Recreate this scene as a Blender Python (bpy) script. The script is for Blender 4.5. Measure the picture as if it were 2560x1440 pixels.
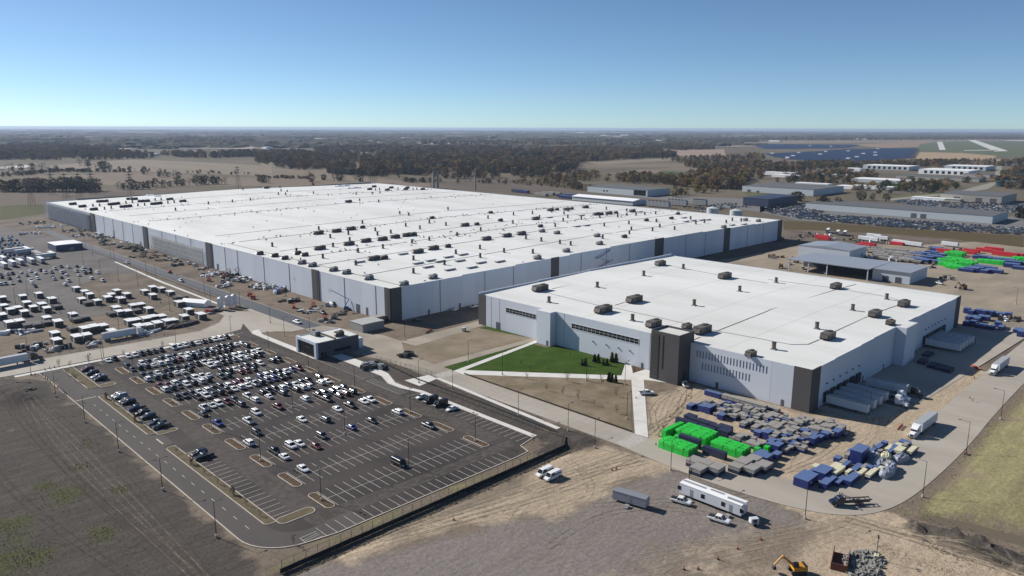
import bpy, math, random
import numpy as np
from mathutils import Matrix, Vector
for o in list(bpy.data.objects): bpy.data.objects.remove(o)
SC = bpy.context.scene
COL = SC.collection
R = math.radians
# ---- camera: a drone 98 m up; X runs along the long factory side, Y along its front
cam_data = bpy.data.cameras.new('camera'); cam = bpy.data.objects.new('camera', cam_data); COL.objects.link(cam)
cam_data.sensor_width = 36; cam_data.lens = 26.557; cam_data.clip_start = 1; cam_data.clip_end = 80000
cam.matrix_world = Matrix(((0.709975, 0.143660, -0.689418, 0), (-0.704220, 0.149144, -0.694140, 0), (0.003102, 0.978324, 0.207057, 98), (0, 0, 0, 1)))
SC.camera = cam
# ---- sky and sun
SUN_EL = R(33.2); SUN_AZ = math.atan2(-4.3, 15.2)
wd = bpy.data.worlds.new('World'); SC.world = wd; wd.use_nodes = True
wn = wd.node_tree; bg = wn.nodes['Background']; sky = wn.nodes.new('ShaderNodeTexSky')
sky.sky_type = 'NISHITA'; sky.sun_disc = False; sky.sun_elevation = SUN_EL; sky.sun_rotation = SUN_AZ
sky.air_density = 0.55; sky.dust_density = 0.14; sky.ozone_density = 2.5; sky.altitude = 200
tc = wn.nodes.new('ShaderNodeTexCoord'); dip = wn.nodes.new('ShaderNodeVectorMath'); dip.operation = 'ADD'; dip.inputs[1].default_value = (0, 0, .004)      # the horizon dips seen from 98 m
nrm = wn.nodes.new('ShaderNodeVectorMath'); nrm.operation = 'NORMALIZE'; wn.links.new(tc.outputs['Generated'], dip.inputs[0]); wn.links.new(dip.outputs[0], nrm.inputs[0]); wn.links.new(nrm.outputs[0], sky.inputs[0])
tint = wn.nodes.new('ShaderNodeMix'); tint.data_type = 'RGBA'; tint.blend_type = 'MULTIPLY'; tint.inputs[0].default_value = 1; tint.inputs[7].default_value = (.93, 1.045, 1.07, 1)
wn.links.new(sky.outputs[0], tint.inputs[6]); wn.links.new(tint.outputs[2], bg.inputs[0]); bg.inputs[1].default_value = 0.083
sl = bpy.data.lights.new('sun', 'SUN'); sl.energy = 5.0; sl.angle = R(0.53); sl.color = (1, 0.955, 0.89)
so = bpy.data.objects.new('sun', sl); COL.objects.link(so)
sv = Vector((math.sin(SUN_AZ)*math.cos(SUN_EL), math.cos(SUN_AZ)*math.cos(SUN_EL), math.sin(SUN_EL)))
so.rotation_euler = sv.to_track_quat('Z', 'Y').to_euler(); so.location = (0, 0, 300)
SC.view_settings.view_transform = 'Standard'; SC.view_settings.look = 'None'
SC.view_settings.exposure = 0.25; SC.view_settings.gamma = 1
SC.render.engine = 'CYCLES'
SC.cycles.max_bounces = 4; SC.cycles.diffuse_bounces = 2; SC.cycles.glossy_bounces = 2; SC.cycles.transmission_bounces = 2
SC.cycles.volume_bounces = 0; SC.cycles.transparent_max_bounces = 12
SC.cycles.caustics_reflective = False; SC.cycles.caustics_refractive = False
SC.cycles.use_denoising = True
# ---------------------------------------------------------------- helpers
RND = random.Random(7)
def sm(c):                       # sRGB 0-255 -> linear
    return tuple(((v/255/12.92) if v/255 <= .04045 else ((v/255+.055)/1.055)**2.4) for v in c)
MATS = {}
def mat(name, col, rough=.8, metal=0, var=.0, scale=.3, col2=None, bump=0, bscale=None, stretch=None, spec=.5, coat=0, detail=6):
    """principled material; var mixes col towards col2 with world-space noise; bump = fine relief"""
    if name in MATS: return MATS[name]
    m = bpy.data.materials.new(name); m.use_nodes = True; nt = m.node_tree; N = nt.nodes; L = nt.links
    b = N['Principled BSDF']; b.inputs['Base Color'].default_value = (*col, 1); b.inputs['Roughness'].default_value = rough
    b.inputs['Metallic'].default_value = metal; b.inputs['Specular IOR Level'].default_value = spec
    if coat: b.inputs['Coat Weight'].default_value = coat; b.inputs['Coat Roughness'].default_value = .08
    if var or bump:
        ge = N.new('ShaderNodeNewGeometry'); v = ge.outputs['Position']
        if stretch:
            mp = N.new('ShaderNodeMapping'); mp.inputs['Rotation'].default_value = (0, 0, R(stretch[3])); mp.inputs['Scale'].default_value = stretch[:3]
            mp.vector_type = 'POINT'; L.new(v, mp.inputs[0]); v = mp.outputs[0]
    if var:
        n1 = N.new('ShaderNodeTexNoise'); n1.inputs['Scale'].default_value = scale; n1.inputs['Detail'].default_value = detail; n1.inputs['Roughness'].default_value = .62
        L.new(v, n1.inputs['Vector'])
        rp = N.new('ShaderNodeMapRange'); rp.inputs[1].default_value = .36; rp.inputs[2].default_value = .66; rp.inputs[3].default_value = 0; rp.inputs[4].default_value = var
        L.new(n1.outputs[0], rp.inputs[0])
        mx = N.new('ShaderNodeMix'); mx.data_type = 'RGBA'; mx.inputs[6].default_value = (*col, 1)
        c2 = col2 or tuple(x*.6 for x in col); mx.inputs[7].default_value = (*c2, 1)
        L.new(rp.outputs[0], mx.inputs[0]); L.new(mx.outputs[2], b.inputs['Base Color'])
    if bump:
        n2 = N.new('ShaderNodeTexNoise'); n2.inputs['Scale'].default_value = bscale or scale*6; n2.inputs['Detail'].default_value = 5
        L.new(v, n2.inputs['Vector']); bp = N.new('ShaderNodeBump'); bp.inputs['Strength'].default_value = 1; bp.inputs['Distance'].default_value = bump
        L.new(n2.outputs[0], bp.inputs['Height']); L.new(bp.outputs[0], b.inputs['Normal'])
    MATS[name] = m; return m
class MB:
    """collects shapes into one mesh"""
    def __init__(s): s.v = []; s.f = []; s.m = []
    def add(s, vs, fs, mi=0):
        o = len(s.v); s.v += [tuple(p) for p in vs]; s.f += [tuple(i+o for i in f) for f in fs]; s.m += [mi]*len(fs); return s
    def box(s, x0, x1, y0, y1, z0, z1, mi=0, rz=0, at=(0, 0), taper=0, skip=''):
        t = taper
        vs = [(x0, y0, z0), (x1, y0, z0), (x1, y1, z0), (x0, y1, z0), (x0+t, y0+t, z1), (x1-t, y0+t, z1), (x1-t, y1-t, z1), (x0+t, y1-t, z1)]
        if rz:
            c, q = math.cos(rz), math.sin(rz); vs = [(x*c-y*q+at[0], x*q+y*c+at[1], z) for x, y, z in vs]
        elif at != (0, 0): vs = [(x+at[0], y+at[1], z) for x, y, z in vs]
        fs = [(3, 2, 1, 0), (4, 5, 6, 7), (0, 1, 5, 4), (1, 2, 6, 5), (2, 3, 7, 6), (3, 0, 4, 7)]
        if 'b' in skip: fs = fs[1:]
        return s.add(vs, fs, mi)
    def cyl(s, p, q, r0, r1=None, n=10, mi=0, caps=True):
        r1 = r0 if r1 is None else r1; p = Vector(p); q = Vector(q); d = (q-p).normalized()
        a = d.orthogonal().normalized(); b = d.cross(a); vs = []
        for (c, r) in ((p, r0), (q, r1)):
            for i in range(n):
                t = 2*math.pi*i/n; vs.append(c+a*(r*math.cos(t))+b*(r*math.sin(t)))
        fs = [(i, (i+1) % n, n+(i+1) % n, n+i) for i in range(n)]
        if caps: fs += [tuple(range(n-1, -1, -1)), tuple(range(n, 2*n))]
        return s.add(vs, fs, mi)
    def prism(s, pts, z0, z1, mi=0):
        n = len(pts); area = sum(pts[i][0]*pts[(i+1) % n][1]-pts[(i+1) % n][0]*pts[i][1] for i in range(n))
        if area < 0: pts = pts[::-1]
        vs = [(x, y, z0) for x, y in pts]+[(x, y, z1) for x, y in pts]
        return s.add(vs, [tuple(range(n, 2*n))]+[(i, (i+1) % n, n+(i+1) % n, n+i) for i in range(n)]+[tuple(range(n-1, -1, -1))], mi)
    def sheet(s, pts, z, mi=0):
        n = len(pts); area = sum(pts[i][0]*pts[(i+1) % n][1]-pts[(i+1) % n][0]*pts[i][1] for i in range(n))
        if area < 0: pts = pts[::-1]
        return s.add([(x, y, z) for x, y in pts], [tuple(range(n))], mi)
    def prof(s, pts, w0, w1, axis='y', mi=0):
        """2-D outline (a,z) extruded across axis from w0 to w1"""
        n = len(pts)
        if axis == 'y': vs = [(a, w0, z) for a, z in pts]+[(a, w1, z) for a, z in pts]
        else: vs = [(w0, a, z) for a, z in pts]+[(w1, a, z) for a, z in pts]
        return s.add(vs, [tuple(range(n-1, -1, -1)), tuple(range(n, 2*n))]+[(i, (i+1) % n, n+(i+1) % n, n+i) for i in range(n)], mi)
    def loft(s, rings, mi=0, caps=True):
        n = len(rings[0]); vs = [p for r in rings for p in r]; fs = []
        for k in range(len(rings)-1):
            fs += [(k*n+i, k*n+(i+1) % n, (k+1)*n+(i+1) % n, (k+1)*n+i) for i in range(n)]
        if caps: fs += [tuple(range(n-1, -1, -1)), tuple(range((len(rings)-1)*n, len(rings)*n))]
        return s.add(vs, fs, mi)
    def mesh(s, name, mats, smooth=False, fix=True):
        me = bpy.data.meshes.new(name); me.from_pydata(s.v, [], s.f)
        for m in (mats if isinstance(mats, (list, tuple)) else [mats]): me.materials.append(m)
        if s.m and max(s.m): me.polygons.foreach_set('material_index', s.m)
        if fix:
            import bmesh
            bm = bmesh.new(); bm.from_mesh(me); bmesh.ops.recalc_face_normals(bm, faces=bm.faces); bm.to_mesh(me); bm.free()
        if smooth: me.polygons.foreach_set('use_smooth', [True]*len(me.polygons))
        me.update(); return me
def link(name, me, parent=None, loc=(0, 0, 0), rz=0, scale=None):
    o = bpy.data.objects.new(name, me); COL.objects.link(o); o.location = loc
    if rz: o.rotation_euler = (0, 0, rz)
    if scale: o.scale = scale
    if parent: o.parent = parent
    return o
def tag(o, label=None, cat=None, group=None, kind=None):
    if label: o['label'] = label
    if cat: o['category'] = cat
    if group: o['group'] = group
    if kind: o['kind'] = kind
    return o
def thing(name, label, cat, loc=(0, 0, 0), rz=0, group=None):
    return tag(link(name, None, None, loc, rz), label, cat, group)
def struct(name, me, label=None, loc=(0, 0, 0)): return tag(link(name, me, None, loc), label, None, None, 'structure')
def place(spec, name, label, cat, loc, rz=0, group=None, scale=None):
    """spec = [(part, mesh, (x,y,z), [sub-parts])]: a thing with its own part objects, mesh data shared"""
    t = thing(name, label, cat, loc, rz, group)
    if scale: t.scale = scale
    for pt in spec:
        p = link(pt[0], pt[1], t, pt[2] if len(pt) > 2 else (0, 0, 0))
        for sp in (pt[3] if len(pt) > 3 else ()): link(sp[0], sp[1], p, sp[2] if len(sp) > 2 else (0, 0, 0))
    return t
def ordinal(n):
    w = ['first', 'second', 'third', 'fourth', 'fifth', 'sixth', 'seventh', 'eighth', 'ninth', 'tenth', 'eleventh', 'twelfth', 'thirteenth', 'fourteenth', 'fifteenth', 'sixteenth', 'seventeenth', 'eighteenth', 'nineteenth', 'twentieth']
    return w[n-1] if n <= 20 else '%d%s' % (n, {1: 'st', 2: 'nd', 3: 'rd'}.get(n % 10 if n % 100 not in (11, 12, 13) else 0, 'th'))
def noise2(x, y, seed=0):
    """smooth value noise on arrays"""
    rs = np.random.RandomState(seed); T = rs.rand(64, 64)
    xi = np.floor(x).astype(int); yi = np.floor(y).astype(int); fx = x-xi; fy = y-yi
    fx = fx*fx*(3-2*fx); fy = fy*fy*(3-2*fy); g = lambda a, b: T[a % 64, b % 64]
    return (g(xi, yi)*(1-fx)+g(xi+1, yi)*fx)*(1-fy)+(g(xi, yi+1)*(1-fx)+g(xi+1, yi+1)*fx)*fy
def fbm(x, y, seed=0, n=4):
    s = 0; a = .5
    for i in range(n): s = s+a*noise2(x*2**i, y*2**i, seed+i); a *= .5
    return s
def inside(px, py, poly):
    r = np.zeros(px.shape, bool); n = len(poly)
    for i in range(n):
        (x0, y0), (x1, y1) = poly[i], poly[(i+1) % n]
        if y0 == y1: continue
        r ^= ((y0 > py) != (y1 > py)) & (px < (x1-x0)*(py-y0)/(y1-y0)+x0)
    return r
def dist_line(px, py, pts, closed=False):
    d = np.full(px.shape, 1e9); n = len(pts)
    for i in range(n if closed else n-1):
        (x0, y0), (x1, y1) = pts[i], pts[(i+1) % n]; dx, dy = x1-x0, y1-y0; l2 = dx*dx+dy*dy or 1e-9
        t = np.clip(((px-x0)*dx+(py-y0)*dy)/l2, 0, 1); d = np.minimum(d, np.hypot(px-x0-t*dx, py-y0-t*dy))
    return d
def soft(px, py, poly, w):
    d = dist_line(px, py, poly, True); s = np.where(inside(px, py, poly), d, -d); return np.clip(.5+s/(2*w), 0, 1)
def imgx(p, z=0):
    """how far to the right of the camera axis a place lies: sorts things from the left"""
    x, y = p[0], p[1]; z -= 98; return (.709975*x-.70422*y+.0031*z)/(.689418*x+.69414*y-.207057*z)
# ---------------------------------------------------------------- ground
def attr_mat(name, base, layers, base2, scale=.09, streak=None, bump=.25):
    """soil: base colour mottled with base2, then layers [(attribute, colour, colour2)] mixed in by ragged masks"""
    m = bpy.data.materials.new(name); m.use_nodes = True; nt = m.node_tree; N = nt.nodes; L = nt.links; b = N['Principled BSDF']
    b.inputs['Roughness'].default_value = .95; b.inputs['Specular IOR Level'].default_value = .15
    ge = N.new('ShaderNodeNewGeometry'); P_ = ge.outputs['Position']
    def nz(sc, det=6, rough=.65, vec=None, dis=0):
        n = N.new('ShaderNodeTexNoise'); n.inputs['Scale'].default_value = sc; n.inputs['Detail'].default_value = det; n.inputs['Roughness'].default_value = rough; n.inputs['Distortion'].default_value = dis; L.new(vec or P_, n.inputs['Vector']); return n.outputs[0]
    def rng(v, a, z, lo=0, hi=1):
        r = N.new('ShaderNodeMapRange'); r.inputs[1].default_value = a; r.inputs[2].default_value = z; r.inputs[3].default_value = lo; r.inputs[4].default_value = hi; L.new(v, r.inputs[0]); return r.outputs[0]
    def mixc(f, a, c):
        x = N.new('ShaderNodeMix'); x.data_type = 'RGBA'
        L.new(f, x.inputs[0])
        for s, v in ((6, a), (7, c)):
            if isinstance(v, tuple): x.inputs[s].default_value = (*v, 1)
            else: L.new(v, x.inputs[s])
        return x.outputs[2]
    def mul(a, c):
        x = N.new('ShaderNodeMath'); x.operation = 'MULTIPLY'; L.new(a, x.inputs[0])
        if isinstance(c, float): x.inputs[1].default_value = c
        else: L.new(c, x.inputs[1])
        return x.outputs[0]
    fine = nz(.9, 8, .7); mid = nz(scale, 7, .68)
    col = mixc(rng(mid, .38, .62), base, base2)
    mp = N.new('ShaderNodeMapping'); mp.inputs['Rotation'].default_value = (0, 0, R(17)); mp.inputs['Scale'].default_value = (.06, .3, 1); L.new(P_, mp.inputs[0])
    st = nz(1.0, 8, .72, mp.outputs[0], 1.6)
    mp2 = N.new('ShaderNodeMapping'); mp2.inputs['Rotation'].default_value = (0, 0, R(-80)); mp2.inputs['Scale'].default_value = (.05, .28, 1); L.new(P_, mp2.inputs[0])
    st2 = nz(1.0, 8, .72, mp2.outputs[0], 1.2)
    for at, c1, c2, sk in layers:
        a = N.new('ShaderNodeAttribute'); a.attribute_name = at
        ad = N.new('ShaderNodeMath'); ad.operation = 'ADD'; L.new(a.outputs['Fac'], ad.inputs[0]); L.new(rng(mid, .3, .7, -.35, .35), ad.inputs[1])
        src = {0: fine, 1: st, 2: st2}[sk]
        lc = mixc(rng(src, .3, .7), c1, c2)
        col = mixc(rng(mul(ad.outputs[0], rng(a.outputs['Fac'], 0, .12)), .32, .68), col, lc)
    fn = mixc(rng(fine, .3, .7), (.72, .72, .72), (1.25, 1.25, 1.25))
    x = N.new('ShaderNodeMix'); x.data_type = 'RGBA'; x.blend_type = 'MULTIPLY'; x.inputs[0].default_value = 1; L.new(col, x.inputs[6]); L.new(fn, x.inputs[7]); L.new(x.outputs[2], b.inputs['Base Color'])
    bp = N.new('ShaderNodeBump'); bp.inputs['Distance'].default_value = bump; L.new(fine, bp.inputs['Height']); L.new(bp.outputs[0], b.inputs['Normal'])
    return m
# near terrain: a fine grid with real relief and soil patches
gx = np.arange(10, 352, 1.5); gy = np.arange(8, 432, 1.5); GX, GY = np.meshgrid(gx, gy); fx, fy = GX.ravel(), GY.ravel()
SAND = [(86, 143), (113, 139.6), (139, 137), (160, 144), (178, 137), (182, 112), (163, 119), (135, 118), (126, 126), (110, 134), (84, 138)]
GRAVEL = [(70, 143), (126, 124), (135, 117), (163, 117), (179, 112), (182, 60), (150, 70), (100, 100)]
YARD = [(250, 152), (222, 153), (240, 166), (190, 130), (194, 93), (198, 82), (206, 77), (222, 72), (300, 68), (420, 76), (420, 104), (252, 104)]
LOWTAN = [(120, 100), (160, 85), (182, 70), (186, 30), (150, 20), (60, 60), (90, 110)]
BANK = [(345, 57), (268, 55.5), (218, 54.5), (200, 57), (199, 50), (208, 42), (215, 10), (352, 10), (352, 57)]
LEFTF = [(10, 120), (69, 150), (70.5, 330), (60, 345), (10, 360)]
DITCH = [(166, 152), (167, 230), (170, 255), (176, 282), (181, 250), (181, 160), (182, 140), (175, 138), (160, 146)]
TRI = [(192.8, 222), (238, 172), (236, 166), (192, 137)]
FIELD = [(193, 239), (252, 238), (246, 272), (203, 279), (193, 262)]
def arr(poly, w): return soft(fx, fy, poly, w)
a_sand = np.clip(arr(SAND, 5)+.9*arr(YARD, 4)+.45*arr(LOWTAN, 10)+.45*arr([(160, 60), (186, 72), (199, 60), (190, 20), (150, 20)], 8), 0, 1)
a_sand = np.clip(a_sand+.8*np.clip(1-dist_line(fx, fy, [(184, 80), (190, 55), (192, 40), (193, 15)])/6, 0, 1), 0, 1)
a_sand = np.clip(a_sand+1.2*arr([(181.5, 72), (182.5, 56), (184.5, 40), (183, 15), (196, 15), (196, 30), (194.5, 47), (197, 58), (190, 64)], 2.5), 0, 1)
a_grav = np.clip(arr(GRAVEL, 7), 0, 1)*(1-.6*arr([(120, 100), (160, 85), (182, 70), (186, 30)], 8))
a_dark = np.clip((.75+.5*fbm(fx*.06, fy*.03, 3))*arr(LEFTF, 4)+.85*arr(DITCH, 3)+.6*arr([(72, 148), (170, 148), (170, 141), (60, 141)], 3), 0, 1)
gp = np.zeros(fx.shape)
for (x, y, r) in [(47.3,219,7),(47.8,191,5),(32.1,210.5,8),(29.1,188.8,9),(33.7,191.2,5),(61.9,253,4),(100.2,238.6,3),(45,229.4,4),(55.7,236.8,4),(58.9,212.5,3),(28.4,198.7,8)]: gp = np.maximum(gp, np.clip(1.3-np.hypot(fx-x, (fy-y)*.8)/r, 0, 1))
a_green = gp*(.35+.8*fbm(fx*.5, fy*.5, 8))
a_dry = np.clip(arr(BANK, 5)*(.55+.6*fbm(fx*.06+3, fy*.06, 9))+.3*arr(TRI, 3)+.45*arr([(66, 148), (80, 151.5), (158, 151), (158, 145.6), (66, 145)], 1.2), 0, 1)
# relief
gz = (fbm(fx*.22, fy*.22, 1)-.5)*.22
free = np.ones(fx.shape)
for poly in ([(58, 340), (70, 151), (80, 149), (168, 149), (168, 215), (195, 130), (195, 425), (40, 425), (40, 345)], [(180, 140), (178, 100), (182, 74), (198, 57), (218, 55), (352, 54), (352, 300), (180, 300)]):
    free *= 1-soft(fx, fy, poly, 3)
gz *= np.maximum(free, .0); gz -= .05
dl = dist_line(fx, fy, [(70, 143.5), (168, 143.5), (176, 141)]); gz -= .8*np.exp(-(dl/1.6)**2)*(fx < 172)
gz += 2.6*arr([(345, 48), (225, 46), (212, 46), (216, 30), (225, 8), (352, 8)], 7)-1.4*np.exp(-(dist_line(fx, fy, [(203, 49), (206, 42), (207, 30), (211, 10)])/2.2)**2)
dm = dist_line(fx, fy, [(194,50.2),(194.1,43.1),(193.7,35.3),(193.9,28.1)]); gz += 3.4*np.exp(-(dm/3.2)**2)*np.clip(2.2*fbm(fx*.35, fy*.35, 5)-.45, 0, 1.2)
a_dark = np.clip(a_dark+.95*np.exp(-(dm/5)**2), 0, 1); a_sand = a_sand*(1-.95*np.exp(-(dm/5.5)**2)); a_dry = np.clip(a_dry-.6*np.exp(-(dm/4)**2), 0, 1); a_grav = np.clip(a_grav+.5*np.exp(-(dm/4.5)**2)*(fbm(fx*.6, fy*.6, 2) > .5), 0, 1)
for (x, y, r, h) in [(54.3,324.4,9,3.2),(56.4,313.4,6,1.6),(174.7,144.8,4,1.2),(173.7,152.5,3,0.7)]: gz += h*np.exp(-(np.hypot(fx-x, fy-y)/r)**2)*(.8+.5*fbm(fx*.4, fy*.4, 6))
ny, nx = GX.shape; idx = np.arange(nx*ny).reshape(ny, nx)
fc = np.stack([idx[:-1, :-1], idx[:-1, 1:], idx[1:, 1:], idx[1:, :-1]], -1).reshape(-1, 4)
me = bpy.data.meshes.new('ground'); me.from_pydata(np.stack([fx, fy, gz], 1).tolist(), [], fc.tolist())
me.polygons.foreach_set('use_smooth', [True]*len(me.polygons))
for n_, a_ in (('sand', a_sand), ('gravel', a_grav), ('dark', a_dark), ('green', a_green), ('dry', a_dry)):
    at = me.attributes.new(n_, 'FLOAT', 'POINT'); at.data.foreach_set('value', a_.astype(np.float32))
SOIL = attr_mat('soil', sm((128, 115, 100)), [('dark', sm((66, 60, 55)), sm((91, 84, 77)), 2), ('gravel', sm((137, 128, 121)), sm((117, 109, 104)), 1), ('sand', sm((188, 170, 145)), sm((152, 137, 118)), 1), ('dry', sm((148, 142, 102)), sm((118, 110, 84)), 2), ('green', sm((64, 70, 40)), sm((86, 82, 56)), 0)], sm((108, 97, 85)))
me.materials.append(SOIL); struct('ground', me)
# the country beyond: one sheet to the horizon
m_land = mat('farmland', sm((112, 102, 88)), .95, var=.9, scale=.004, col2=sm((92, 86, 70)), spec=.1)
b = MB(); n = 48
rad = [0, 600, 1500, 4000, 14000, 45000]
b.v = [(0, 0, -.45)]+[(r*math.cos(2*math.pi*i/n), r*math.sin(2*math.pi*i/n), -.45) for r in rad[1:] for i in range(n)]
for i in range(n): b.f.append((0, 1+i, 1+(i+1) % n))
for k in range(4):
    for i in range(n): b.f.append((1+k*n+i, 1+(k+1)*n+i, 1+(k+1)*n+(i+1) % n, 1+k*n+(i+1) % n))
b.m = [0]*len(b.f); struct('land', b.mesh('land', m_land, fix=False))
# site soil under the factory grounds
m_site = mat('site_soil', sm((118, 106, 93)), .95, var=.9, scale=.05, col2=sm((88, 79, 70)), bump=.1, bscale=.8, spec=.15)
m_tan = mat('yard_dirt', sm((160, 147, 129)), .95, var=.9, scale=.04, col2=sm((128, 118, 104)), bump=.1, bscale=.7, spec=.15, stretch=(.5, 1, 1, 20))
b = MB(); b.sheet([(180, 296), (352, 296), (352, 8), (720, 8), (900, 140), (820, 330), (690, 420), (690, 960), (140, 960), (100, 700), (30, 430), (30, 428), (180, 428)], -.2); struct('site_ground', b.mesh('site_ground', m_site, fix=False))
b = MB(); b.sheet([(425, 20), (720, 20), (880, 130), (700, 215), (655, 280), (425, 298)], -.17); struct('storage_yard', b.mesh('storage_yard', m_tan, fix=False))
# ---------------------------------------------------------------- tyre tracks pressed into the soil
def ground_z(x, y):
    i = int(round((y-8)/1.5)); j = int(round((x-10)/1.5)); i = min(max(i, 0), ny-1); j = min(max(j, 0), nx-1); return float(gz[i*nx+j])
def track_mat(name, c):
    """worn lane that breaks up along its length"""
    m = mat(name, c, .95, spec=.1); nt = m.node_tree; N = nt.nodes; L = nt.links; p = N['Principled BSDF']; g_ = N.new('ShaderNodeNewGeometry'); n = N.new('ShaderNodeTexNoise'); n.inputs['Scale'].default_value = .5; n.inputs['Detail'].default_value = 8; n.inputs['Roughness'].default_value = .75; L.new(g_.outputs['Position'], n.inputs['Vector'])
    r = N.new('ShaderNodeMapRange'); r.inputs[1].default_value = .38; r.inputs[2].default_value = .68; r.inputs[4].default_value = .62; L.new(n.outputs[0], r.inputs[0]); L.new(r.outputs[0], p.inputs['Alpha']); return m
TM = [track_mat('track_pale', sm((172, 158, 138))), track_mat('track_dark', sm((92, 84, 76))), track_mat('track_mid', sm((150, 138, 122)))]
rt = random.Random(12)
def tyre_track(pts, mi, w=.42, gauge=1.9):
    b = MB(); n_ = len(pts)
    for off in (-gauge/2, gauge/2):
        base = len(b.v)
        for k, (x, y) in enumerate(pts):
            x0, y0 = pts[max(0, k-1)]; x1, y1 = pts[min(n_-1, k+1)]; d = math.hypot(x1-x0, y1-y0) or 1; nx_, ny_ = -(y1-y0)/d, (x1-x0)/d
            for s in (-w/2, w/2): X, Y = x+nx_*(off+s), y+ny_*(off+s); b.v.append((X, Y, max(ground_z(X, Y), ground_z(X+.7, Y+.7), ground_z(X-.7, Y-.7))+.03+.004*len(TRK_N)))
        for k in range(n_-1): q = base+2*k; b.f.append((q, q+1, q+3, q+2)); b.m.append(0)
    TRK_N.append(1) if len(TRK_N) < 8 else TRK_N.clear(); struct('tyre_track', b.mesh('tyre_track', TM[mi], fix=False))
TRK_N = []
def curve(a, b_, bend, n_=22): 
    (x0, y0), (x1, y1) = a, b_; dx, dy = x1-x0, y1-y0
    return [(x0+dx*t-dy*bend*math.sin(math.pi*t), y0+dy*t+dx*bend*math.sin(math.pi*t)) for t in [k/n_ for k in range(n_+1)]]
for k in range(15): y = rt.uniform(-9, 8); tyre_track(curve((rt.uniform(84, 105), 141+y*.3), (178, 124+y), rt.uniform(-.06, .1)), rt.choice([0, 0, 2, 1]))
for k in range(16): a = (rt.uniform(95, 150), rt.uniform(90, 122)); an = rt.uniform(-.9, .5); l_ = rt.uniform(20, 55); tyre_track(curve(a, (a[0]+l_*math.cos(an), a[1]+l_*math.sin(an)), rt.uniform(-.3, .3)), rt.choice([1, 2, 0]))
for k in range(4): a = (rt.uniform(110, 150), rt.uniform(98, 120)); r_ = rt.uniform(6, 13); a0 = rt.uniform(0, 6); tyre_track([(a[0]+r_*math.cos(a0+.16*q), a[1]+r_*math.sin(a0+.16*q)) for q in range(rt.randint(14, 30))], rt.choice([0, 2]))
for k in range(8): tyre_track(curve((rt.uniform(120, 150), rt.uniform(78, 95)), (rt.uniform(184, 190), rt.uniform(60, 68)), rt.uniform(-.12, .12)), rt.choice([0, 0, 2]))
for k in range(7): tyre_track(curve((187+rt.uniform(-3, 4), 66), (191+rt.uniform(-3, 3), 22), rt.uniform(-.05, .05)), rt.choice([0, 1, 2]))
for k in range(9): x = rt.uniform(30, 66); tyre_track(curve((x, 150), (x+rt.uniform(-10, 4), 325), rt.uniform(-.03, .05)), rt.choice([2, 1, 1]))
for k in range(9): tyre_track(curve((rt.uniform(200, 215), rt.uniform(88, 98)), (rt.uniform(225, 285), rt.uniform(84, 96)), rt.uniform(-.15, .15)), rt.choice([0, 1, 2]))
for k in range(7): tyre_track(curve((rt.uniform(194, 200), rt.uniform(128, 138)), (rt.uniform(236, 248), rt.uniform(142, 152)), rt.uniform(-.12, .12)), rt.choice([0, 1, 2]))
# ---------------------------------------------------------------- paving
m_lot = mat('lot_asphalt', sm((55, 50, 48)), .92, var=.95, scale=.045, col2=sm((80, 73, 69)), bump=.02, bscale=3, spec=.25, stretch=(.5, 1, 1, 10))
m_road = mat('road_asphalt', sm((88, 83, 79)), .92, var=.7, scale=.08, col2=sm((76, 71, 69)), bump=.02, bscale=3, spec=.25, stretch=(1, .2, 1, 0))
m_dark = mat('new_asphalt', sm((72, 74, 80)), .75, var=.6, scale=.06, col2=sm((88, 88, 92)), bump=.02, bscale=3, spec=.4, stretch=(1, .25, 1, 0))
m_conc = mat('road_concrete', sm((172, 164, 152)), .9, var=.75, scale=.06, col2=sm((150, 142, 130)), bump=.01, bscale=2, spec=.25, stretch=(1, .35, 1, 30))
m_dust = mat('dusty_concrete', sm((165, 155, 140)), .92, var=.9, scale=.05, col2=sm((138, 129, 116)), bump=.02, bscale=1, spec=.2)
m_walk = mat('sidewalk_concrete', sm((212, 209, 203)), .9, var=.6, scale=.2, col2=sm((190, 186, 178)), spec=.25)
m_kerb = mat('kerb_concrete', sm((196, 186, 172)), .9, var=.6, scale=.4, col2=sm((165, 155, 142)), spec=.25)
m_paint = mat('road_paint', sm((205, 200, 194)), .8, var=.8, scale=.8, col2=sm((150, 145, 140)), spec=.3)
m_yellow = mat('yellow_paint', sm((196, 186, 160)), .8, var=.6, scale=.8, col2=sm((150, 142, 120)))
m_lawn = mat('lawn_grass', sm((47, 72, 19)), .95, var=.9, scale=.16, col2=sm((68, 86, 32)), bump=.12, bscale=2.5, spec=.1)
m_mulch = mat('island_mulch', sm((104, 86, 68)), .95, var=.9, scale=1.2, col2=sm((66, 56, 46)), bump=.1, bscale=4, spec=.1)
m_yasph = mat('yard_asphalt', sm((108, 103, 99)), .92, var=.9, scale=.045, col2=sm((84, 80, 78)), spec=.2, bump=.03, bscale=1.5)
def flat(name, polys, m, z):
    b = MB()
    for p in (polys if isinstance(polys[0][0], (tuple, list)) else [polys]): b.sheet(p, z)
    return struct(name, b.mesh(name, m, fix=False))
def arc(cx, cy, r, a0, a1, n=8): return [(cx+r*math.cos(R(a0+(a1-a0)*i/n)), cy+r*math.sin(R(a0+(a1-a0)*i/n))) for i in range(n+1)]
LOT = [(78, 164)]+arc(90, 163, 12, 180, 270)+[(152, 151), (157.5, 151.5), (159, 156), (166.4, 157.8), (166.4, 217), (164.2, 226), (164, 234), (167.5, 243), (167.5, 282), (160, 298), (160, 338), (165, 360), (158, 366), (153, 343.2), (78, 343.2), (78, 300)]
flat('parking_lot', LOT, m_lot, .02)
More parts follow.
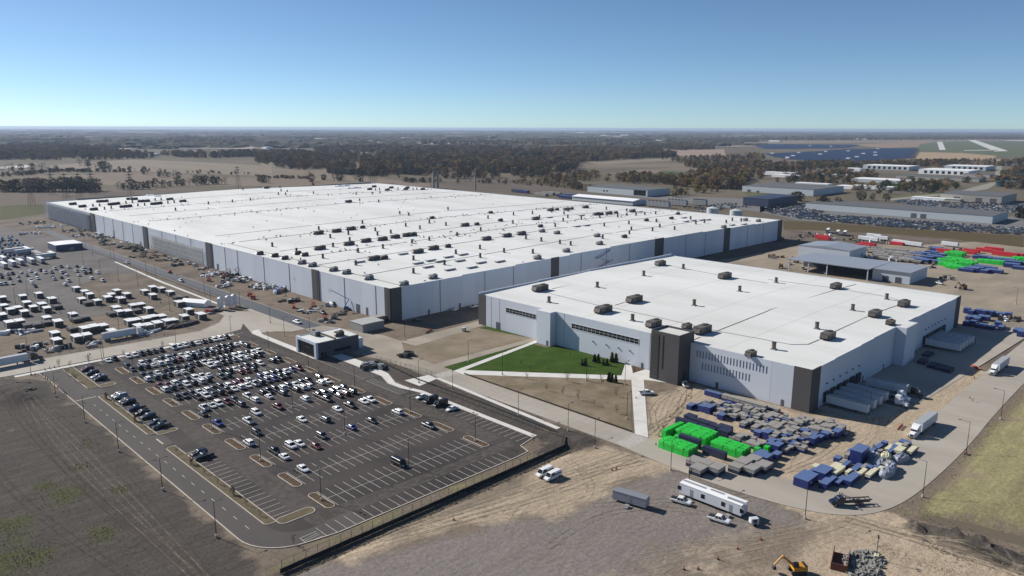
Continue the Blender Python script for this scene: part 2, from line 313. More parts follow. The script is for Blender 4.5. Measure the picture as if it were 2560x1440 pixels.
ROAD_L = [(70.7, 165)]+arc(83.5, 165, 12.8, 180, 262, 8)+[(90, 151.2), (98, 151.2), (98, 158), (92, 158)]+arc(86.5, 165.5, 8, 262, 180, 6)+[(78.4, 233)]+[(79.5, 234), (82, 235), (82, 244), (79.5, 245), (78.3, 247), (78.3, 296.5), (79.5, 299), (82.2, 300), (82.2, 306), (79.5, 308), (78.3, 310), (78.3, 343), (95, 344), (95, 349), (60, 349), (60, 345), (68.5, 343), (70.7, 335)]
flat('access_road', ROAD_L, m_road, .026)
flat('boulevard', [(20, 351), (62, 347.6), (146, 348), (160, 352), (166, 362), (166, 384), (158, 372), (144, 362.5), (20, 366)], m_conc, .03)
flat('verge_walk', [(62, 343.6), (153, 343.4), (153, 346.4), (62, 346.2)], m_walk, .032)
flat('junction', [(166, 362), (160, 340), (170, 336), (176, 330), (183, 330), (193, 330), (193, 400), (184, 400), (180, 384), (172, 392), (166, 400)], m_conc, .034)
flat('site_road', [(183.2, 400), (183.2, 330), (193.2, 330), (193.2, 400), (193.4, 560), (193.6, 720), (195, 830), (186, 830), (184, 720), (183.4, 560)], m_dark, .04)
flat('entrance_apron', [(175, 283), (183, 330), (193, 330), (204, 293), (204, 279), (193, 262), (193, 229), (181, 229), (181, 260)], m_dust, .038)
def smooth(p, n_=3):
    for _ in range(n_):
        q = [p[0]]
        for (x0, y0), (x1, y1) in zip(p[:-1], p[1:]): q += [(.75*x0+.25*x1, .75*y0+.25*y1), (.25*x0+.75*x1, .25*y0+.75*y1)]
        p = q+[p[-1]]
    return p
flat('concrete_road', [(181.8, 230), (192.8, 230), (192.8, 150)]+smooth([(192.6, 112), (194.5, 93.5), (197.5, 84), (205.7, 77.4), (222, 72.5), (249, 70.2), (286, 73.5), (440, 74)])+smooth([(440, 60), (306, 58.8), (257, 56.4), (214.5, 57), (198, 59.6), (188.5, 64.9), (182.6, 75), (179.6, 92.5), (179.4, 111), (181.6, 135)]), m_conc, .042)
flat('dock_apron', [(258, 104.3), (258, 92), (268, 84), (300, 80), (440, 74.2), (440, 104.3)], m_conc, .036)
flat('dirt_path', [(203, 279), (250, 281.5), (300, 284), (300, 278), (247, 273), (204, 268)], m_dust, .03)
flat('cross_drive', [(193, 241), (252, 239.5), (252, 235.5), (193, 234.8)], m_dust, .03)
# walks round the lawn
flat('sidewalk', [[(192.6, 228), (251, 236), (251, 233.2), (245, 232.6), (196.5, 225.6), (237.5, 176), (250.5, 184), (251.2, 181), (243.2, 174.6), (251.2, 174), (251.2, 166.4), (243.2, 166.3), (243.2, 158), (239.6, 166.5), (193, 131.5), (192.6, 136.5), (236, 170), (192.6, 221.5)]], m_walk, .05)
flat('lot_walk', [(160.2, 299), (160.2, 340), (162.6, 345), (166, 345), (163.2, 336), (163.4, 299)], m_walk, .05)
flat('terrace', [(160.2, 299), (160.2, 282.5), (167.6, 282), (167.6, 243.5), (164.3, 234), (164.5, 226), (166.6, 217), (166.6, 158), (168.7, 158), (168.7, 218), (166.8, 226.5), (166.8, 233), (171.5, 244), (173, 262), (173, 281), (182, 281), (182, 292), (168, 299)], m_walk, .052)
flat('thin_walk', [(181.2, 226), (183, 226), (179, 157), (177, 157)], m_walk, .05)
flat('link_walk', [(171, 232.5), (182, 231), (181.5, 225), (171, 223)], m_walk, .048)
# green
flat('lawn', [[(197.5, 225.5), (245, 232.2), (245, 224.4), (251.4, 224.4), (251.4, 184.8), (237.5, 176.4)]], m_lawn, .024)
flat('grass_strip', [[(193, 234.6), (252, 235.2), (251.3, 236.3), (193, 228.3)], [(251.4, 239.8), (251.4, 271), (246.5, 271.5)]], m_lawn, .022)
flat('dirt_plot', FIELD, mat('plot_dirt', sm((142, 129, 112)), .95, var=.9, scale=.07, col2=sm((112, 103, 82)), bump=.1, bscale=1, spec=.1), .018)
flat('planted_bed', [(192.9, 221), (236, 170.2), (193, 138)], mat('bed_dirt', sm((140, 126, 108)), .95, var=.95, scale=.1, col2=sm((106, 96, 74)), bump=.15, bscale=1.5, spec=.1), .018)
flat('corner_bed', [(244, 175), (250.8, 181), (251, 174.6)], m_mulch, .055)
# ---- kerbs: real steps
def kerb(pts, w=.22, h=.14, closed=False, b=None, z=0):
    own = b is None; b = b or MB(); n = len(pts)
    for i in range(n if closed else n-1):
        p, q = Vector(pts[i]), Vector(pts[(i+1) % n]); d = q-p
        if d.length < .01: continue
        b.box(-.02, d.length+.02, -w/2, w/2, z, z+h, rz=math.atan2(d.y, d.x), at=(p.x, p.y), skip='b')
    return b
def kerb_obj(pts, closed=False, w=.22): return struct('kerb', kerb(pts, w, .14, closed).mesh('kerb', m_kerb))
kerb_obj([(69.8, 343), (70.6, 335), (70.6, 165)]+arc(83.5, 165, 12.9, 180, 262, 8)+[(90, 150.9), (152, 150.9), (157.6, 151.4), (159, 156), (166.5, 157.7)], w=.3)
kerb_obj([(78, 343.3), (153, 343.3), (158, 345)], w=.3)
kerb_obj([(166.5, 157.7), (166.5, 217), (164.3, 226), (164.1, 234), (167.5, 243), (167.5, 282)], w=.25)
kerb_obj([(160, 283), (160, 340), (162, 346)], w=.25)
kerb_obj([(193, 330), (193.3, 560), (193.5, 720)]); kerb_obj([(183.1, 396), (183.3, 560), (183.9, 720)])
kerb_obj([(20, 350.7), (62, 347.3), (146, 347.7), (160, 351)], w=.3); kerb_obj([(20, 366.3), (144, 362.8), (158, 372)], w=.3)
def strip_island(x0, x1, y0, y1, r0, r1, m, name):
    """bed with a kerb ring, rounded ends"""
    p = []
    p += arc(x1-r1, y0+r1, r1, -90, 0, 6) if r1 else [(x1, y0)]
    p += arc(x1-r1, y1-r1, r1, 0, 90, 6) if r1 else [(x1, y1)]
    p += arc(x0+r0, y1-r0, r0, 90, 180, 6) if r0 else [(x0, y1)]
    p += arc(x0+r0, y0+r0, r0, 180, 270, 6) if r0 else [(x0, y0)]
    o = struct(name, MB().prism(p, .0, .11).mesh(name, m)); k = link('kerb', kerb(p, .24, .16, True).mesh('kerb', m_kerb), o); return o
m_bed = mat('verge_dirt', sm((112, 100, 82)), .95, var=.9, scale=.3, col2=sm((88, 84, 62)), bump=.12, bscale=2, spec=.1)
strip_island(78.4, 81.3, 166.5, 232, 1.2, 0, m_bed, 'verge'); strip_island(78.4, 80.8, 246.5, 297, 1, 0, m_bed, 'verge'); strip_island(78.4, 82.4, 309, 343, .6, .6, m_bed, 'verge')
strip_island(81.3, 91.5, 164, 167.6, 1.6, 1.6, m_bed, 'verge'); strip_island(80.8, 87.3, 244, 247, 1.2, 1.2, m_bed, 'verge'); strip_island(82.4, 88, 306.5, 310.4, 1.4, 1.4, m_bed, 'verge'); strip_island(81.3, 86.5, 221.7, 223.5, .8, .8, m_bed, 'verge')
ROWS = [168.4, 185.3, 202.6, 219.8, 237, 254.2, 271.4, 288.6, 305.8, 323]
for i, y in enumerate(ROWS):
    strip_island(94, 96.6, y-5.4, y+5.4, 1.25, 1.25, m_mulch, 'planting_island')
    if i not in (1,): strip_island(149.9, 152.5, y-5.4, y+5.4, 1.25, 1.25, m_mulch, 'planting_island')
strip_island(149.9, 152.5, 180, 190.6, 1.25, 1.25, m_mulch, 'planting_island')
strip_island(146, 153, 337.5, 342.6, 1.5, 1.5, m_mulch, 'planting_island')
# ---- painted stall lines (one painted sheet for each row)
def line(b, x0, y0, x1, y1, w=.13, z=.034):
    d = math.hypot(x1-x0, y1-y0); nx_, ny_ = -(y1-y0)/d*w/2, (x1-x0)/d*w/2
    b.add([(x0+nx_, y0+ny_, z), (x0-nx_, y0-ny_, z), (x1-nx_, y1-ny_, z), (x1+nx_, y1+ny_, z)], [(0, 1, 2, 3)])
for i, y in enumerate(ROWS):
    b = MB(); line(b, 96.8, y, 149.8, y)
    for k in range(20):
        x = 97.2+2.74*k
        if i == 7 and 15 < k < 19: continue
        line(b, x, y-5.4, x, y+5.4)
    struct('stall_markings', b.mesh('stall_markings', m_paint, fix=False))
b = MB()
for k in range(24): line(b, 85.6+2.74*k+1.2, 151.3, 85.6+2.74*k+1.2, 156.9)
for k in range(22): line(b, 92.4+2.74*k, 337.5, 92.4+2.74*k, 343)
for k in range(19): line(b, 81.4, 169.5+2.74*k, 86.9, 169.5+2.74*k)
for k in range(18): line(b, 81, 248+2.74*k, 86.6, 248+2.74*k)
for k in range(11): line(b, 82.6, 311+2.74*k, 88, 311+2.74*k)
for k in range(22): line(b, 160.4, 159.5+2.74*k, 166.2, 159.5+2.74*k)
struct('stall_markings', b.mesh('stall_markings', m_paint, fix=False))
b = MB()                                                   # hatched no-parking areas
def hatch(x0, x1, y0, y1, step=.9, sl=.5):
    line(b, x0, y0, x1, y0); line(b, x0, y1, x1, y1); line(b, x0, y0, x0, y1); n_ = int((y1-y0)/step)
    for k in range(1, n_): line(b, x0, y0+k*step, x1, min(y1, y0+k*step+sl), .11)
hatch(159.8, 163.9, 221, 243, 1.0); hatch(160.2, 166.8, 245, 281, 1.5, .1)
hatch(81.5, 86, 152.2, 155.2, .8); hatch(136, 138.6, 283.4, 288.5); hatch(141.6, 144.2, 283.4, 288.5); hatch(134, 136.6, 271.8, 276.8); hatch(141, 143.6, 271.8, 276.8)
struct('hatch_markings', b.mesh('hatch_markings', m_paint, fix=False))
b = MB()
for k in range(19): line(b, 74.7, 168+k*6.6, 74.7, 170.2+k*6.6, .16, .036)
line(b, 71.2, 297.5, 78, 297.5, .5, .036); line(b, 79.2, 236, 79.2, 241.5, .5, .036)
struct('lane_markings', b.mesh('lane_markings', m_yellow, fix=False))
b = MB()
for k in range(8): line(b, 182.6+k*1.25, 131.0, 182.6+k*1.25, 136.5, .6, .056)
for k in range(8): line(b, 183.2+k*1.2, 224, 183.2+k*1.2, 229.5, .55, .056)
struct('crosswalk', b.mesh('crosswalk', m_paint, fix=False))
# slab joints of the concrete road
m_joint = mat('joint', sm((118, 112, 102)), .95)
b = MB()
for k in range(24): line(b, 181.9, 136+4*k, 192.7, 136+4*k, .07, .0465)
line(b, 187.3, 136, 187.3, 229, .07, .0465)
for k in range(26): line(b, 262+6*k, 57.5, 262+6*k, 72.5, .07, .0465)
struct('slab_joints', b.mesh('slab_joints', m_joint, fix=False))
flat('trailer_park', [(140, 960), (100, 700), (62.4, 385), (62, 371.7), (132.6, 364), (166, 378), (172.6, 409), (174.4, 510), (182.5, 600), (189, 740), (176, 830), (160, 960)], m_yasph, -.1)
flat('trailer_park_dirt', [(133.9,522.3),(163,559.8),(187.1,516.7),(180.5,486.1),(173.5,444),(157.5,379.7),(129.3,364.1),(118.1,385),(130.8,417.4),(124.7,442.1),(124.4,483.8)], mat('trailer_park_soil', sm((122, 111, 97)), .95, var=.95, scale=.05, col2=sm((94, 87, 79)), bump=.1, bscale=1, spec=.1), -.06)
flat('verge_walk', [(174.8, 402), (176.5, 402), (177.5, 500), (181, 600), (179.5, 600), (175.5, 500)], m_walk, .0)
# dust swept over the lot's lanes
m_film = track_mat('lot_dust', sm((128, 120, 112)))
for poly in ([(86.9, 158)]+[(93.6, 158), (93.6, 236), (92, 300), (90, 342), (84, 342), (88, 246), (87.3, 236)], [(90, 157.2), (158, 157.2), (159.5, 161.8), (120, 161.6), (98, 163), (92, 166)], [(153, 165), (159.4, 165), (159.6, 280), (153.4, 334), (152.8, 250)]): b = MB(); b.sheet(poly, .028); struct('dust', b.mesh('dust', m_film, fix=False))
# ---------------------------------------------------------------- the two big white buildings
m_panel = mat('white_panel', sm((205, 210, 217)), .7, var=.35, scale=.05, col2=sm((196, 201, 209)), spec=.3)
m_panel2 = mat('white_panel_b', sm((201, 206, 214)), .7, var=.4, scale=.07, col2=sm((190, 195, 204)), spec=.3)
m_gray = mat('charcoal_panel', sm((84, 81, 80)), .75, var=.4, scale=.1, col2=sm((74, 72, 72)), spec=.3)
m_gray2 = mat('charcoal_panel_b', sm((72, 70, 70)), .75, var=.4, scale=.1, col2=sm((64, 63, 63)), spec=.3)
m_roof = mat('roof_membrane', sm((222, 222, 218)), .75, var=.95, scale=.035, col2=sm((204, 203, 197)), spec=.3, bump=.015, bscale=.6, stretch=(1, .3, 1, 0), detail=10)
m_cap = mat('parapet_cap', sm((232, 232, 230)), .6)
m_back = mat('joint_shadow_gap', sm((120, 122, 126)), .9)
m_glass = mat('dark_glass', (.012, .014, .018), .08, spec=.6)
m_slit = mat('frosted_panel', sm((116, 128, 148)), .35)
m_frame = mat('window_frame', sm((205, 208, 212)), .5)
m_door = mat('grey_door', sm((86, 88, 94)), .6)
m_unit = mat('unit_brown', sm((104, 97, 88)), .55, var=.6, scale=.5, col2=sm((84, 79, 73)), spec=.4)
m_unit2 = mat('unit_dark', sm((70, 66, 62)), .55, var=.6, scale=.5, col2=sm((54, 52, 50)), spec=.4)
m_galv = mat('galvanised', sm((165, 166, 166)), .45, metal=.35, var=.5, scale=.6, col2=sm((135, 136, 138)))
m_black = mat('black_metal', (.02, .02, .021), .5)
m_conduit = mat('conduit', sm((128, 126, 122)), .8)
MX0, MX1, MY0, MY1, MXR = 221.3, 652.5, 311, 945, 437
def rz_main(x): return 17.2+2.6*(1-abs(x-MXR)/(MXR-MX0))
main = thing('factory_building', 'huge white factory with a vast flat white roof and charcoal wall strips', 'factory', (MX0, MY0, 0))
def P_(name, b, m, parent=main, at=(MX0, MY0, 0), smooth=False):
    o = link(name, b.mesh(name, m, smooth), parent, (-at[0], -at[1], -at[2])); return o
b = MB(); ys = [MY0+.3, MY0+210, MY0+420, MY1-.3]
for i in range(3):
    for x0, x1 in ((MX0+.3, MXR), (MXR, MX1-.3)):
        b.add([(x0, ys[i], rz_main(x0)), (x1, ys[i], rz_main(x1)), (x1, ys[i+1], rz_main(x1)), (x0, ys[i+1], rz_main(x0))], [(0, 1, 2, 3)])
main_roof = P_('roof', b, m_roof)
b = MB(); b.box(MX0+.25, MX1-.25, MY0+.25, MY1-.25, 0, 17.0); P_('core_wall', b, m_back)
# front wall (faces the car park): panels between charcoal strips
DARK_Y = [(311, 315.6), (380, 387.6), (523.5, 533.5), (647, 656.8), (781.7, 794.3)]
def wall_run(a0, a1, fixed, axis, top, mats, parent, at, step=10.4, gap=.07, th=.22, name='wall_panel', z0=0):
    n_ = max(1, round((a1-a0)/step)); w = (a1-a0)/n_
    for k in range(n_):
        b = MB(); s0, s1 = a0+k*w+gap/2, a0+(k+1)*w-gap/2; t = top((s0+s1)/2) if callable(top) else top
        if axis == 'y': b.box(fixed, fixed+th, s0, s1, z0, t)
        else: b.box(s0, s1, fixed, fixed+th, z0, t)
        P_(name, b, mats[RND.randrange(len(mats))], parent, at)
for i, (a, c) in enumerate(DARK_Y):
    b = MB(); b.box(MX0-.5, MX0+.24, a, c, 0, 17.75); P_('charcoal_strip', b, m_gray)
    b = MB(); b.box(MX0-.56, MX0-.5, a+1.2, a+2.6, .3, 17.2); P_('strip_groove', b, m_gray2)
segs = [(315.6, 380), (387.6, 523.5), (533.5, 647), (656.8, 781.7), (794.3, 945)]
for a, c in segs: wall_run(a+.03, c-.03, MX0, 'y', 17.5, [m_panel, m_panel2], main, (MX0, MY0, 0))
for y in (324, 353.8, 414.6, 447, 484, 503, 560, 588, 616, 682, 706, 731, 756, 820, 860):
    b = MB(); b.box(MX0-.16, MX0-.01, y-.2, y+.2, 0, 17.3); P_('downspout', b, m_conduit)
DARK_X = [(221.3, 228), (343.2, 350), (454.5, 465), (551.6, 560.3), (645.5, 652.5)]
for a, c in DARK_X:
    b = MB(); b.box(a if a > 222 else MX0+.25, c, MY0-.5, MY0+.24, 0, rz_main((a+c)/2)+.55); P_('charcoal_strip', b, m_gray)
for (a, c) in ((228, 343.2), (350, 454.5), (465, 551.6), (560.3, 645.5)):
    wall_run(a+.03, c-.03, MY0, 'x', lambda x: 17.55+math.floor((rz_main(x)-17.2)/.55)*.55+.3, [m_panel, m_panel2], main, (MX0, MY0, 0), 10.5)
for x in (254, 287, 310, 372, 398, 424, 495, 523, 590, 618):
    b = MB(); b.box(x-.2, x+.2, MY0-.16, MY0-.01, 0, rz_main(x)); P_('downspout', b, m_conduit)
b = MB(); b.box(MX0+.23, MX1, MY1-.2, MY1, 0, 18.2); P_('back_wall', b, m_panel)
b = MB(); b.box(MX1-.22, MX1, MY0+.25, MY1-.22, 0, 17.6); P_('side_wall', b, m_panel)
b = MB(); b.box(MX0-.05, MX0+.35, MY0+5, MY1, 17.5, 17.62); P_('parapet_cap', b, m_cap)
b = MB(); b.box(MX0+30, MX1-10, MY1-1.2, MY1-.3, 18.1, 19.4); P_('back_parapet', b, m_conduit)
for y, z0, z1, w in ((332.5, 0, 4.2, 2), (341, 0, 4.6, 3.6), (420, 0, 3, 1.4), (497, 0, 3, 1.6), (516, 0, 4.2, 3), (590, 0, 5, 4), (606, 0, 5, 4), (640, 0, 4, 2.5), (665, 0, 4, 2), (731, 0, 7, 3.2)):
    b = MB(); b.box(MX0-.09, MX0-.01, y-w/2, y+w/2, z0+.05, z1); P_('door', b, m_door)
for x in (246, 268, 296, 330): 
    b = MB(); b.box(x-.7, x+.7, MY0-.09, MY0-.01, .05, 2.6); P_('door', b, m_door)
# roof seams, ridges and conduits
def roof_line(pts, w=.35, h=.18, zf=rz_main, parent=main, m=m_conduit, at=(MX0, MY0, 0), name='roof_conduit'):
    b = MB()
    for (x0, y0), (x1, y1) in zip(pts[:-1], pts[1:]):
        n_ = 2 if (x0-MXR)*(x1-MXR) < 0 and zf is rz_main else 1
        cut = [0, (MXR-x0)/(x1-x0), 1] if n_ == 2 else [0, 1]
        for t0, t1 in zip(cut[:-1], cut[1:]):
            p = Vector((x0+(x1-x0)*t0, y0+(y1-y0)*t0, 0)); q = Vector((x0+(x1-x0)*t1, y0+(y1-y0)*t1, 0)); p.z = zf(p.x); q.z = zf(q.x)
            d = (q-p); nn = Vector((-d.y, d.x, 0)).normalized()*w/2; up = Vector((0, 0, h))
            b.add([p+nn, p-nn, q-nn, q+nn, p+nn+up, p-nn+up, q-nn+up, q+nn+up], [(4, 5, 6, 7), (0, 1, 5, 4), (1, 2, 6, 5), (2, 3, 7, 6), (3, 0, 4, 7)])
    return P_(name, b, m, parent, at)
for y in (430, 461, 520, 690, 802): roof_line([(240, y), (420, y+1), (640, y+1)], .5 if y > 500 else .32)
roof_line([(232, 398.5), (640, 402)], .45); roof_line([(232, 352), (400, 354), (600, 356)], .32); roof_line([(240, 560), (640, 562)], .25); roof_line([(240, 745), (640, 746)], .25); roof_line([(240, 870), (600, 871)], .3)
roof_line([(231, 318), (231.5, 420), (231, 520)], .45)
for x in (323, 462): roof_line([(x, 316), (x, 940)], 2.0, .35, m=m_cap, name='roof_ridge')
for x in (253, 283, 353, 383, 413, 492, 522, 552, 582, 612): roof_line([(x, 316), (x, 940)], .12, .03, m=mat('roof_seam', sm((196, 196, 193)), .8), name='roof_seam')
# ---- rooftop things
def rtu_spec(L_, W_, H_, tone):
    m1, m2 = (m_unit, m_unit2) if tone == 0 else (m_unit2, m_black) if tone == 1 else (m_galv, m_unit)
    c = MB(); c.box(-L_/2, L_/2, -W_/2, W_/2, .45, H_)
    h = MB(); h.prof([(-L_/2-1.3, .9), (-L_/2-.01, .7), (-L_/2-.01, H_*.82), (-L_/2-.5, H_*.82)], -W_/2+.25, W_/2-.25, 'y')
    r = MB(); r.box(-L_/2-.2, L_/2+.2, -W_/2+.1, -W_/2+.4, 0, .44); r.box(-L_/2-.2, L_/2+.2, W_/2-.4, W_/2-.1, 0, .44)
    f = MB()
    for k in (.18, .34): f.cyl((L_*k, 0, H_+.003), (L_*k, 0, H_+.28), W_*.24, n=10)
    g = MB(); g.box(-L_*.1, L_*.42, -W_/2-.06, -W_/2-.005, .7, H_-.35)
    return [('cabinet', c.mesh('cabinet', m1)), ('intake_hood', h.mesh('intake_hood', m2)), ('base_rail', r.mesh('base_rail', m_black)), ('fan', f.mesh('fan', m_unit2)), ('coil_grille', g.mesh('coil_grille', m_black))]
RT = {'L': rtu_spec(7.4, 2.9, 2.4, 0), 'D': rtu_spec(6.6, 2.8, 2.4, 1), 'S': rtu_spec(3.8, 2.4, 2.0, 1), 'G': rtu_spec(4.6, 2.6, 2.1, 2), 'B': rtu_spec(8.2, 3.9, 3.0, 0), 'M': rtu_spec(6.6, 3.7, 2.7, 0), 'T': rtu_spec(3.4, 3.0, 2.0, 0)}
def stack_spec(r, h, m):
    a = MB(); a.cyl((0, 0, 0), (0, 0, h), r, n=10); k = MB(); k.box(-r*1.3, r*1.3, -r*1.3, r*1.3, 0, .35); t = MB(); t.cyl((0, 0, h), (0, 0, h+.25), r*1.2, r*1.1, n=10)
    return [('stack', a.mesh('stack', m)), ('flashing', k.mesh('flashing', m_galv)), ('rim', t.mesh('rim', m_unit2))]
ST1 = stack_spec(.7, 2.7, m_unit2); ST2 = stack_spec(.8, 2.7, m_unit)
FAR_RTU = [(262,900.6),(266.7,899.4),(233.2,859.4),(232.7,821),(260.8,859.4),(266.4,861.5),(294.6,905.9),(297.4,900),(261.4,824.9),(266.4,825.7),(293.8,867.9),(298.5,866.6),(293,829.4),(298.8,831.4),(323.8,867.2),(325,834.2),(233.6,893.5),(474,935.6),(568.4,837.9),(580.4,815.7),(609.2,846.8),(608.1,812.8),(625.2,832.3),(625.6,799),(602.6,877.2)]
MID_BIG = [(446.5,698.5),(299.5,512),(315.1,511.5),(329.8,513.9),(262.7,448),(286.7,450),(302.6,452.7),(315.4,450.7),(327.7,452.4),(339.6,453.6),(343.6,452.7),(406.3,463.9),(265.1,388.5),(299.9,389.1),(315.4,392.3),(368.2,397),(389,397.1),(550.3,500.7),(568.3,495.5),(602,499.1),(554.9,446.5),(571,444.3),(605.7,442.5),(481.9,456.1),(403.8,396.6)]
SMALL_U = [(341.5,515.2),(417,461.3),(418.6,522.1),(487.4,519.8),(449.6,467),(271.6,386.5),(327.7,392),(227.9,444.1),(221.9,437.1),(227.8,431),(242.5,441.2),(242.7,432.7),(225,458.4),(560.6,501.4),(578.7,497.7),(561,445.4),(581.5,444.1),(550.3,386.6),(581.4,381.4),(444.9,415.4),(446.1,332.2),(621.4,400.6)]
GREY_U = [(228.6,376.1),(222.4,360.5),(229.2,363.5),(222.5,347.2),(222.8,337.7),(229,341),(227.3,397.2),(227.4,409.5),(232.7,314.5),(254.8,317.8),(424.7,395),(425.6,380.2),(435,349),(407.9,324.8),(369.3,321.4),(337.5,317.4),(558.8,315.7),(625.2,319.8),(623.7,331.5)]
STK = [(242.5,857.7),(248.1,855.3),(241.4,818.1),(248.8,821.7),(276.2,862.7),(283.1,863.8),(275.9,826.5),(282.8,827.2),(309.3,870.7),(315.4,869.9),(307.2,829.2),(314.6,831.4),(334.3,790.7),(360.9,791.5),(382.8,794.5),(286.8,756.3),(437.8,927.5),(493.5,936.1),(465.6,880.6),(463.7,861.8),(436.6,832.9),(442.8,827.2),(477.6,823.4),(511.5,782.5),(529.8,775.3),(545,781),(576.1,826.3),(567.6,823.1),(600.8,819.5),(611.3,800.8),(619,802.8),(471.5,678.4),(463.5,702.7),(477.5,570.2),(419.1,570),(418.2,555.1),(357.1,538.6),(312,532.5),(339,493.7),(371.2,497.1),(396.7,498.4),(369.9,476.8),(397.1,477.1),(339.6,474),(326.4,472.7),(313.6,492.5),(295,487.8),(246,482.4),(245.9,449.2),(274.2,450.4),(296.4,464),(245.8,416.3),(273.3,418.5),(294,419.9),(321.3,423.5),(337.7,424.7),(365.6,426.6),(396.2,433.8),(281.2,369.6),(313.8,367.5),(337.6,370.5),(315.5,346),(339.1,348.9),(454.5,488),(255.7,336.4),(284.3,343.5),(247,381.2),(492.3,494),(514.2,490.7),(492.5,461.2),(540.3,490.2),(558.8,485.3),(535.9,470.3),(513.9,446.4),(492.2,432.8),(513.9,430.6),(538,429.1),(558.8,437.3),(556.3,422.8),(572.5,424.5),(606.1,449.8),(580.8,420.1),(591.8,417.9),(606.6,415.9),(605,474.4),(455.8,409.3),(444.6,446.9),(389.8,378.3),(389.9,363.2),(390.6,346.1),(390.8,336.4),(349.4,332.8),(490,385.9),(518.4,382),(550.2,376.2),(593.7,369.2),(562.9,344.7),(577.7,345.3),(591.5,332.3),(612.2,338.1),(614.5,330.7),(519.6,351.7),(515,334.5),(485.9,355.4),(494.6,341.4),(462.8,340.2),(429.4,339.2)]
DUCT = [(289.2,391.1),(253.7,387.4),(275.8,358.1),(286.9,359.6),(302.2,361.1),(314.6,361.4),(288.7,353),(272.4,344.3),(298.6,345.9),(275.9,328.5),(289.3,324.5),(303.2,331.9),(313.9,326.5),(502.5,458.3),(539,451.4),(611.2,437.5),(469.4,397.6),(481,397.2),(598.2,379.1),(573,360.8),(584.3,360.4),(594.5,358),(600.4,355.5),(580,320.3),(593.8,316.7)]
def on_main(x, y): return MX0+2 < x < MX1-3 and MY0+2 < y < MY1-3
def joined(spec, name):
    me_ = MB(); mats_ = []
    for pt in spec:
        m_ = pt[1].materials[0]
        if m_ not in mats_: mats_.append(m_)
        off = pt[2] if len(pt) > 2 else (0, 0, 0)
        me_.add([(v.co.x+off[0], v.co.y+off[1], v.co.z+off[2]) for v in pt[1].vertices], [tuple(p.vertices) for p in pt[1].polygons], mats_.index(m_))
    return me_.mesh(name, mats_, fix=False)
def scatter_roof(pts, spec, name, cat, what, grp):
    one = joined(spec, name)
    pts = [p for p in pts if on_main(*p)]
    for i, (x, y) in enumerate(sorted(pts, key=imgx)):
        tag(link(name, one, None, (x, y, rz_main(x))), what+', %s from the left' % ordinal(i+1), cat, grp)
scatter_roof(FAR_RTU, RT['D'], 'rooftop_unit', 'air handler', 'small dark air handler toward the back of the factory roof', 'air handlers at the back of the factory roof')
def row_labels(pts, spec, name, cat, fmt, grp, zf, rz=0):
    pts = sorted([p for p in pts if zf is not rz_main or on_main(*p)], key=imgx)
    for i, (x, y) in enumerate(pts): place(spec, name, fmt % ordinal(i+1), cat, (x, y, zf(x)), rz, grp)
row_labels(MID_BIG, RT['L'], 'rooftop_unit', 'air handler', 'long brown air handler on the huge factory roof, %s of its size from the left', 'long air handlers on the factory roof', rz_main)
row_labels(SMALL_U, RT['S'], 'rooftop_unit', 'air handler', 'short dark air handler on the huge factory roof, %s of its size from the left', 'short dark air handlers on the factory roof', rz_main)
row_labels(GREY_U, RT['G'], 'rooftop_unit', 'air handler', 'grey metal air handler along the front edges of the factory roof, %s from the left', 'grey air handlers along the roof edge', rz_main)
scatter_roof(STK, ST1, 'exhaust_stack', 'exhaust stack', 'short dark exhaust stack on the huge factory roof', 'exhaust stacks on the factory roof')
d = MB(); d.box(-3.6, 3.6, -1.1, 1.1, .3, 1.0); d2 = MB()
for k in (-2.8, 0, 2.8): d2.box(k-.15, k+.15, -1.0, 1.0, 0, .3)
d3 = MB(); d3.box(-3.5, 3.5, -1.0, 1.0, 1.002, 1.12)
DS = [('duct', d.mesh('duct', m_galv)), ('support', d2.mesh('support', m_unit2)), ('lid', d3.mesh('lid', m_cap))]
scatter_roof(DUCT, DS, 'roof_duct', 'duct', 'low pale grey duct box on the factory roof', 'low duct boxes on the factory roof')
rr_ = random.Random(4); b = MB(); wp = MB()
for k in range(520):
    y = rr_.choice([rr_.uniform(MY0+4, MY1-6), rr_.gauss(430, 8), rr_.gauss(690, 10), rr_.gauss(802, 8), rr_.gauss(520, 5)]); x = rr_.uniform(MX0+3, MX1-4); y = min(max(y, MY0+4), MY1-5); s_ = rr_.uniform(.15, .5); z_ = rz_main(x); b.box(x-s_, x+s_, y-s_, y+s_, z_, z_+rr_.uniform(.3, 1.0))
o_ = tag(P_('roof_vents', b, m_conduit), kind='stuff')
for k in range(46):
    x, y = rr_.uniform(MX0+8, MX1-20), rr_.uniform(MY0+8, MY1-20); l_, w_ = rr_.uniform(2, 9), rr_.uniform(1, 3); z_ = min(rz_main(x), rz_main(x+l_)); wp = MB(); wp.add([(x, y, rz_main(x)+.02), (x+l_, y, rz_main(x+l_)+.02), (x+l_, y+w_, rz_main(x+l_)+.02), (x, y+w_, rz_main(x)+.02)], [(0, 1, 2, 3)]); P_('membrane_patch', wp, mat('membrane_patch', sm((206, 206, 202)), .8), main_roof) if 0 else P_('membrane_patch', wp, mat('membrane_patch', sm((206, 206, 202)), .8))
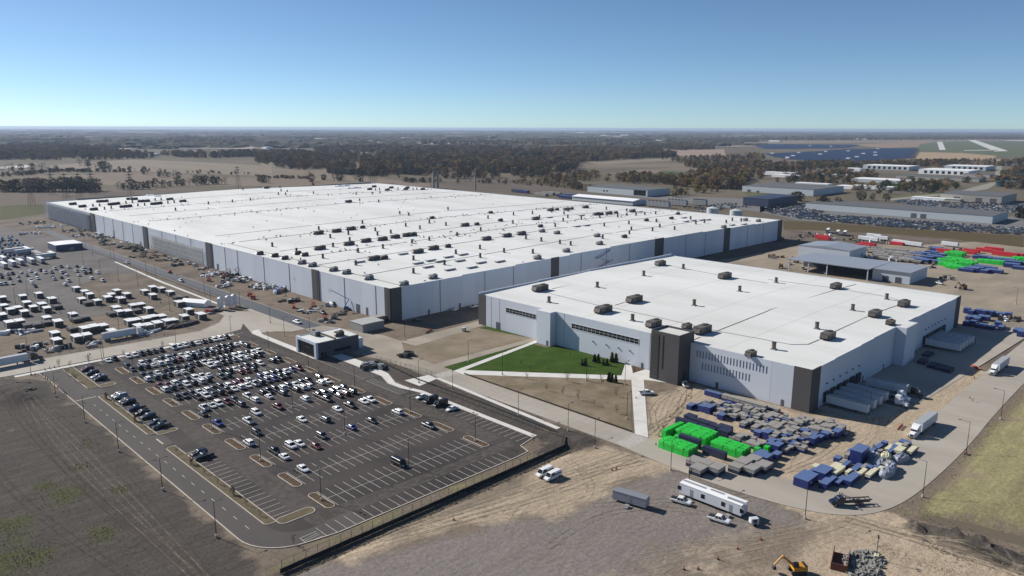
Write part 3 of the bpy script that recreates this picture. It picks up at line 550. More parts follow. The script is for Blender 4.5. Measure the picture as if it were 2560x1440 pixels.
# white material piles on the far roof
m_white = mat('white_wrap', sm((236, 236, 236)), .6)
for i, (px, py, l, w) in enumerate([(577.4, 917.8, 26, 5), (569.6, 876.0, 22, 4), (329.0, 945.3, 9, 4), (330.8, 921.5, 8, 3)]):
    t = thing('material_stack', ['long white wrapped bundle at the back edge of the factory roof', 'white wrapped bundle in front of the long one on the factory roof', 'white heap of roofing rolls at the left back of the roof', 'second white heap of roofing rolls beside the first'][i], 'bundle', (px, min(py, 940), rz_main(px)))
    for k in range(5):
        b = MB(); x0 = -l/2+k*l/5; b.box(x0, x0+l/5-.3, -w/2+RND.uniform(0, .8), w/2-RND.uniform(0, .8), 0, RND.uniform(.9, 2.0), taper=.25); link('bundle', b.mesh('bundle', m_white), t)
# ---------------------------------------------------------------- smaller building in front
SX0, SX1, SY0, SY1 = 251.6, 424, 104.6, 277.4; SAT = (SX0, SY0, 0)
def rz_s(x): return 15.35+1.0*(1-abs(x-338)/86.4)
sb = thing('warehouse', 'white warehouse in front with a charcoal tower, ribbon windows and loading docks', 'warehouse', SAT)
b = MB()
for x0, x1 in ((SX0+.2, 338), (338, SX1-.2)): b.add([(x0, SY0+.2, rz_s(x0)), (x1, SY0+.2, rz_s(x1)), (x1, SY1-.2, rz_s(x1)), (x0, SY1-.2, rz_s(x0))], [(0, 1, 2, 3)])
P_('roof', b, m_roof, sb, SAT)
b = MB(); b.box(SX0+.25, SX1-.25, SY0+.25, SY1-.25, 0, 15.1); P_('core_wall', b, m_back, sb, SAT)
HT = 15.8
def front_piece(y0, y1, z0, z1, m, name='wall_panel', x=SX0, th=.22):
    b = MB(); b.box(x, x+th, y0, y1, z0, z1); return P_(name, b, m, sb, SAT)
front_piece(SY0, 111.2, 0, HT+.1, m_gray, 'charcoal_corner', SX0-.12, .34); front_piece(272.2, SY1, 0, HT+.1, m_gray, 'charcoal_corner', SX0-.12, .34)
# slit windows between tower and corner: panels with real openings
def slit_wall(y0, y1):
    ys_ = [121.0+1.32*k for k in range(23)]
    b = MB()
    cur = y0
    for yy in ys_:
        lo = 126.5 < yy < 148
        b.box(SX0, SX0+.22, cur, yy, 0, HT)
        b.box(SX0, SX0+.22, yy, yy+.62, 0, 5.9 if lo else 10.5)
        if lo: b.box(SX0, SX0+.22, yy, yy+.62, 8.8, 10.5)
        b.box(SX0, SX0+.22, yy, yy+.62, 13.3, HT); cur = yy+.62
    b.box(SX0, SX0+.22, cur, y1, 0, HT)
    P_('wall_panel', b, m_panel, sb, SAT)
    for yy in ys_:
        front_piece(yy-.01, yy+.63, 10.5, 13.3, m_slit, 'slit_window', SX0+.1, .04)
        if 126.5 < yy < 148: front_piece(yy-.01, yy+.63, 5.9, 8.8, m_slit, 'slit_window', SX0+.1, .04)
front_piece(111.25, 119.5, 0, HT, m_panel2); slit_wall(119.57, 153.4)
def ribbon(y0, y1, w0, w1, z0, z1):
    """wall stretch y0..y1 with a ribbon window w0..w1"""
    front_piece(y0, w0-.02, 0, HT, m_panel2); front_piece(w1+.02, y1, 0, HT, m_panel2); front_piece(w0, w1, 0, z0, m_panel); front_piece(w0, w1, z1, HT, m_panel)
    fr = MB(); fr.box(SX0-.12, SX0+.1, w0, w1, z0, z0+.16); fr.box(SX0-.12, SX0+.1, w0, w1, z1-.16, z1); fr.box(SX0-.12, SX0+.1, w0, w0+.16, z0+.161, z1-.161); fr.box(SX0-.12, SX0+.1, w1-.16, w1, z0+.161, z1-.161)
    fo = P_('window_frame', fr, m_frame, sb, SAT); n_ = round((w1-w0)/2.3); w = (w1-w0-.32)/n_
    for k in range(n_):
        for r_, (a, c) in enumerate(((z0+.17, z0+(z1-z0)*.5-.04), (z0+(z1-z0)*.5+.04, z1-.17))):
            front_piece(w0+.16+k*w+.05, w0+.16+(k+1)*w-.05, a, c, m_glass, 'pane', SX0+.06, .04)
    for k in range(1, n_): front_piece(w0+.16+k*w-.045, w0+.16+k*w+.045, z0+.17, z1-.17, m_frame, 'mullion', SX0-.05, .13)
    front_piece(w0+.17, w1-.17, z0+(z1-z0)*.5-.035, z0+(z1-z0)*.5+.035, m_frame, 'mullion', SX0-.03, .1)
ribbon(166.6, 224.4, 178, 215.2, 9.6, 12.2); ribbon(233.1, 272.1, 237, 257.5, 9.6, 12.2)
for y in (172.6, 219.5, 262, 268): front_piece(y-.06, y+.06, 0, 15.7, m_conduit, 'panel_joint', SX0-.05, .045)
# stair projections
b = MB(); b.box(247.6, SX0-.01, 224.5, 233, 0, HT); P_('stair_core', b, m_panel, sb, SAT)
b = MB(); b.box(248, SX0-.3, 224.9, 232.6, HT+.002, HT+.03); P_('core_roof', b, m_roof, sb, SAT)
TX = 243.4
b = MB(); b.box(TX, 254, 153.5, 166.5, 0, 19.2); P_('tower', b, m_gray, sb, SAT)
b = MB(); b.box(TX-.1, TX-.01, 162.6, 166.5, .2, 19.1); P_('tower_louvre', b, m_unit2, sb, SAT)
for k in range(14):
    b = MB(); b.box(TX-.2, TX-.101, 162.8, 166.3, .8+k*1.28, 1.7+k*1.28); P_('louvre_blade', b, m_gray2, sb, SAT)
b = MB(); b.box(TX-.13, TX-.01, 160.6, 161.0, 5, 18.6); P_('tower_slot', b, m_black, sb, SAT)
for x0, x1, y0, y1 in ((TX, 254, 153.5, 153.85), (TX, 254, 166.15, 166.5), (TX, TX+.35, 153.86, 166.14), (253.65, 254, 153.86, 166.14)):
    b = MB(); b.box(x0, x1, y0, y1, 19.2, 20.0); P_('tower_parapet', b, m_gray, sb, SAT)
b = MB(); b.box(TX+.4, 253.6, 153.9, 166.1, 19.202, 19.25); P_('tower_roof', b, m_roof, sb, SAT)
b = MB(); b.box(247, 249, 153.38, 153.49, .1, 4.6); P_('tower_door', b, m_black, sb, SAT)
for y in (182.5, 188.5, 195, 202.5): 
    b = MB(); b.box(SX0-.55, SX0-.02, y-.25, y+.25, 6.0, 6.35); P_('wall_lamp', b, m_unit2, sb, SAT)
for y, w, h in ((176, 1.1, 2.3), (232.0, 0, 0), (263, 3, 3.6), (236, 1.1, 2.3), (114.6, 1.1, 2.4), (141, 1.2, 2.5)):
    if w: b = MB(); b.box(SX0-.08, SX0-.01, y-w/2, y+w/2, .05, h); P_('door', b, m_door, sb, SAT)
b = MB(); b.box(247.52, 247.59, 225.6, 226.8, .05, 2.4); P_('door', b, m_door, sb, SAT)
# dock side
def top_s(x): return 15.35+math.floor((rz_s(x)-15.35)/.24)*.24+.45
b = MB(); b.box(SX0+.23, 258.5, SY0-.12, SY0+.22, 0, HT+.1); P_('charcoal_corner', b, m_gray, sb, SAT)
b = MB(); b.box(417, SX1, SY0-.12, SY0+.22, 0, HT+.1); P_('charcoal_corner', b, m_gray, sb, SAT)
wall_run(258.55, 332.3, SY0, 'x', top_s, [m_panel, m_panel2], sb, SAT, 12); wall_run(346.1, 416.9, SY0, 'x', top_s, [m_panel, m_panel2], sb, SAT, 12)
b = MB(); b.box(332.4, 346, SY0-4.2, SY0+.22, 0, 16.6); P_('stair_core', b, m_panel, sb, SAT)
b = MB(); b.box(332.9, 345.5, SY0-3.7, SY0-.3, 16.602, 16.64); P_('core_roof', b, m_roof, sb, SAT)
b = MB(); b.box(SX0+.25, SX1, SY1-.22, SY1, 0, 16.2); P_('back_wall', b, m_panel, sb, SAT)
for k in range(4):
    b = MB(); x0 = SX0+.3+k*43; b.box(x0, x0+42.9, SY1-.8, SY1-.25, 15.2, 16.5+[0, .3, .55, .3][k]); P_('parapet', b, m_panel, sb, SAT)
b = MB(); b.box(SX1-.22, SX1, SY0+.25, SY1-.25, 0, 15.7); P_('side_wall', b, m_panel, sb, SAT)
DOCK_X = [264.5, 270.4, 276.2, 282.0, 288, 294]+[372+4.6*k for k in range(7)]
for x in DOCK_X:
    b = MB(); b.box(x-1.9, x+1.9, SY0-.75, SY0-.02, 1.2, 5.0); P_('dock_shelter', b, m_black, sb, SAT)
    b = MB(); b.box(x-.3, x+.3, SY0-.5, SY0-.02, 7.8, 8.2); P_('wall_lamp', b, m_unit2, sb, SAT)
for x in (300, 322, 351): b = MB(); b.box(x-.55, x+.55, SY0-.08, SY0-.01, .05, 2.4); P_('door', b, m_door, sb, SAT)
# its roof
def srl(pts, w=.35): roof_line(pts, w, .16, rz_s, sb, m_conduit, SAT)
for pl in [[(278.9,258.9),(275.6,221.2),(276.7,210.1),(276.2,181.6),(275.7,171.1),(274.7,156),(276.7,133.9)],[(287.2,259.5),(384.1,257.9)],[(281.1,213.6),(289.7,214.1)],[(274,155.5),(321.5,156.6)],[(254.7,155.3),(261.8,155.6)],[(390,261.8),(383.6,214.2),(382.6,187.6)],[(322.3,157),(390.8,155.1),(416.8,153.9)],[(276.3,133.7),(277.4,124.7),(282.2,120.1),(291.6,119.8)],[(308.1,120.3),(342.2,120.2)],[(358.9,120.2),(377.1,119.4)],[(393.1,192.9),(396.4,159.6),(394.8,130.6),(390.6,122.1)]]: srl([(min(max(x, SX0+1), SX1-1), min(max(y, SY0+1), SY1-1)) for x, y in pl], .28)
for x in (283, 314, 362, 393): roof_line([(x, SY0+1), (x, SY1-1)], .14, .03, rz_s, sb, mat('roof_seam', sm((196, 196, 193)), .8), SAT, 'roof_seam')
for y in (140, 175, 210, 245): roof_line([(SX0+1, y), (338, y), (SX1-1, y)], .14, .03, rz_s, sb, mat('roof_seam', sm((196, 196, 193)), .8), SAT, 'roof_seam')
SU = [((280.3,261.3), 'B', 'brown air handler nearest the left corner of the warehouse roof'), ((267.2,209.4), 'B', 'large brown air handler above the long ribbon window of the warehouse'), ((293.5,211.3), 'B', 'large brown air handler set just behind the one above the ribbon window'), ((262.8,178.7), 'M', 'brown air handler just behind and left of the charcoal tower'), ((268.5,158.6), 'B', 'large brown air handler right behind the charcoal tower'), ((269.8,166.8), 'T', 'small brown box unit beside the air handler behind the charcoal tower'), ((387.4,260.5), 'M', 'brown air handler at the far back corner of the warehouse roof'), ((378.4,211.3), 'B', 'brown air handler in the middle back of the warehouse roof'), ((397,156.7), 'M', 'brown air handler near the back right edge of the warehouse roof'), ((378.4,116.8), 'M', 'hindmost of three brown air handlers in line along the dock side roof'), ((345.9,118.2), 'M', 'middle of three brown air handlers in line along the dock side roof'), ((295.9,118.1), 'M', 'front one of three brown air handlers along the dock side roof'), ((335.4,108), 'T', 'small box unit at the dock side edge of the warehouse roof'), ((253.1,128.7), 'T', 'small dark unit on the warehouse roof above the slit windows')]
for (p, k, lab) in SU: place(RT[k], 'rooftop_unit', lab, 'air handler', (p[0], p[1], rz_s(p[0])), 0, 'air handlers on the warehouse roof')
row_labels([(263.7,240.1),(306.6,244.9),(349.6,246),(386.3,243.5),(350.5,186.9),(306.9,186.5),(263.8,190.6),(387.3,185.3),(387.8,127.9),(350.2,129.7),(306.8,127.4),(266.7,126.5)], ST2, 'exhaust_stack', 'exhaust stack', 'brown exhaust stack on the warehouse roof, %s from the left', 'exhaust stacks on the warehouse roof', rz_s)
# ---------------------------------------------------------------- vehicles
m_tyre = mat('tyre_rubber', (.012, .012, .012), .85); m_rim = mat('wheel_rim', (.35, .35, .36), .35, metal=.7)
m_lamp = mat('headlight_glass', (.75, .76, .78), .15); m_tail = mat('tail_light', (.35, .01, .01), .3)
PAINT = {'W': ('white', sm((232, 232, 230))), 'S': ('silver', sm((172, 175, 178))), 'G': ('grey', sm((74, 77, 81))), 'K': ('black', (.006, .006, .007)), 'B': ('blue', sm((32, 52, 120))), 'R': ('dark red', sm((96, 22, 24))), 'N': ('navy', sm((24, 32, 60)))}
PM = {k: mat('car_paint_'+v[0].replace(' ', '_'), v[1], .32, spec=.5, coat=.3, metal=.25 if k in 'SG' else 0) for k, v in PAINT.items()}
def car_meshes(kind, pm, key):
    """x = forward; returns the part list"""
    L_, W_ = {'sedan': (4.75, 1.82), 'suv': (4.8, 1.92), 'pickup': (5.8, 2.0), 'van': (5.9, 2.05)}[kind]; h = W_/2
    # lower body: rings across x, outline of half-widths and heights
    def ring(x, w, zb, zt, sh=.12): return [(x, -w, zb+.1), (x, -w, zt-sh), (x, -w+sh, zt), (x, w-sh, zt), (x, w, zt-sh), (x, w, zb+.1), (x, w-.1, zb), (x, -w+.1, zb)]
    if kind == 'sedan': st = [(-L_/2, .86, .42, .82), (-L_/2+.12, .93, .3, .98), (-1.35, 1, .24, 1.0), (-.4, 1, .22, .97), (.75, 1, .22, .95), (1.75, .98, .24, .84), (L_/2-.25, .9, .28, .72), (L_/2, .78, .38, .6)]
    elif kind == 'suv': st = [(-L_/2, .88, .5, .95), (-L_/2+.1, .95, .36, 1.12), (-1.4, 1, .3, 1.13), (-.4, 1, .28, 1.1), (.85, 1, .28, 1.08), (1.8, .98, .3, 1.0), (L_/2-.22, .92, .34, .9), (L_/2, .82, .45, .72)]
    elif kind == 'van': st = [(-L_/2, .93, .5, 1.25), (-L_/2+.1, .98, .38, 1.3), (0, 1, .34, 1.3), (1.5, 1, .34, 1.28), (2.1, .98, .34, 1.12), (L_/2-.2, .93, .38, .98), (L_/2, .85, .48, .75)]
    else: st = [(-L_/2, .93, .6, .7), (-L_/2+.08, .97, .5, 1.12), (-1.05, .98, .46, 1.14), (-.95, 1, .42, 1.14), (.6, 1, .4, 1.14), (1.1, 1, .4, 1.16), (2.2, .98, .42, 1.1), (L_/2-.15, .95, .46, 1.02), (L_/2, .86, .55, .8)]
    bd = MB(); bd.loft([ring(x, w*h, zb, zt) for x, w, zb, zt in st])
    # greenhouse glass and painted roof
    gh = {'sedan': ((-1.75, -1.05, .35, 1.2), .95, 1.45), 'suv': ((-2.28, -2.0, .45, 1.25), 1.08, 1.72), 'van': ((-2.85, -2.75, 1.35, 2.1), 1.26, 2.15), 'pickup': ((-.85, -.6, .75, 1.45), 1.12, 1.86)}[kind]
    (xa, xb, xc, xd), z0, z1 = gh; w0, w1 = h*.95, h*.78
    gl = MB(); gl.loft([[(xa, -w0, z0), (xd, -w0, z0), (xd, w0, z0), (xa, w0, z0)], [(xb, -w1, z1-.03), (xc, -w1, z1-.03), (xc, w1, z1-.03), (xb, w1, z1-.03)]])
    bd.loft([[(xb-.06, -w1-.03, z1-.05), (xc+.1, -w1-.03, z1-.05), (xc+.1, w1+.03, z1-.05), (xb-.06, w1+.03, z1-.05)], [(xb+.1, -w1+.08, z1+.04), (xc-.1, -w1+.08, z1+.04), (xc-.1, w1-.08, z1+.04), (xb+.1, w1-.08, z1+.04)]])
    for s in (-1, 1):                                        # pillars
        for (p0, p1, t) in (((xd, z0), (xc, z1-.04), .05), ((xa, z0), (xb, z1-.04), .07), (((xa+xd)/2-.1, z0), ((xb+xc)/2-.1, z1-.04), .05)):
            bd.add([(p0[0]-t, s*(w0+.012), p0[1]), (p0[0]+t, s*(w0+.012), p0[1]), (p1[0]+t, s*(w1+.012), p1[1]), (p1[0]-t, s*(w1+.012), p1[1]), (p0[0]-t, s*(w0-.05), p0[1]), (p0[0]+t, s*(w0-.05), p0[1]), (p1[0]+t, s*(w1-.05), p1[1]), (p1[0]-t, s*(w1-.05), p1[1])], [(0, 1, 2, 3), (4, 5, 1, 0), (5, 6, 2, 1), (6, 7, 3, 2), (7, 4, 0, 3)])
    parts = [('body', bd.mesh('car_body', pm)), ('windows', gl.mesh('car_windows', m_glass))]
    if kind == 'van':
        bd2 = MB(); bd2.box(-2.84, .1, -h*.9, h*.9, 1.3, 2.12, taper=.06); parts.append(('cargo_side', bd2.mesh('cargo_side', pm)))
    if kind == 'pickup':
        bb = MB(); bb.box(-L_/2+.14, -1.0, -h+.16, h-.16, .9, 1.155); parts.append(('bed', bb.mesh('bed', m_black)))
    return parts, st, L_, h
def wheel_mesh(r=.34, w=.24):
    t = MB(); t.cyl((0, -w/2, 0), (0, w/2, 0), r, n=12); q = MB(); q.cyl((0, -w/2-.012, 0), (0, w/2+.012, 0), r*.6, n=8)
    return t.mesh('wheel', m_tyre), q.mesh('rim', m_rim)
WM, RM = wheel_mesh()
b = MB(); b.box(-.04, .04, -.2, .2, -.08, .08); HL = b.mesh('headlight', m_lamp); TL = b.mesh('tail_light', m_tail)
CAR = {}
for kind in ('sedan', 'suv', 'pickup', 'van'):
    for k in PAINT:
        parts, st, L_, h = car_meshes(kind, PM[k], k); ax = {'sedan': 1.4, 'suv': 1.42, 'pickup': 1.85, 'van': 1.85}[kind]; wz = .34 if kind in ('sedan',) else .38
        spec = list(parts); zt = {'sedan': .62, 'suv': .78, 'pickup': .9, 'van': .85}[kind]
        wh = [('wheel', WM, (sx*ax, sy*(h-.1), .34), [('rim', RM)]) for sx in (-1, 1) for sy in (-1, 1)]
        li = [('headlight', HL, (L_/2-.06, s*h*.62, zt)) for s in (-1, 1)]+[('tail_light', TL, (-L_/2+.02, s*h*.72, zt+.1)) for s in (-1, 1)]
        CAR[kind, k] = spec+wh+li
        CAR[kind, k, 'far'] = joined(spec+[w_[:3] for w_ in wh], 'car')
def car(kind, k, x, y, rz, label, group, near=True):
    name = {'sedan': 'parked_car', 'suv': 'parked_car', 'pickup': 'pickup_truck', 'van': 'van'}[kind]; cat = {'sedan': 'car', 'suv': 'car', 'pickup': 'pickup truck', 'van': 'van'}[kind]
    if near: return place(CAR[kind, k], name, label, cat, (x, y, .036), rz, group)
    return tag(link(name, CAR[kind, k, 'far'], None, (x, y, .036), rz), label, cat, group)
ROWF = {10: ('K.WKWKSKWWWKGSKKKWS', 'GKGWWWKRWKGKKKKK..K'), 9: ('KGWKKKKGKWWKKKWWKWW', 'WGKKWWK..WWKKGWWKK.'), 8: ('RRWGKWWW.KKWGKKW.KK', 'WGGWKWK.GG.RRK.....'), 7: ('KGKWWKKWRRW.BWKKWBR', '..KWGKKWWWWKGBKK...'), 6: ('.WWWRG.W.KKKWGWGK.K', 'G....G.W.W.G.KWW.WW'), 5: ('B....W..R...W.KGKWK', '...W..........K.GRK'), 4: ('..K.....W....W.K.WW', 'W.........G........'), 3: ('.K.WW..G...B..K...W', '.W...R.............'), 2: ('.W................G', '...................'), 1: ('.........K.........', '...................')}
FIXK = {(5, 0, 0): 'pickup', (5, 0, 8): 'pickup', (5, 1, 14): 'pickup', (4, 0, 15): 'pickup', (3, 0, 1): 'pickup', (3, 0, 14): 'sedan', (2, 0, 18): 'pickup', (1, 0, 9): 'van', (8, 0, 0): 'pickup', (10, 1, 9): 'van', (3, 0, 11): 'sedan', (2, 0, 1): 'sedan', (3, 1, 5): 'sedan', (6, 1, 17): 'suv', (9, 0, 18): 'pickup'}
KN = {'sedan': 'sedan', 'suv': 'sport utility', 'pickup': 'pickup', 'van': 'van'}
PLOT_G = 'cars parked in the rows of the main car park'
for r_ in range(10, 0, -1):
    y = ROWS[r_-1]
    for s, st_ in enumerate(ROWF[r_]):
        tot = sum(ch != '.' for ch in st_); n_ = 0
        for k, ch in enumerate(st_):
            if ch == '.': continue
            n_ += 1; kind = FIXK.get((r_, s, k)) or RND.choice(['sedan', 'sedan', 'suv', 'suv', 'suv', 'pickup'])
            fwd = RND.random() < .72; yy = y+(2.75 if s == 0 else -2.75)+RND.uniform(-.25, .25); x = 97.2+2.74*(k+.5)+RND.uniform(-.12, .12)
            rz = (math.pi/2 if (s == 1) == fwd else -math.pi/2)+RND.uniform(-.02, .02)
            rowname = ordinal(21-2*r_+s) if True else ''
            lab = '%s %s in the %s parking row from the boulevard, %s from the left' % (PAINT[ch][0], KN[kind], ordinal(2*(10-r_)+s+2), ordinal(n_)) if tot > 1 else '%s %s parked alone in the %s parking row from the boulevard' % (PAINT[ch][0], KN[kind], ordinal(2*(10-r_)+s+2))
            car(kind, ch, x, yy, rz, lab, PLOT_G, y < 300)
n_ = 0
for k, ch in enumerate('.WK.WWKKKK.WWWKWKKWWK'):
    if ch == '.': continue
    n_ += 1; car(RND.choice(['sedan', 'suv', 'suv']) if k != 11 else 'van', ch, 92.4+2.74*(k+.5)-1.2, 340.2, -math.pi/2+RND.uniform(-.02, .02), '%s car in the row along the boulevard kerb, %s from the left' % (PAINT[ch][0], ordinal(n_)), PLOT_G, False)
# end rows: left strip facing the access road, right row by the walk
LS = [(292.2, 'S', 'sedan', 'silver sedan at the far end of the left end row beside the access road'), (289.5, 'S', 'suv', 'silver sport utility second in the left end row beside the access road'), (284, 'G', 'sedan', 'grey sedan third in the left end row beside the access road'), (281.2, 'K', 'suv', 'black sport utility fourth in the left end row by the access road'), (273, 'N', 'pickup', 'navy pickup with pale cab roof in the left end row'), (267.5, 'K', 'sedan', 'black low sedan just beyond the grey car in the left end row'), (262, 'G', 'suv', 'grey sport utility in the middle of the left end row'), (254, 'G', 'pickup', 'grey pickup second from the near end of the left end row'), (250, 'K', 'pickup', 'black pickup at the near end of the left end row'), (220, 'K', 'suv', 'black sport utility at the head of the empty left end bays'), (216.5, 'K', 'pickup', 'black pickup beside the empty left end bays'),
      (333, 'R', 'suv', 'dark red car first in the short row at the lot corner'), (326.5, 'K', 'suv', 'black car second in the short row at the lot corner'), (320.5, 'S', 'sedan', 'silver car third in the short row at the lot corner'), (316.5, 'K', 'suv', 'black car last in the short row at the lot corner')]
for y, ch, kind, lab in LS: car(kind, ch, 84+(1.3 if y > 300 else 0), y, math.pi+RND.uniform(-.03, .03), lab, 'cars in the left end row of the car park')
for (x, y), ch, kind, lab in zip([(164.8,211.8),(164.9,206.4),(164.6,201),(164.4,194.6)], 'WKKW', ('sedan', 'van', 'van', 'sedan'), ('white sedan first in the right end row by the pale walk', 'black van second in the right end row by the pale walk', 'black van third in the right end row by the pale walk', 'white sedan last in the right end row by the pale walk')):
    car(kind, ch, 163.4, y, math.pi, lab, 'cars in the right end row of the car park')
# ---- single pickups and vans about the site
def sites(px, k, kind, rz, lab, grp=None, z=.05): return car(kind, k, px[0], px[1], rz, lab, grp)
sites((149.4,136.9), 'W', 'van', math.pi, 'white van on the left of the pair parked on the sandy track', 'white vans on the sandy track'); sites((149.4,133.7), 'W', 'van', math.pi, 'white van on the right of the pair parked on the sandy track', 'white vans on the sandy track')
sites((163.1,99.9), 'W', 'pickup', -1.35, 'white pickup parked at the left end of the long white office trailer'); sites((161.7,87.7), 'W', 'pickup', -1.4, 'white pickup parked in front of the right half of the long white office trailer')
sites((226.4,155.9), 'W', 'pickup', -.65, 'white pickup standing beside the pale walk near the charcoal tower'); sites((245,151.1), 'W', 'pickup', .8, 'white pickup in the shade at the foot of the charcoal tower')
sites((185.9,343), 'W', 'pickup', math.pi/2+3.14, 'white pickup driving on the dark road by the factory'); sites((185.9,491.5), 'W', 'pickup', 1.57, 'white pickup far along the dark road beside the factory'); sites((184,585.5), 'W', 'pickup', -1.57, 'white pickup farthest along the dark road beside the factory')
sites((262,308), 'W', 'sedan', 0.2, 'white car in the shade of the factory end wall'); sites((273.9,305.8), 'W', 'pickup', .1, 'white pickup behind the warehouse corner in the factory shade'); sites((232.3,303.8), 'G', 'sedan', 0, 'dark grey car in the shade of the factory charcoal corner')
for i, (x, y) in enumerate([(215.8,552.7),(215.6,541.6)]): sites((x, y), 'W', 'suv', .5, ['white car parked on the dirt under the scaffolded wall', 'second white car parked on the dirt under the scaffolded wall'][i])
for i, (x, y) in enumerate([(532.9,246),(522.6,230.7),(515.1,211.6),(534.5,145.4),(689.8,278)]): sites((x, y), 'WWSWW'[i], ['pickup', 'pickup', 'suv', 'pickup', 'suv'][i], .4*i, ['white pickup on the gravel left of the metal shed', 'white pickup parked at the open bay of the metal shed', 'silver car under the canopy of the metal shed', 'white pickup beside dark crates right of the metal shed', 'white car behind the metal shed near red containers'][i])
# cars in the far staff lot at left
L2 = [(111,594.8),(114,595.3),(119.3,595.2),(125,596.3),(130.5,594.7),(132.5,591.7),(144.8,601.2),(148.3,596.2),(153.4,595.6),(139.6,595.4),(114.3,581.9),(119.2,582),(124.8,582.9),(134,582.6),(139.1,576.7),(147.5,574.7),(149.7,562.5),(156.2,575.3),(152.4,562.4),(105.7,584.4),(108.1,575.1),(130.2,562.8),(121.8,564.3),(133.5,556.3),(144.4,557.8),(155.9,558.1),(111.1,563.1),(116.5,558.8),(133.7,541.4),(105.8,558),(115.1,549),(146.9,540.1),(149.8,526.8),(155.9,587.8),(128.6,529.6),(130.5,583.5),(102.5,559),(139,565.4),(99.9,559.3),(113.9,536.5),(141.3,580.7),(128.8,553.8),(107,593.7),(152.4,577.8)]
for i, (x, y) in enumerate(sorted(L2, key=imgx)):
    ch = RND.choice('WWWSKKGKW'); car(RND.choice(['sedan', 'suv', 'pickup']), ch, x, y, RND.choice([1.57, -1.57])+RND.uniform(-.05, .05), '%s car in the staff lot beyond the white cabins, %s counted from the left' % (PAINT[ch][0], ordinal(i+1)), 'cars in the staff lot beyond the cabins', False)
# car masses: the packed lots far away
def car_mass(name, label, spots):
    b = MB(); 
    for x, y, rz, c in spots:
        b.box(-2.3, 2.3, -.9, .9, .35, 1.0, c, rz, (x, y), skip='b'); b.box(-1.7, 1.2, -.85, .85, 1.0, 1.55, 3 if c != 3 else 2, rz, (x, y), taper=.25, skip='b')
    tag(link(name, b.mesh(name, [PM['W'], PM['K'], PM['G'], m_glass, PM['B'], PM['R'], PM['S']])), label, None, None, 'stuff')
sp = []
for k in range(62):
    px, py = RND.uniform(0, 1), RND.uniform(0, 1); sp.append((RND.uniform(118, 150), RND.choice([640+5.6*j*2.2 for j in range(16)])+RND.uniform(-1, 1), RND.choice([0, 3.14]), RND.choice([0, 0, 1, 1, 2, 6, 4])))
for j in range(14):
    for k in range(11): 
        if RND.random() < .72: sp.append((112+2.9*k+j*1.2, 640+j*12+RND.choice([0, 5.4]), 1.57, RND.choice([0, 0, 6, 1, 1, 2, 4, 5])))
car_mass('parked_cars', 'packed rows of parked cars at the far left edge', sp)
# ---------------------------------------------------------------- trucks and trailers
m_trw = mat('trailer_white', sm((208, 211, 214)), .45, var=.5, scale=.4, col2=sm((186, 189, 193)), spec=.4); m_trg = mat('trailer_grey', sm((150, 152, 155)), .5, metal=.2)
m_chas = mat('chassis', (.025, .025, .027), .6); m_trtop = mat('trailer_roof', sm((164, 166, 168)), .5)
BW = wheel_mesh(.5, .3)
def trailer_spec(L_=14.6, roof=m_trtop):
    a = MB(); a.box(0, L_, -1.3, 1.3, 1.15, 3.95); r = MB(); r.box(.05, L_-.05, -1.25, 1.25, 3.955, 4.03); ch = MB(); ch.box(.4, L_-.6, -.5, .5, .85, 1.14); ch.box(L_-4.2, L_-4, -.9, .9, .1, .84)
    rib = MB()
    for k in range(14):
        x = .5+k*(L_-1)/13; rib.box(x-.04, x+.04, -1.33, -1.301, 1.25, 3.85); rib.box(x-.04, x+.04, 1.301, 1.33, 1.25, 3.85)
    dr = MB(); dr.box(-.05, -.005, -1.22, -.03, 1.25, 3.85); dr2 = MB(); dr2.box(-.05, -.005, .03, 1.22, 1.25, 3.85)
    return [('box', a.mesh('trailer_box', m_trw), (0, 0, 0), [('rear_door', dr.mesh('rear_door', m_trg)), ('rear_door', dr2.mesh('rear_door', m_trg)), ('side_rib', rib.mesh('side_rib', m_trw))]), ('roof', r.mesh('trailer_roof', roof)), ('chassis', ch.mesh('chassis', m_chas))]+[('wheel', BW[0], (x, s*1.05, .5), [('rim', BW[1])]) for x in (1.4, 2.7) for s in (-1, 1)]
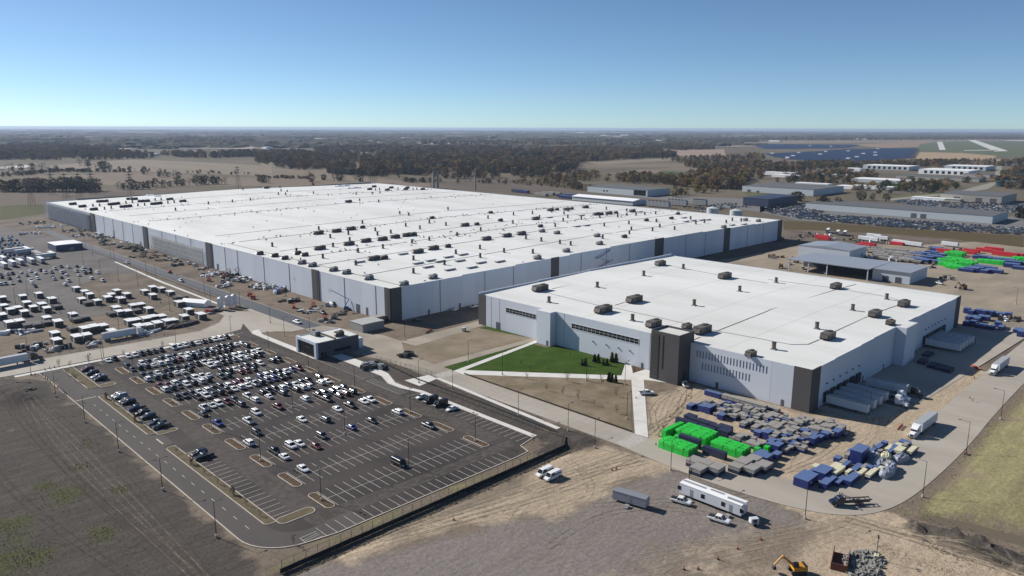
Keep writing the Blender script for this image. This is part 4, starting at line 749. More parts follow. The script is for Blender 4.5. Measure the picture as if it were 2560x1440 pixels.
def tractor_parts(pm, x):
    """cab in front of x (x grows forward)"""
    s = MB(); s.loft([[(x, -1.2, 1.0), (x, 1.2, 1.0), (x, 1.15, 3.9), (x, -1.15, 3.9)], [(x+1.6, -1.2, 1.0), (x+1.6, 1.2, 1.0), (x+1.6, 1.1, 3.75), (x+1.6, -1.1, 3.75)], [(x+2.5, -1.15, 1.0), (x+2.5, 1.15, 1.0), (x+2.5, .95, 2.9), (x+2.5, -.95, 2.9)], [(x+3.0, -1.1, .9), (x+3.0, 1.1, .9), (x+3.0, .95, 2.05), (x+3.0, -.95, 2.05)]])
    h = MB(); h.loft([[(x+3.0, -1.0, .6), (x+3.0, 1.0, .6), (x+3.0, .85, 2.03), (x+3.0, -.85, 2.03)], [(x+4.2, -.95, .6), (x+4.2, .95, .6), (x+4.2, .7, 1.75), (x+4.2, -.7, 1.75)], [(x+4.5, -.8, .6), (x+4.5, .8, .6), (x+4.5, .6, 1.5), (x+4.5, -.6, 1.5)]])
    g = MB(); g.add([(x+2.53, -.92, 2.82), (x+2.53, .92, 2.82), (x+3.02, .93, 2.1), (x+3.02, -.93, 2.1)], [(0, 1, 2, 3)]); g.add([(x+1.75, -1.19, 2.1), (x+2.5, -1.13, 2.1), (x+2.4, -1.02, 2.8), (x+1.75, -1.12, 2.8)], [(0, 1, 2, 3)]); g.add([(x+1.75, 1.19, 2.1), (x+2.5, 1.13, 2.1), (x+2.4, 1.02, 2.8), (x+1.75, 1.12, 2.8)], [(3, 2, 1, 0)])
    gr = MB(); gr.box(x+4.46, x+4.56, -.5, .5, .8, 1.45); bp = MB(); bp.box(x+4.3, x+4.7, -1.15, 1.15, .4, .75); fl = MB()
    for q in (-1, 1): fl.box(x+3.1, x+4.3, q*1.2-.12*(q > 0)-.1, q*1.2+.12, .75, 1.15, taper=.05)
    ch = MB(); ch.box(x-3.3, x+4.2, -.45, .45, .6, .95); ex = MB(); ex.cyl((x-.12, -1.0, 1.0), (x-.12, -1.0, 4.1), .09, n=8); ta = MB(); ta.cyl((x+.3, -1.0, .75), (x+1.9, -1.0, .75), .32, n=10)
    return [('cab', s.mesh('cab', pm)), ('hood', h.mesh('hood', pm), (0, 0, 0), [('grille', gr.mesh('grille', m_chas)), ('fender', fl.mesh('fender', pm))]), ('windscreen', g.mesh('windscreen', m_glass)), ('bumper', bp.mesh('bumper', m_rim)), ('chassis', ch.mesh('chassis', m_chas)), ('exhaust', ex.mesh('exhaust', m_rim)), ('fuel_tank', ta.mesh('fuel_tank', m_rim))]+[('wheel', BW[0], (xx, q*1.02, .5), [('rim', BW[1])]) for xx in (x-2.3, x-1.1, x+3.7) for q in (-1, 1)]
TR = trailer_spec(); TRK = tractor_parts(PM['W'], 15.6); TRKB = tractor_parts(PM['K'], 15.6); SOLO = tractor_parts(PM['W'], 0)
ROADZ = .045
def semi(spec, px, rz, lab): place(TR+spec, 'semi_truck', lab, 'semi truck', (px[0], px[1], ROADZ), rz, 'semi trucks on the concrete road')
x, y = (254,69.5); semi(TRK, (x+19.5, y+1.6), math.pi-.02, 'white semi truck driving towards the containers past the dock corner')
x, y = (345.4,68.8); semi(TRK, (x+20, y+1.5), math.pi-.02, 'white semi truck driving along the road farther from the dock corner')
place(TR+TRKB, 'semi_truck', 'white trailer with a black tractor pulling out of the dock', 'semi truck', (294, 101, ROADZ), -math.pi/2+.14, 'semi trucks at the warehouse docks')
for i, x in enumerate((264.5, 270.4, 276.2, 282.0)): place(TR, 'semi_trailer', 'white trailer backed into the warehouse dock, %s from the charcoal corner' % ordinal(i+1), 'trailer', (x, SY0-.9, ROADZ), -math.pi/2, 'trailers backed into the docks')
for i, x in enumerate([372+4.6*k for k in range(5)]): place(TR, 'semi_trailer', 'shaded trailer at the far dock doors, %s from the near end' % ordinal(i+1), 'trailer', (x, SY0-.9, ROADZ), -math.pi/2, 'trailers at the far docks')
for i, (x, y) in enumerate(((282.3, 86.2), (288.2, 87.5))): place(SOLO, 'truck_tractor', ['white truck tractor without trailer parked beside the docked trailers', 'second white truck tractor parked beside the first at the docks'][i], 'truck', (x, y, ROADZ), -math.pi/2, 'truck tractors at the docks')
# blue flatbed truck on the bend
fb = MB(); 
for q in (-.75, .75): fb.box(-7.4, .2, q-.12, q+.12, 1.35, 1.6)
for k in range(6): fb.box(-7.2+k*1.4, -7.05+k*1.4, -.63, .63, 1.4, 1.55)
rk = MB(); rk.box(.2, .35, -1.1, -1.0, 1.0, 2.9); rk.box(.2, .35, 1.0, 1.1, 1.0, 2.9); rk.box(.2, .35, -.99, .99, 2.75, 2.9); rk.box(.2, .35, -.99, .99, 1.9, 2.0)
cab = MB(); cab.loft([[(.5, -1.05, .7), (.5, 1.05, .7), (.5, .95, 2.5), (.5, -.95, 2.5)], [(1.9, -1.05, .7), (1.9, 1.05, .7), (1.9, .9, 2.45), (1.9, -.9, 2.45)], [(2.5, -1.02, .7), (2.5, 1.02, .7), (2.5, .95, 1.7), (2.5, -.95, 1.7)], [(3.9, -.92, .65), (3.9, .92, .65), (3.9, .75, 1.4), (3.9, -.75, 1.4)]])
ws = MB(); ws.add([(1.93, -.88, 2.4), (1.93, .88, 2.4), (2.51, .92, 1.73), (2.51, -.92, 1.73)], [(0, 1, 2, 3)]); ws.add([(.8, -1.04, 1.65), (1.95, -1.03, 1.65), (1.8, -.95, 2.35), (.8, -.97, 2.35)], [(0, 1, 2, 3)]); ws.add([(.8, 1.04, 1.65), (1.95, 1.03, 1.65), (1.8, .95, 2.35), (.8, .97, 2.35)], [(3, 2, 1, 0)])
cc = MB(); cc.box(-7.2, 3.4, -.4, .4, .6, .95)
x, y = (193.4,68.9)
place([('cab', cab.mesh('cab', PM['N'])), ('windscreen', ws.mesh('windscreen', m_glass)), ('deck_rails', fb.mesh('deck_rails', m_chas)), ('headboard', rk.mesh('headboard', m_chas)), ('chassis', cc.mesh('chassis', m_chas))]+[('wheel', BW[0], (xx, q*.98, .5), [('rim', BW[1])]) for xx in (-4.4, -3.2, 3.0) for q in (-1, 1)], 'roll_off_truck', 'dark blue roll-off truck with an empty rail deck on the road bend', 'truck', (x, y, ROADZ), math.pi*.75+.12)
# long white office trailer, grey trailer, generator
def office(L_, W_, H_, m, roofm, wins, doors, name, lab, px, rz, z0=.75, patches=()):
    t = thing(name, lab, 'trailer', (px[0], px[1], 0), rz)
    a = MB(); a.box(-L_/2, L_/2, -W_/2, W_/2, z0, H_); link('body', a.mesh('body', m), t)
    r = MB(); r.prof([(-W_/2-.06, H_), (W_/2+.06, H_), (W_/2+.06, H_+.05), (0, H_+.22), (-W_/2-.06, H_+.05)], -L_/2-.05, L_/2+.05, 'x'); ro = link('roof', r.mesh('roof', roofm), t)
    for x0, x1, y0, y1 in patches:
        p = MB(); p.add([(x0, y0, H_+.235), (x1, y0, H_+.235), (x1, y1, H_+.235), (x0, y1, H_+.235), (x0, y0, H_+.2), (x1, y0, H_+.2), (x1, y1, H_+.2), (x0, y1, H_+.2)], [(0, 1, 2, 3), (4, 5, 1, 0), (5, 6, 2, 1), (6, 7, 3, 2), (7, 4, 0, 3)]); link('roof_patch', p.mesh('roof_patch', m_trg), ro)
    for s_, x0, w, zb, zt in wins:
        p = MB(); p.box(x0-w/2-.06, x0+w/2+.06, s_*W_/2-.03, s_*W_/2+.03, zb-.06, zt+.06); f = link('window', p.mesh('window', m_frame), t); g = MB(); g.box(x0-w/2, x0+w/2, s_*W_/2-.05, s_*W_/2+.05, zb, zt); link('pane', g.mesh('pane', m_glass), f)
    for s_, x0, w in doors:
        p = MB(); p.box(x0-w/2, x0+w/2, s_*W_/2-.035, s_*W_/2+.035, z0+.1, z0+2.1); d = link('door', p.mesh('door', m_trg), t); st = MB()
        if z0 > .5: st.box(x0-.6, x0+.6, s_*(W_/2+1.2)-.6, s_*(W_/2+1.2)+.6, .5, .62); st.box(x0-.6, x0+.6, s_*(W_/2+2.1)-.25, s_*(W_/2+2.1)+.25, .2, .3); link('steps', st.mesh('steps', m_galv), t)
    w = MB(); w.box(-L_/2+.3, L_/2-.3, -.4, .4, z0-.22, z0-.01); link('chassis', w.mesh('chassis', m_chas), t)
    for xx in (-.5, .5):
        for q in (-1, 1): link('wheel', WM, t, (L_*.12+xx, q*(W_/2-.3), .34))
    hb = MB(); hb.cyl((-L_/2, -.5, z0-.1), (-L_/2-1.3, 0, .5), .06, n=6); hb.cyl((-L_/2, .5, z0-.1), (-L_/2-1.3, 0, .5), .06, n=6); link('tow_bar', hb.mesh('tow_bar', m_chas), t)
    return t
(xa, ya), (xb, yb) = (166.6,102.7), (166.8,84.4); ang = math.atan2(yb-ya, xb-xa)
office(math.hypot(xb-xa, yb-ya), 3.4, 3.7, m_trw, m_cap, [(-1, -9.2, 1.1, 1.7, 2.9), (-1, -2.0, 1.1, 1.7, 2.9), (-1, 4.0, 1.1, 1.7, 2.9), (-1, 9.3, 1.1, 1.7, 2.9), (1, -5, 1.1, 1.7, 2.9), (1, 5, 1.1, 1.7, 2.9)], [(-1, -5.4, .95), (-1, 6.2, .95)], 'office_trailer', 'long white site office trailer with a patched roof on the gravel', ((xa+xb)/2-1.7*math.sin(ang), (ya+yb)/2+1.7*math.cos(ang)), ang, .8, ((-9, -2, -.3, .5), (-1, 3, .1, .9), (4.5, 10, -.8, .2)))
(xa, ya), (xb, yb) = (151.7,112.5), (153.5,104.1); ang = math.atan2(yb-ya, xb-xa)
office(9.6, 2.6, 3.0, mat('cabin_grey', sm((150, 153, 158)), .5), mat('cabin_roof', sm((128, 131, 136)), .5), [], [(-1, .0, .9)], 'cabin_trailer', 'grey cabin trailer with one door standing alone on the gravel', ((xa+xb)/2+.8, (ya+yb)/2+.9), ang, .6)
def genset(px, rz, lab):
    b1 = MB(); b1.box(-1.1, 1.1, -.7, .7, .7, 1.9, taper=.06); b2 = MB(); b2.box(-.5, .5, -.72, -.705, .9, 1.7); b3 = MB(); b3.cyl((1.1, 0, .6), (2.3, 0, .45), .06, n=6); b4 = MB(); b4.box(-1, 1, -.5, .5, .45, .69)
    place([('housing', b1.mesh('housing', m_trw)), ('louvre', b2.mesh('louvre', m_black)), ('tow_bar', b3.mesh('tow_bar', m_chas)), ('frame', b4.mesh('frame', m_chas))]+[('wheel', WM, (0, q*.75, .34)) for q in (-1, 1)], 'generator', lab, 'generator', (px[0], px[1], .02), rz)
genset((166.6,80.7), -.6, 'small white generator on wheels beyond the office trailer end'); genset((236.8,271.9), .3, 'white generator trailer on the dirt left of the warehouse')
# ---------------------------------------------------------------- gatehouse, sheds
m_navyp = mat('slate_panel', sm((74, 78, 86)), .6, var=.3, scale=.3, col2=sm((64, 68, 76))); m_metal = mat('metal_siding', sm((196, 202, 210)), .5, var=.3, scale=.2, col2=sm((182, 188, 197)), spec=.4)
m_mroof = mat('metal_roof', sm((158, 164, 172)), .45, metal=.2, var=.3, scale=.1, col2=sm((144, 150, 158)))
gh = thing('gatehouse', 'small flat roofed entrance building with a glazed white front at the lot corner', 'building', (160.3, 281, 0)); GA = (160.3, 281, 0)
for nm, bx, m in (('side_wall', (161.4, 182, 281, 281.3, 0, 7.0), m_navyp), ('back_wall', (181.7, 182, 281.31, 297.7, 0, 7.0), m_panel), ('far_wall', (160.3, 182, 297.71, 298, 0, 7.0), m_panel), ('core', (161.2, 181.6, 281.4, 297.6, 0, 6.6), m_back), ('roof', (160.5, 181.7, 281.2, 297.8, 6.61, 6.75), m_roof), ('white_frame', (160.3, 161.38, 281, 282.6, 0, 7.4), m_panel), ('white_frame', (160.3, 161.38, 296.6, 297.7, 0, 7.4), m_panel), ('white_frame', (160.3, 161.38, 282.61, 296.59, 6.2, 7.4), m_panel), ('parapet', (161.4, 182, 281.31, 281.7, 6.76, 7.05), m_navyp), ('screen_wall', (170.5, 171, 281.8, 297.6, 6.76, 7.5), m_unit), ('annex', (182.01, 185.5, 283, 292, 0, 4.6), m_panel)):
    b = MB(); b.box(*bx); P_(nm, b, m, gh, GA)
for k in range(9):
    b = MB(); y = 282.65+k*1.55; b.box(161.0, 161.1, y+.06, y+1.49, .3, 3.0); P_('pane', b, m_glass, gh, GA); b = MB(); b.box(161.0, 161.1, y+.06, y+1.49, 3.1, 6.1); P_('pane', b, m_glass, gh, GA)
    b = MB(); b.box(160.9, 161.15, y-.05, y+.05, 0, 6.19); P_('mullion', b, m_black, gh, GA)
for x in (163.2, 164.8): b = MB(); b.box(x-.5, x+.5, 280.93, 280.99, .05, 2.6); P_('door', b, m_glass, gh, GA)
b = MB(); b.box(169, 178, 280.93, 280.99, 1.6, 2.9); P_('window', b, m_glass, gh, GA)
b = MB(); b.prof([(287+5*math.cos(R(a)), 6.76+2.6*math.sin(R(a))) for a in range(0, 181, 20)], 172.5, 180.5, 'x'); 
place(RT['T'], 'rooftop_unit', 'small grey unit on the gatehouse roof', 'air handler', (175.5, 286.5, 6.76), 0); place(RT['G'], 'rooftop_unit', 'second unit at the back of the gatehouse roof', 'air handler', (168, 294.5, 6.76), 1.57)
def shed(name, lab, x0, x1, y0, y1, h, mw, mr, rise=1.0, axis='y', doors=(), cat='building', wins=()):
    t = thing(name, lab, cat, (x0, y0, 0)); A = (x0, y0, 0)
    b = MB(); b.box(x0+.2, x1-.2, y0+.2, y1-.2, 0, h-.05); P_('wall', b, mw, t, A)
    b = MB()
    if axis == 'y': xm = (x0+x1)/2; b.prof([(x0, h-.02), (xm, h+rise), (x1, h-.02), (x1, h-.25), (x0, h-.25)], y0, y1, 'y')
    else: ym = (y0+y1)/2; b.prof([(y0, h-.02), (ym, h+rise), (y1, h-.02), (y1, h-.25), (y0, h-.25)], x0, x1, 'x')
    P_('roof', b, mr, t, A)
    for side, a, w, hh in doors:
        b = MB()
        if side == 'x': b.box(x0+.1, x0+.19, a-w/2, a+w/2, .05, hh)
        else: b.box(a-w/2, a+w/2, y0+.1, y0+.19, .05, hh)
        P_('door', b, m_door, t, A)
    for side, a, w, z0, z1 in wins:
        b = MB()
        if side == 'x': b.box(x0+.1, x0+.19, a-w/2, a+w/2, z0, z1)
        else: b.box(a-w/2, a+w/2, y0+.1, y0+.19, z0, z1)
        P_('window', b, m_glass, t, A)
    return t
shed('metal_shed', 'pale metal shed with a shallow gable roof behind the open canopy', 575, 608, 219, 259, 8.6, m_metal, m_mroof, 1.6, 'x', [('y', 600, 2, 4)])
sh = thing('canopy_shed', 'grey metal shed with a wide open canopy bay and two dark doors', 'building', (511, 158, 0)); SA = (511, 158, 0)
for nm, bx, m in (('wall', (518.5, 552, 158.2, 181.5, 0, 7.4), m_metal), ('back_wall', (535, 552, 181.51, 236, 0, 7.4), m_metal), ('canopy_roof', (510.5, 536, 181, 237, 7.6, 8.1), m_mroof), ('roof', (517.5, 553, 157.5, 180.99, 7.42, 7.9), m_mroof), ('roof', (536.01, 553, 181, 237, 7.42, 8.0), m_mroof), ('door', (518.3, 518.49, 163.5, 167, 0.05, 3.8), m_navyp), ('door', (518.3, 518.49, 171.5, 175, .05, 3.8), m_navyp), ('bay_wall', (534.8, 534.99, 182, 236, 0, 7.3), m_navyp)):
    b = MB(); b.box(*bx); P_(nm, b, m, sh, SA)
for y in (182, 209, 222, 236): b = MB(); b.box(511, 511.6, y-.3, y+.3, 0, 7.59); P_('column', b, m_metal, sh, SA)
# ---------------------------------------------------------------- light poles
def pole_spec(h=9.2, arms=1, al=1.6):
    bs = MB(); bs.cyl((0, 0, 0), (0, 0, .75), .32, n=10); p = MB(); p.cyl((0, 0, .7), (0, 0, h), .11, .07, n=6); s = [('base', bs.mesh('base', m_kerb)), ('pole', p.mesh('pole', m_black))]
    for k in range(arms):
        q = -1 if k else 1; a = MB(); a.cyl((0, 0, h-.1), (q*al, 0, h+.05), .05, n=5); hd = MB(); hd.box(q*al-.1*q if q > 0 else q*al-.65, q*al+.65 if q > 0 else q*al+.1, -.18, .18, h-.02, h+.12); s += [('arm', a.mesh('arm', m_black), (0, 0, 0), [('lamp_head', hd.mesh('lamp_head', m_unit2))])]
    return s
PS1, PS2, PS3 = pole_spec(9.4, 1), pole_spec(9.4, 2, .6), pole_spec(10.4, 1, 2.6)
POLES = []
for i, y in enumerate((168.4, 202.7, 237.2, 271.2, 309)): POLES.append((95.3, y, PS2, 1.57, 'light pole on the left planting islands of the car park, %s from the near end' % ordinal(i+1)))
for i, y in enumerate((168.4, 202.7, 236.6, 271.2, 305.8)): POLES.append((124.6, y, PS2, 1.57, 'light pole in the middle of the car park rows, %s from the near end' % ordinal(i+1)))
for i, y in enumerate((168.6, 202.7, 237.5, 271.8, 305.9)): POLES.append((151.2, y, PS2, 1.57, 'light pole on the right planting islands of the car park, %s from the near end' % ordinal(i+1)))
for i, y in enumerate((169.8, 204.1, 239.3, 272.7, 307.3, 342.2)): POLES.append((67.2, y, PS1, 0, 'light pole along the outer kerb of the access road, %s from the near end' % ordinal(i+1)))
for i, (x, y) in enumerate(((94.3, 345), (126, 345.9), (152, 345.6))): POLES.append((x, y, PS1, -1.57, 'light pole between car park and boulevard, %s from the left' % ordinal(i+1)))
for i, (x, y) in enumerate([(213.2,54.8),(253.2,54.5),(293.7,54.6)]): POLES.append((x, 55.6, PS3, 1.57, 'light pole on the grass side of the right hand road, %s from the bend' % ordinal(i+1)))
for i, (x, y) in enumerate([(178.8,72.9),(175.8,105.4),(178.2,113.1),(174.4,138.6),(178.8,153.5),(176.4,174.3),(175.9,208.8),(173.3,226.2)]): POLES.append((x, y, PS1, 0, 'light pole on the car park side of the concrete road, %s from the bend' % ordinal(i+1)))
for i, (x, y) in enumerate([(201.3,146.3),(229.4,168.2),(222.3,181.8),(203.6,210.4),(205.1,232.9),(206,278.9),(183.5,326.8),(169.2,325.3),(176.4,353.3)]): POLES.append((x, y, PS1, 0, 'light pole by the lawn and entrance paths, %s from the warehouse tower' % ordinal(i+1)))
for i, (x, y) in enumerate([(262.1,88),(385.5,87),(503.7,96)]): POLES.append((x, y, PS1, 1.57, 'light pole among the trailers on the dock side, %s from the charcoal corner' % ordinal(i+1)))
for i, (x, y) in enumerate(sorted([(159.3,601.1),(158.1,559.4),(157.6,521.6),(162,499.5),(135.8,524.8),(104.6,514.2),(93.7,492),(102.5,454),(105.7,450.9),(132.5,437.8),(125.6,451),(149.6,414.8),(141.1,375.9),(173.7,418.2),(153.2,438.1),(100.8,409.6),(113.9,384),(72.5,369.9),(95.3,345.6)], key=imgx)): POLES.append((x, y, PS1, 1.57*(i % 4), 'light pole among the white cabins and staff lot, %s from the left' % ordinal(i+1)))
for i, (x, y) in enumerate(sorted([(176.7,639),(182.1,614.8),(180.9,569.3),(178.8,515.1),(178.1,530.3),(181.7,445.7),(193.5,436.2),(182.2,399.7),(188.2,698.2),(182.5,608.3)], key=imgx)): POLES.append((x, y, PS1, 3.14 if i % 2 else 0, 'light pole beside the dark road along the factory, %s from the left' % ordinal(i+1)))
for x, y, sp, rz, lab in POLES: place(sp, 'light_pole', lab, 'light pole', (x, y, 0), rz, 'light poles about the site')
# ---------------------------------------------------------------- fences
m_fence = mat('fence_steel', sm((98, 96, 92)), .6, metal=.3)
fp = MB(); fp.cyl((0, 0, 0), (0, 0, 2.2), .06, n=5); FP = fp.mesh('post', m_fence)
def fence(pts, lab, step=3.05, h=2.1, m=m_fence, wires=9):
    t = thing('fence', lab, 'fence', (pts[0][0], pts[0][1], 0))
    for (x0, y0), (x1, y1) in zip(pts[:-1], pts[1:]):
        d = math.hypot(x1-x0, y1-y0); n_ = max(1, round(d/step))
        for k in range(n_): link('post', FP, t, (x0+(x1-x0)*k/n_-pts[0][0], y0+(y1-y0)*k/n_-pts[0][1], 0))
        r = MB(); r.cyl((x0-pts[0][0], y0-pts[0][1], h), (x1-pts[0][0], y1-pts[0][1], h), .04, n=4); link('rail', r.mesh('rail', m), t)
        w = MB()
        for k in range(wires): z = .08+k*(h-.1)/wires; w.cyl((x0-pts[0][0], y0-pts[0][1], z), (x1-pts[0][0], y1-pts[0][1], z), .016, n=3, caps=False)
        nn = int(d/.6)
        for k in range(nn): q = (k+.5)/nn; X, Y = x0+(x1-x0)*q-pts[0][0], y0+(y1-y0)*q-pts[0][1]; w.cyl((X, Y, .05), (X, Y, h), .01, n=3, caps=False)
        tag(link('mesh', w.mesh('mesh', m, fix=False), t), kind='stuff')
    return t
fence([(72, 146.4), (168, 146.8), (172.5, 150), (172.8, 215)], 'chain link fence along the near edge of the car park')
fence([(181.3, 398), (181.6, 500), (182.6, 610), (183, 700)], 'dark fence along the dark road in front of the factory', 4, 2.2, m_black, 6)
fence([(178, 262), (182, 236), (182.3, 226)], 'short fence by the entrance ditch', 3)
fence([(63, 369), (100, 365.6), (132, 364.6)], 'low fence between the boulevard and the white cabins', 4, 1.6)
# black silt fences along the soil edges
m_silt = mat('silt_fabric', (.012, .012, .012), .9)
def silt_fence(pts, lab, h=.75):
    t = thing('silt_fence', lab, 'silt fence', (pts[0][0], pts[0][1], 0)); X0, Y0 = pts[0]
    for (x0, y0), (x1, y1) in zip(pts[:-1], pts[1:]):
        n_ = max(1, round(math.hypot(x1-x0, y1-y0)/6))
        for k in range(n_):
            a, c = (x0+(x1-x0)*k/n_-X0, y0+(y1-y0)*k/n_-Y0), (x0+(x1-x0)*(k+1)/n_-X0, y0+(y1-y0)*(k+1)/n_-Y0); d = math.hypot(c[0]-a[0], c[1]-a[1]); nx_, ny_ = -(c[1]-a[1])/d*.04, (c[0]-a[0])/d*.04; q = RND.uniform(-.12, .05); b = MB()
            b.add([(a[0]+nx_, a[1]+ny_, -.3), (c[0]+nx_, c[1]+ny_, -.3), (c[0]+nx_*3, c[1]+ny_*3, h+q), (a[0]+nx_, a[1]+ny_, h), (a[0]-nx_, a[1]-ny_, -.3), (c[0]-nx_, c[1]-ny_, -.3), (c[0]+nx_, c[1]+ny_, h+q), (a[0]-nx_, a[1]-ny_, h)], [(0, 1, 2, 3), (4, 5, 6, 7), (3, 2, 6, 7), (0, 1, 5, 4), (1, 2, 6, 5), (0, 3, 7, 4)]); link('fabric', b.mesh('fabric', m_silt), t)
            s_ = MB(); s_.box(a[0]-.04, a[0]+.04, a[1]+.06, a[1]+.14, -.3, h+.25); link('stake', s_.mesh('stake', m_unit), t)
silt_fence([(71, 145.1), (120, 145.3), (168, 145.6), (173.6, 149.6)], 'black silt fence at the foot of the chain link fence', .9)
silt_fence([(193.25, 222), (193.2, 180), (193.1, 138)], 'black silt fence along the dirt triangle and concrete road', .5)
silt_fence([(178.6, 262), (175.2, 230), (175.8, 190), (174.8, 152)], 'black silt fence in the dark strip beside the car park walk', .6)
# bollards on the access road corner
bl = MB(); bl.cyl((0, 0, 0), (0, 0, 1.1), .14, n=8); BO = bl.mesh('bollard', m_black)
for i, (x, y) in enumerate([(72.9,345.4),(74.8,346.3),(76.6,346.4),(68.2,340.5),(70.3,338.5),(70.1,333.2),(70.3,331.2),(70.1,326.4),(70.4,317.2),(70.6,313.9),(70.6,311.3),(70.5,308.8),(70.6,307)]): tag(link('bollard', BO, None, (x, y, .03)), 'dark bollard round the access road corner, %s from the boulevard' % ordinal(i+1), 'bollard', 'bollards at the access road corner')
# cones and small markers on the gravel
cn = MB(); cn.cyl((0, 0, .05), (0, 0, .95), .2, .05, n=8); cb = MB(); cb.box(-.3, .3, -.3, .3, 0, .05); m_or = mat('cone_orange', sm((176, 70, 38)), .7)
CS = [('cone', cn.mesh('cone', m_or)), ('foot', cb.mesh('foot', m_black))]
for i, (x, y) in enumerate([(161.3,76),(153.5,77.9),(146.2,78.9),(139.3,79.9),(220.1,156.1),(236.4,143.8),(224.8,139.4),(213.6,136.9),(204.5,133.7),(196.8,129.9),(190.2,126.6),(114,135.6),(165.9,125.2),(167.4,124.8),(337.1,74.8),(309.3,69.1),(136.9,82.1)]): place(CS, 'marker_post', 'orange marker post on the bare ground, %s in order from the gravel to the crates' % ordinal(i+1), 'marker', (x, y, 0), 0, 'orange markers about the yard')
m_barr = mat('barrier_orange', sm((190, 82, 60)), .7)
def barricade(px, lab, n_=4):
    t = thing('barricade', lab, 'barricade', (px[0], px[1], 0), RND.uniform(0, 1))
    for k in range(n_):
        b = MB(); b.box(k*1.4, k*1.4+1.1, -.06, .06, .3, .95); link('panel', b.mesh('panel', m_barr), t); b = MB(); b.box(k*1.4+.1, k*1.4+.2, -.3, .3, 0, .29); b.box(k*1.4+.9, k*1.4+1.0, -.3, .3, 0, .29); link('foot', b.mesh('foot', m_black), t)
barricade((258,77.1), 'orange barricades beside the driving white semi truck'); barricade((350.6,76.1), 'orange barricades by the dock shadow at the right'); barricade((220.6,281.5), 'orange barricades on the dirt before the factory corner', 5); barricade((252,55.6), 'orange barrier lying at the foot of a roadside pole', 1)
# ---------------------------------------------------------------- container yards
m_grn = mat('green_tarp', sm((36, 200, 62)), .6, var=.8, scale=.9, col2=sm((26, 158, 50)), bump=.06, bscale=1.2); m_blu = mat('blue_crate', sm((30, 46, 108)), .5, var=.4, scale=.6, col2=sm((24, 38, 90))); m_nvy = mat('navy_crate', sm((40, 46, 72)), .6, var=.4, scale=.6, col2=sm((32, 36, 58)))
m_gcr = mat('grey_cover', sm((150, 146, 140)), .7, var=.5, scale=.4, col2=sm((132, 128, 122))); m_crm = mat('cream_sheet', sm((208, 202, 172)), .7, var=.3, scale=.6, col2=sm((190, 184, 156))); m_lbl = mat('pale_blue_top', sm((92, 112, 152)), .5, var=.4, scale=.6, col2=sm((80, 98, 138))); m_red = mat('red_tarp', sm((196, 40, 46)), .6)
def crate(x0, x1, y0, y1, h, kind, name, lab, cat, grp=None, z=.0):
    t = thing(name, lab, cat, ((x0+x1)/2, (y0+y1)/2, z), 0, grp); a, c = (x1-x0)/2, (y1-y0)/2
    lo, hi, lid = {'green': (m_grn, m_grn, m_grn), 'blue': (m_blu, m_blu, m_lbl), 'navy': (m_nvy, m_nvy, m_nvy), 'grey': (m_blu, m_gcr, m_gcr), 'greyn': (m_nvy, m_gcr, m_gcr), 'cream': (m_blu, m_crm, m_crm), 'red': (m_red, m_red, m_red), 'allgrey': (m_gcr, m_gcr, m_gcr), 'slate': (m_unit2, m_gcr, m_gcr)}[kind]
    if kind == 'green':
        n_ = max(2, int(max(a, c)/.9)); b = MB(); rr = []
        for k in range(n_+1):
            s = -1+2*k/n_; d = RND.uniform(-.06, .06); e = .0 if 0 < k < n_ else .12
            if c > a: rr.append([(-a+e, s*c, .02), (-a+.02+e, s*c, h*.8+d), (-a+.18+e, s*c, h-e*.6), (a-.18-e, s*c, h-d-e*.6), (a-.02-e, s*c, h*.8+d), (a-e, s*c, .02)])
            else: rr.append([(s*a, c-e, .02), (s*a, c-.02-e, h*.8+d), (s*a, c-.18-e, h-e*.6), (s*a, -c+.18+e, h-d-e*.6), (s*a, -c+.02+e, h*.8+d), (s*a, -c+e, .02)])
        b.loft(rr); link('tarp', b.mesh('tarp', m_grn), t)
        s = MB()
        for k in range(1, n_, 2):
            q = -1+2*k/n_
            if c > a: s.box(-a-.02, a+.02, q*c-.04, q*c+.04, .1, h+.03)
            else: s.box(q*a-.04, q*a+.04, -c-.02, c+.02, .1, h+.03)
        link('strap', s.mesh('strap', mat('strap_green', sm((34, 150, 56)), .6)), t)
    else:
        b = MB(); b.box(-a, a, -c, c, .15, h*.5); link('lower_body', b.mesh('lower_body', lo), t); b = MB(); b.box(-a+.03, a-.03, -c+.03, c-.03, h*.5+.002, h-.08); link('upper_body', b.mesh('upper_body', hi), t)
        b = MB(); b.box(-a-.05, a+.05, -c-.05, c+.05, h-.08, h); link('lid', b.mesh('lid', lid), t); b = MB(); b.box(-a+.1, a-.1, -c+.2, -c+.5, 0, .149); b.box(-a+.1, a-.1, c-.5, c-.2, 0, .149); link('skid', b.mesh('skid', m_black), t)
    return t
GG = 'bright green wrapped loads in the yard'
crate(196.2, 207, 126.9, 128.9, 2.7, 'green', 'wrapped_load', 'single green wrapped load lying crosswise at the left of the yard', 'wrapped load', GG)
for k in range(4): crate(200.2+k*2.08, 202.18+k*2.08, 115.2, 126.2, 2.7, 'green', 'wrapped_load', 'green wrapped load in the block of four, %s from the road' % ordinal(k+1), 'wrapped load', GG)
for k in range(3): crate(188.9+k*1.95, 190.75+k*1.95, 114.1, 124.9, 2.6, 'green', 'wrapped_load', 'green wrapped load in the roadside block of three, %s from the road' % ordinal(k+1), 'wrapped load', GG)
for k in range(3): crate(199.6+k*2.02, 201.5+k*2.02, 102.2, 112.9, 2.7, 'green', 'wrapped_load', 'green wrapped load in the right hand block, %s from the road' % ordinal(k+1), 'wrapped load', GG)
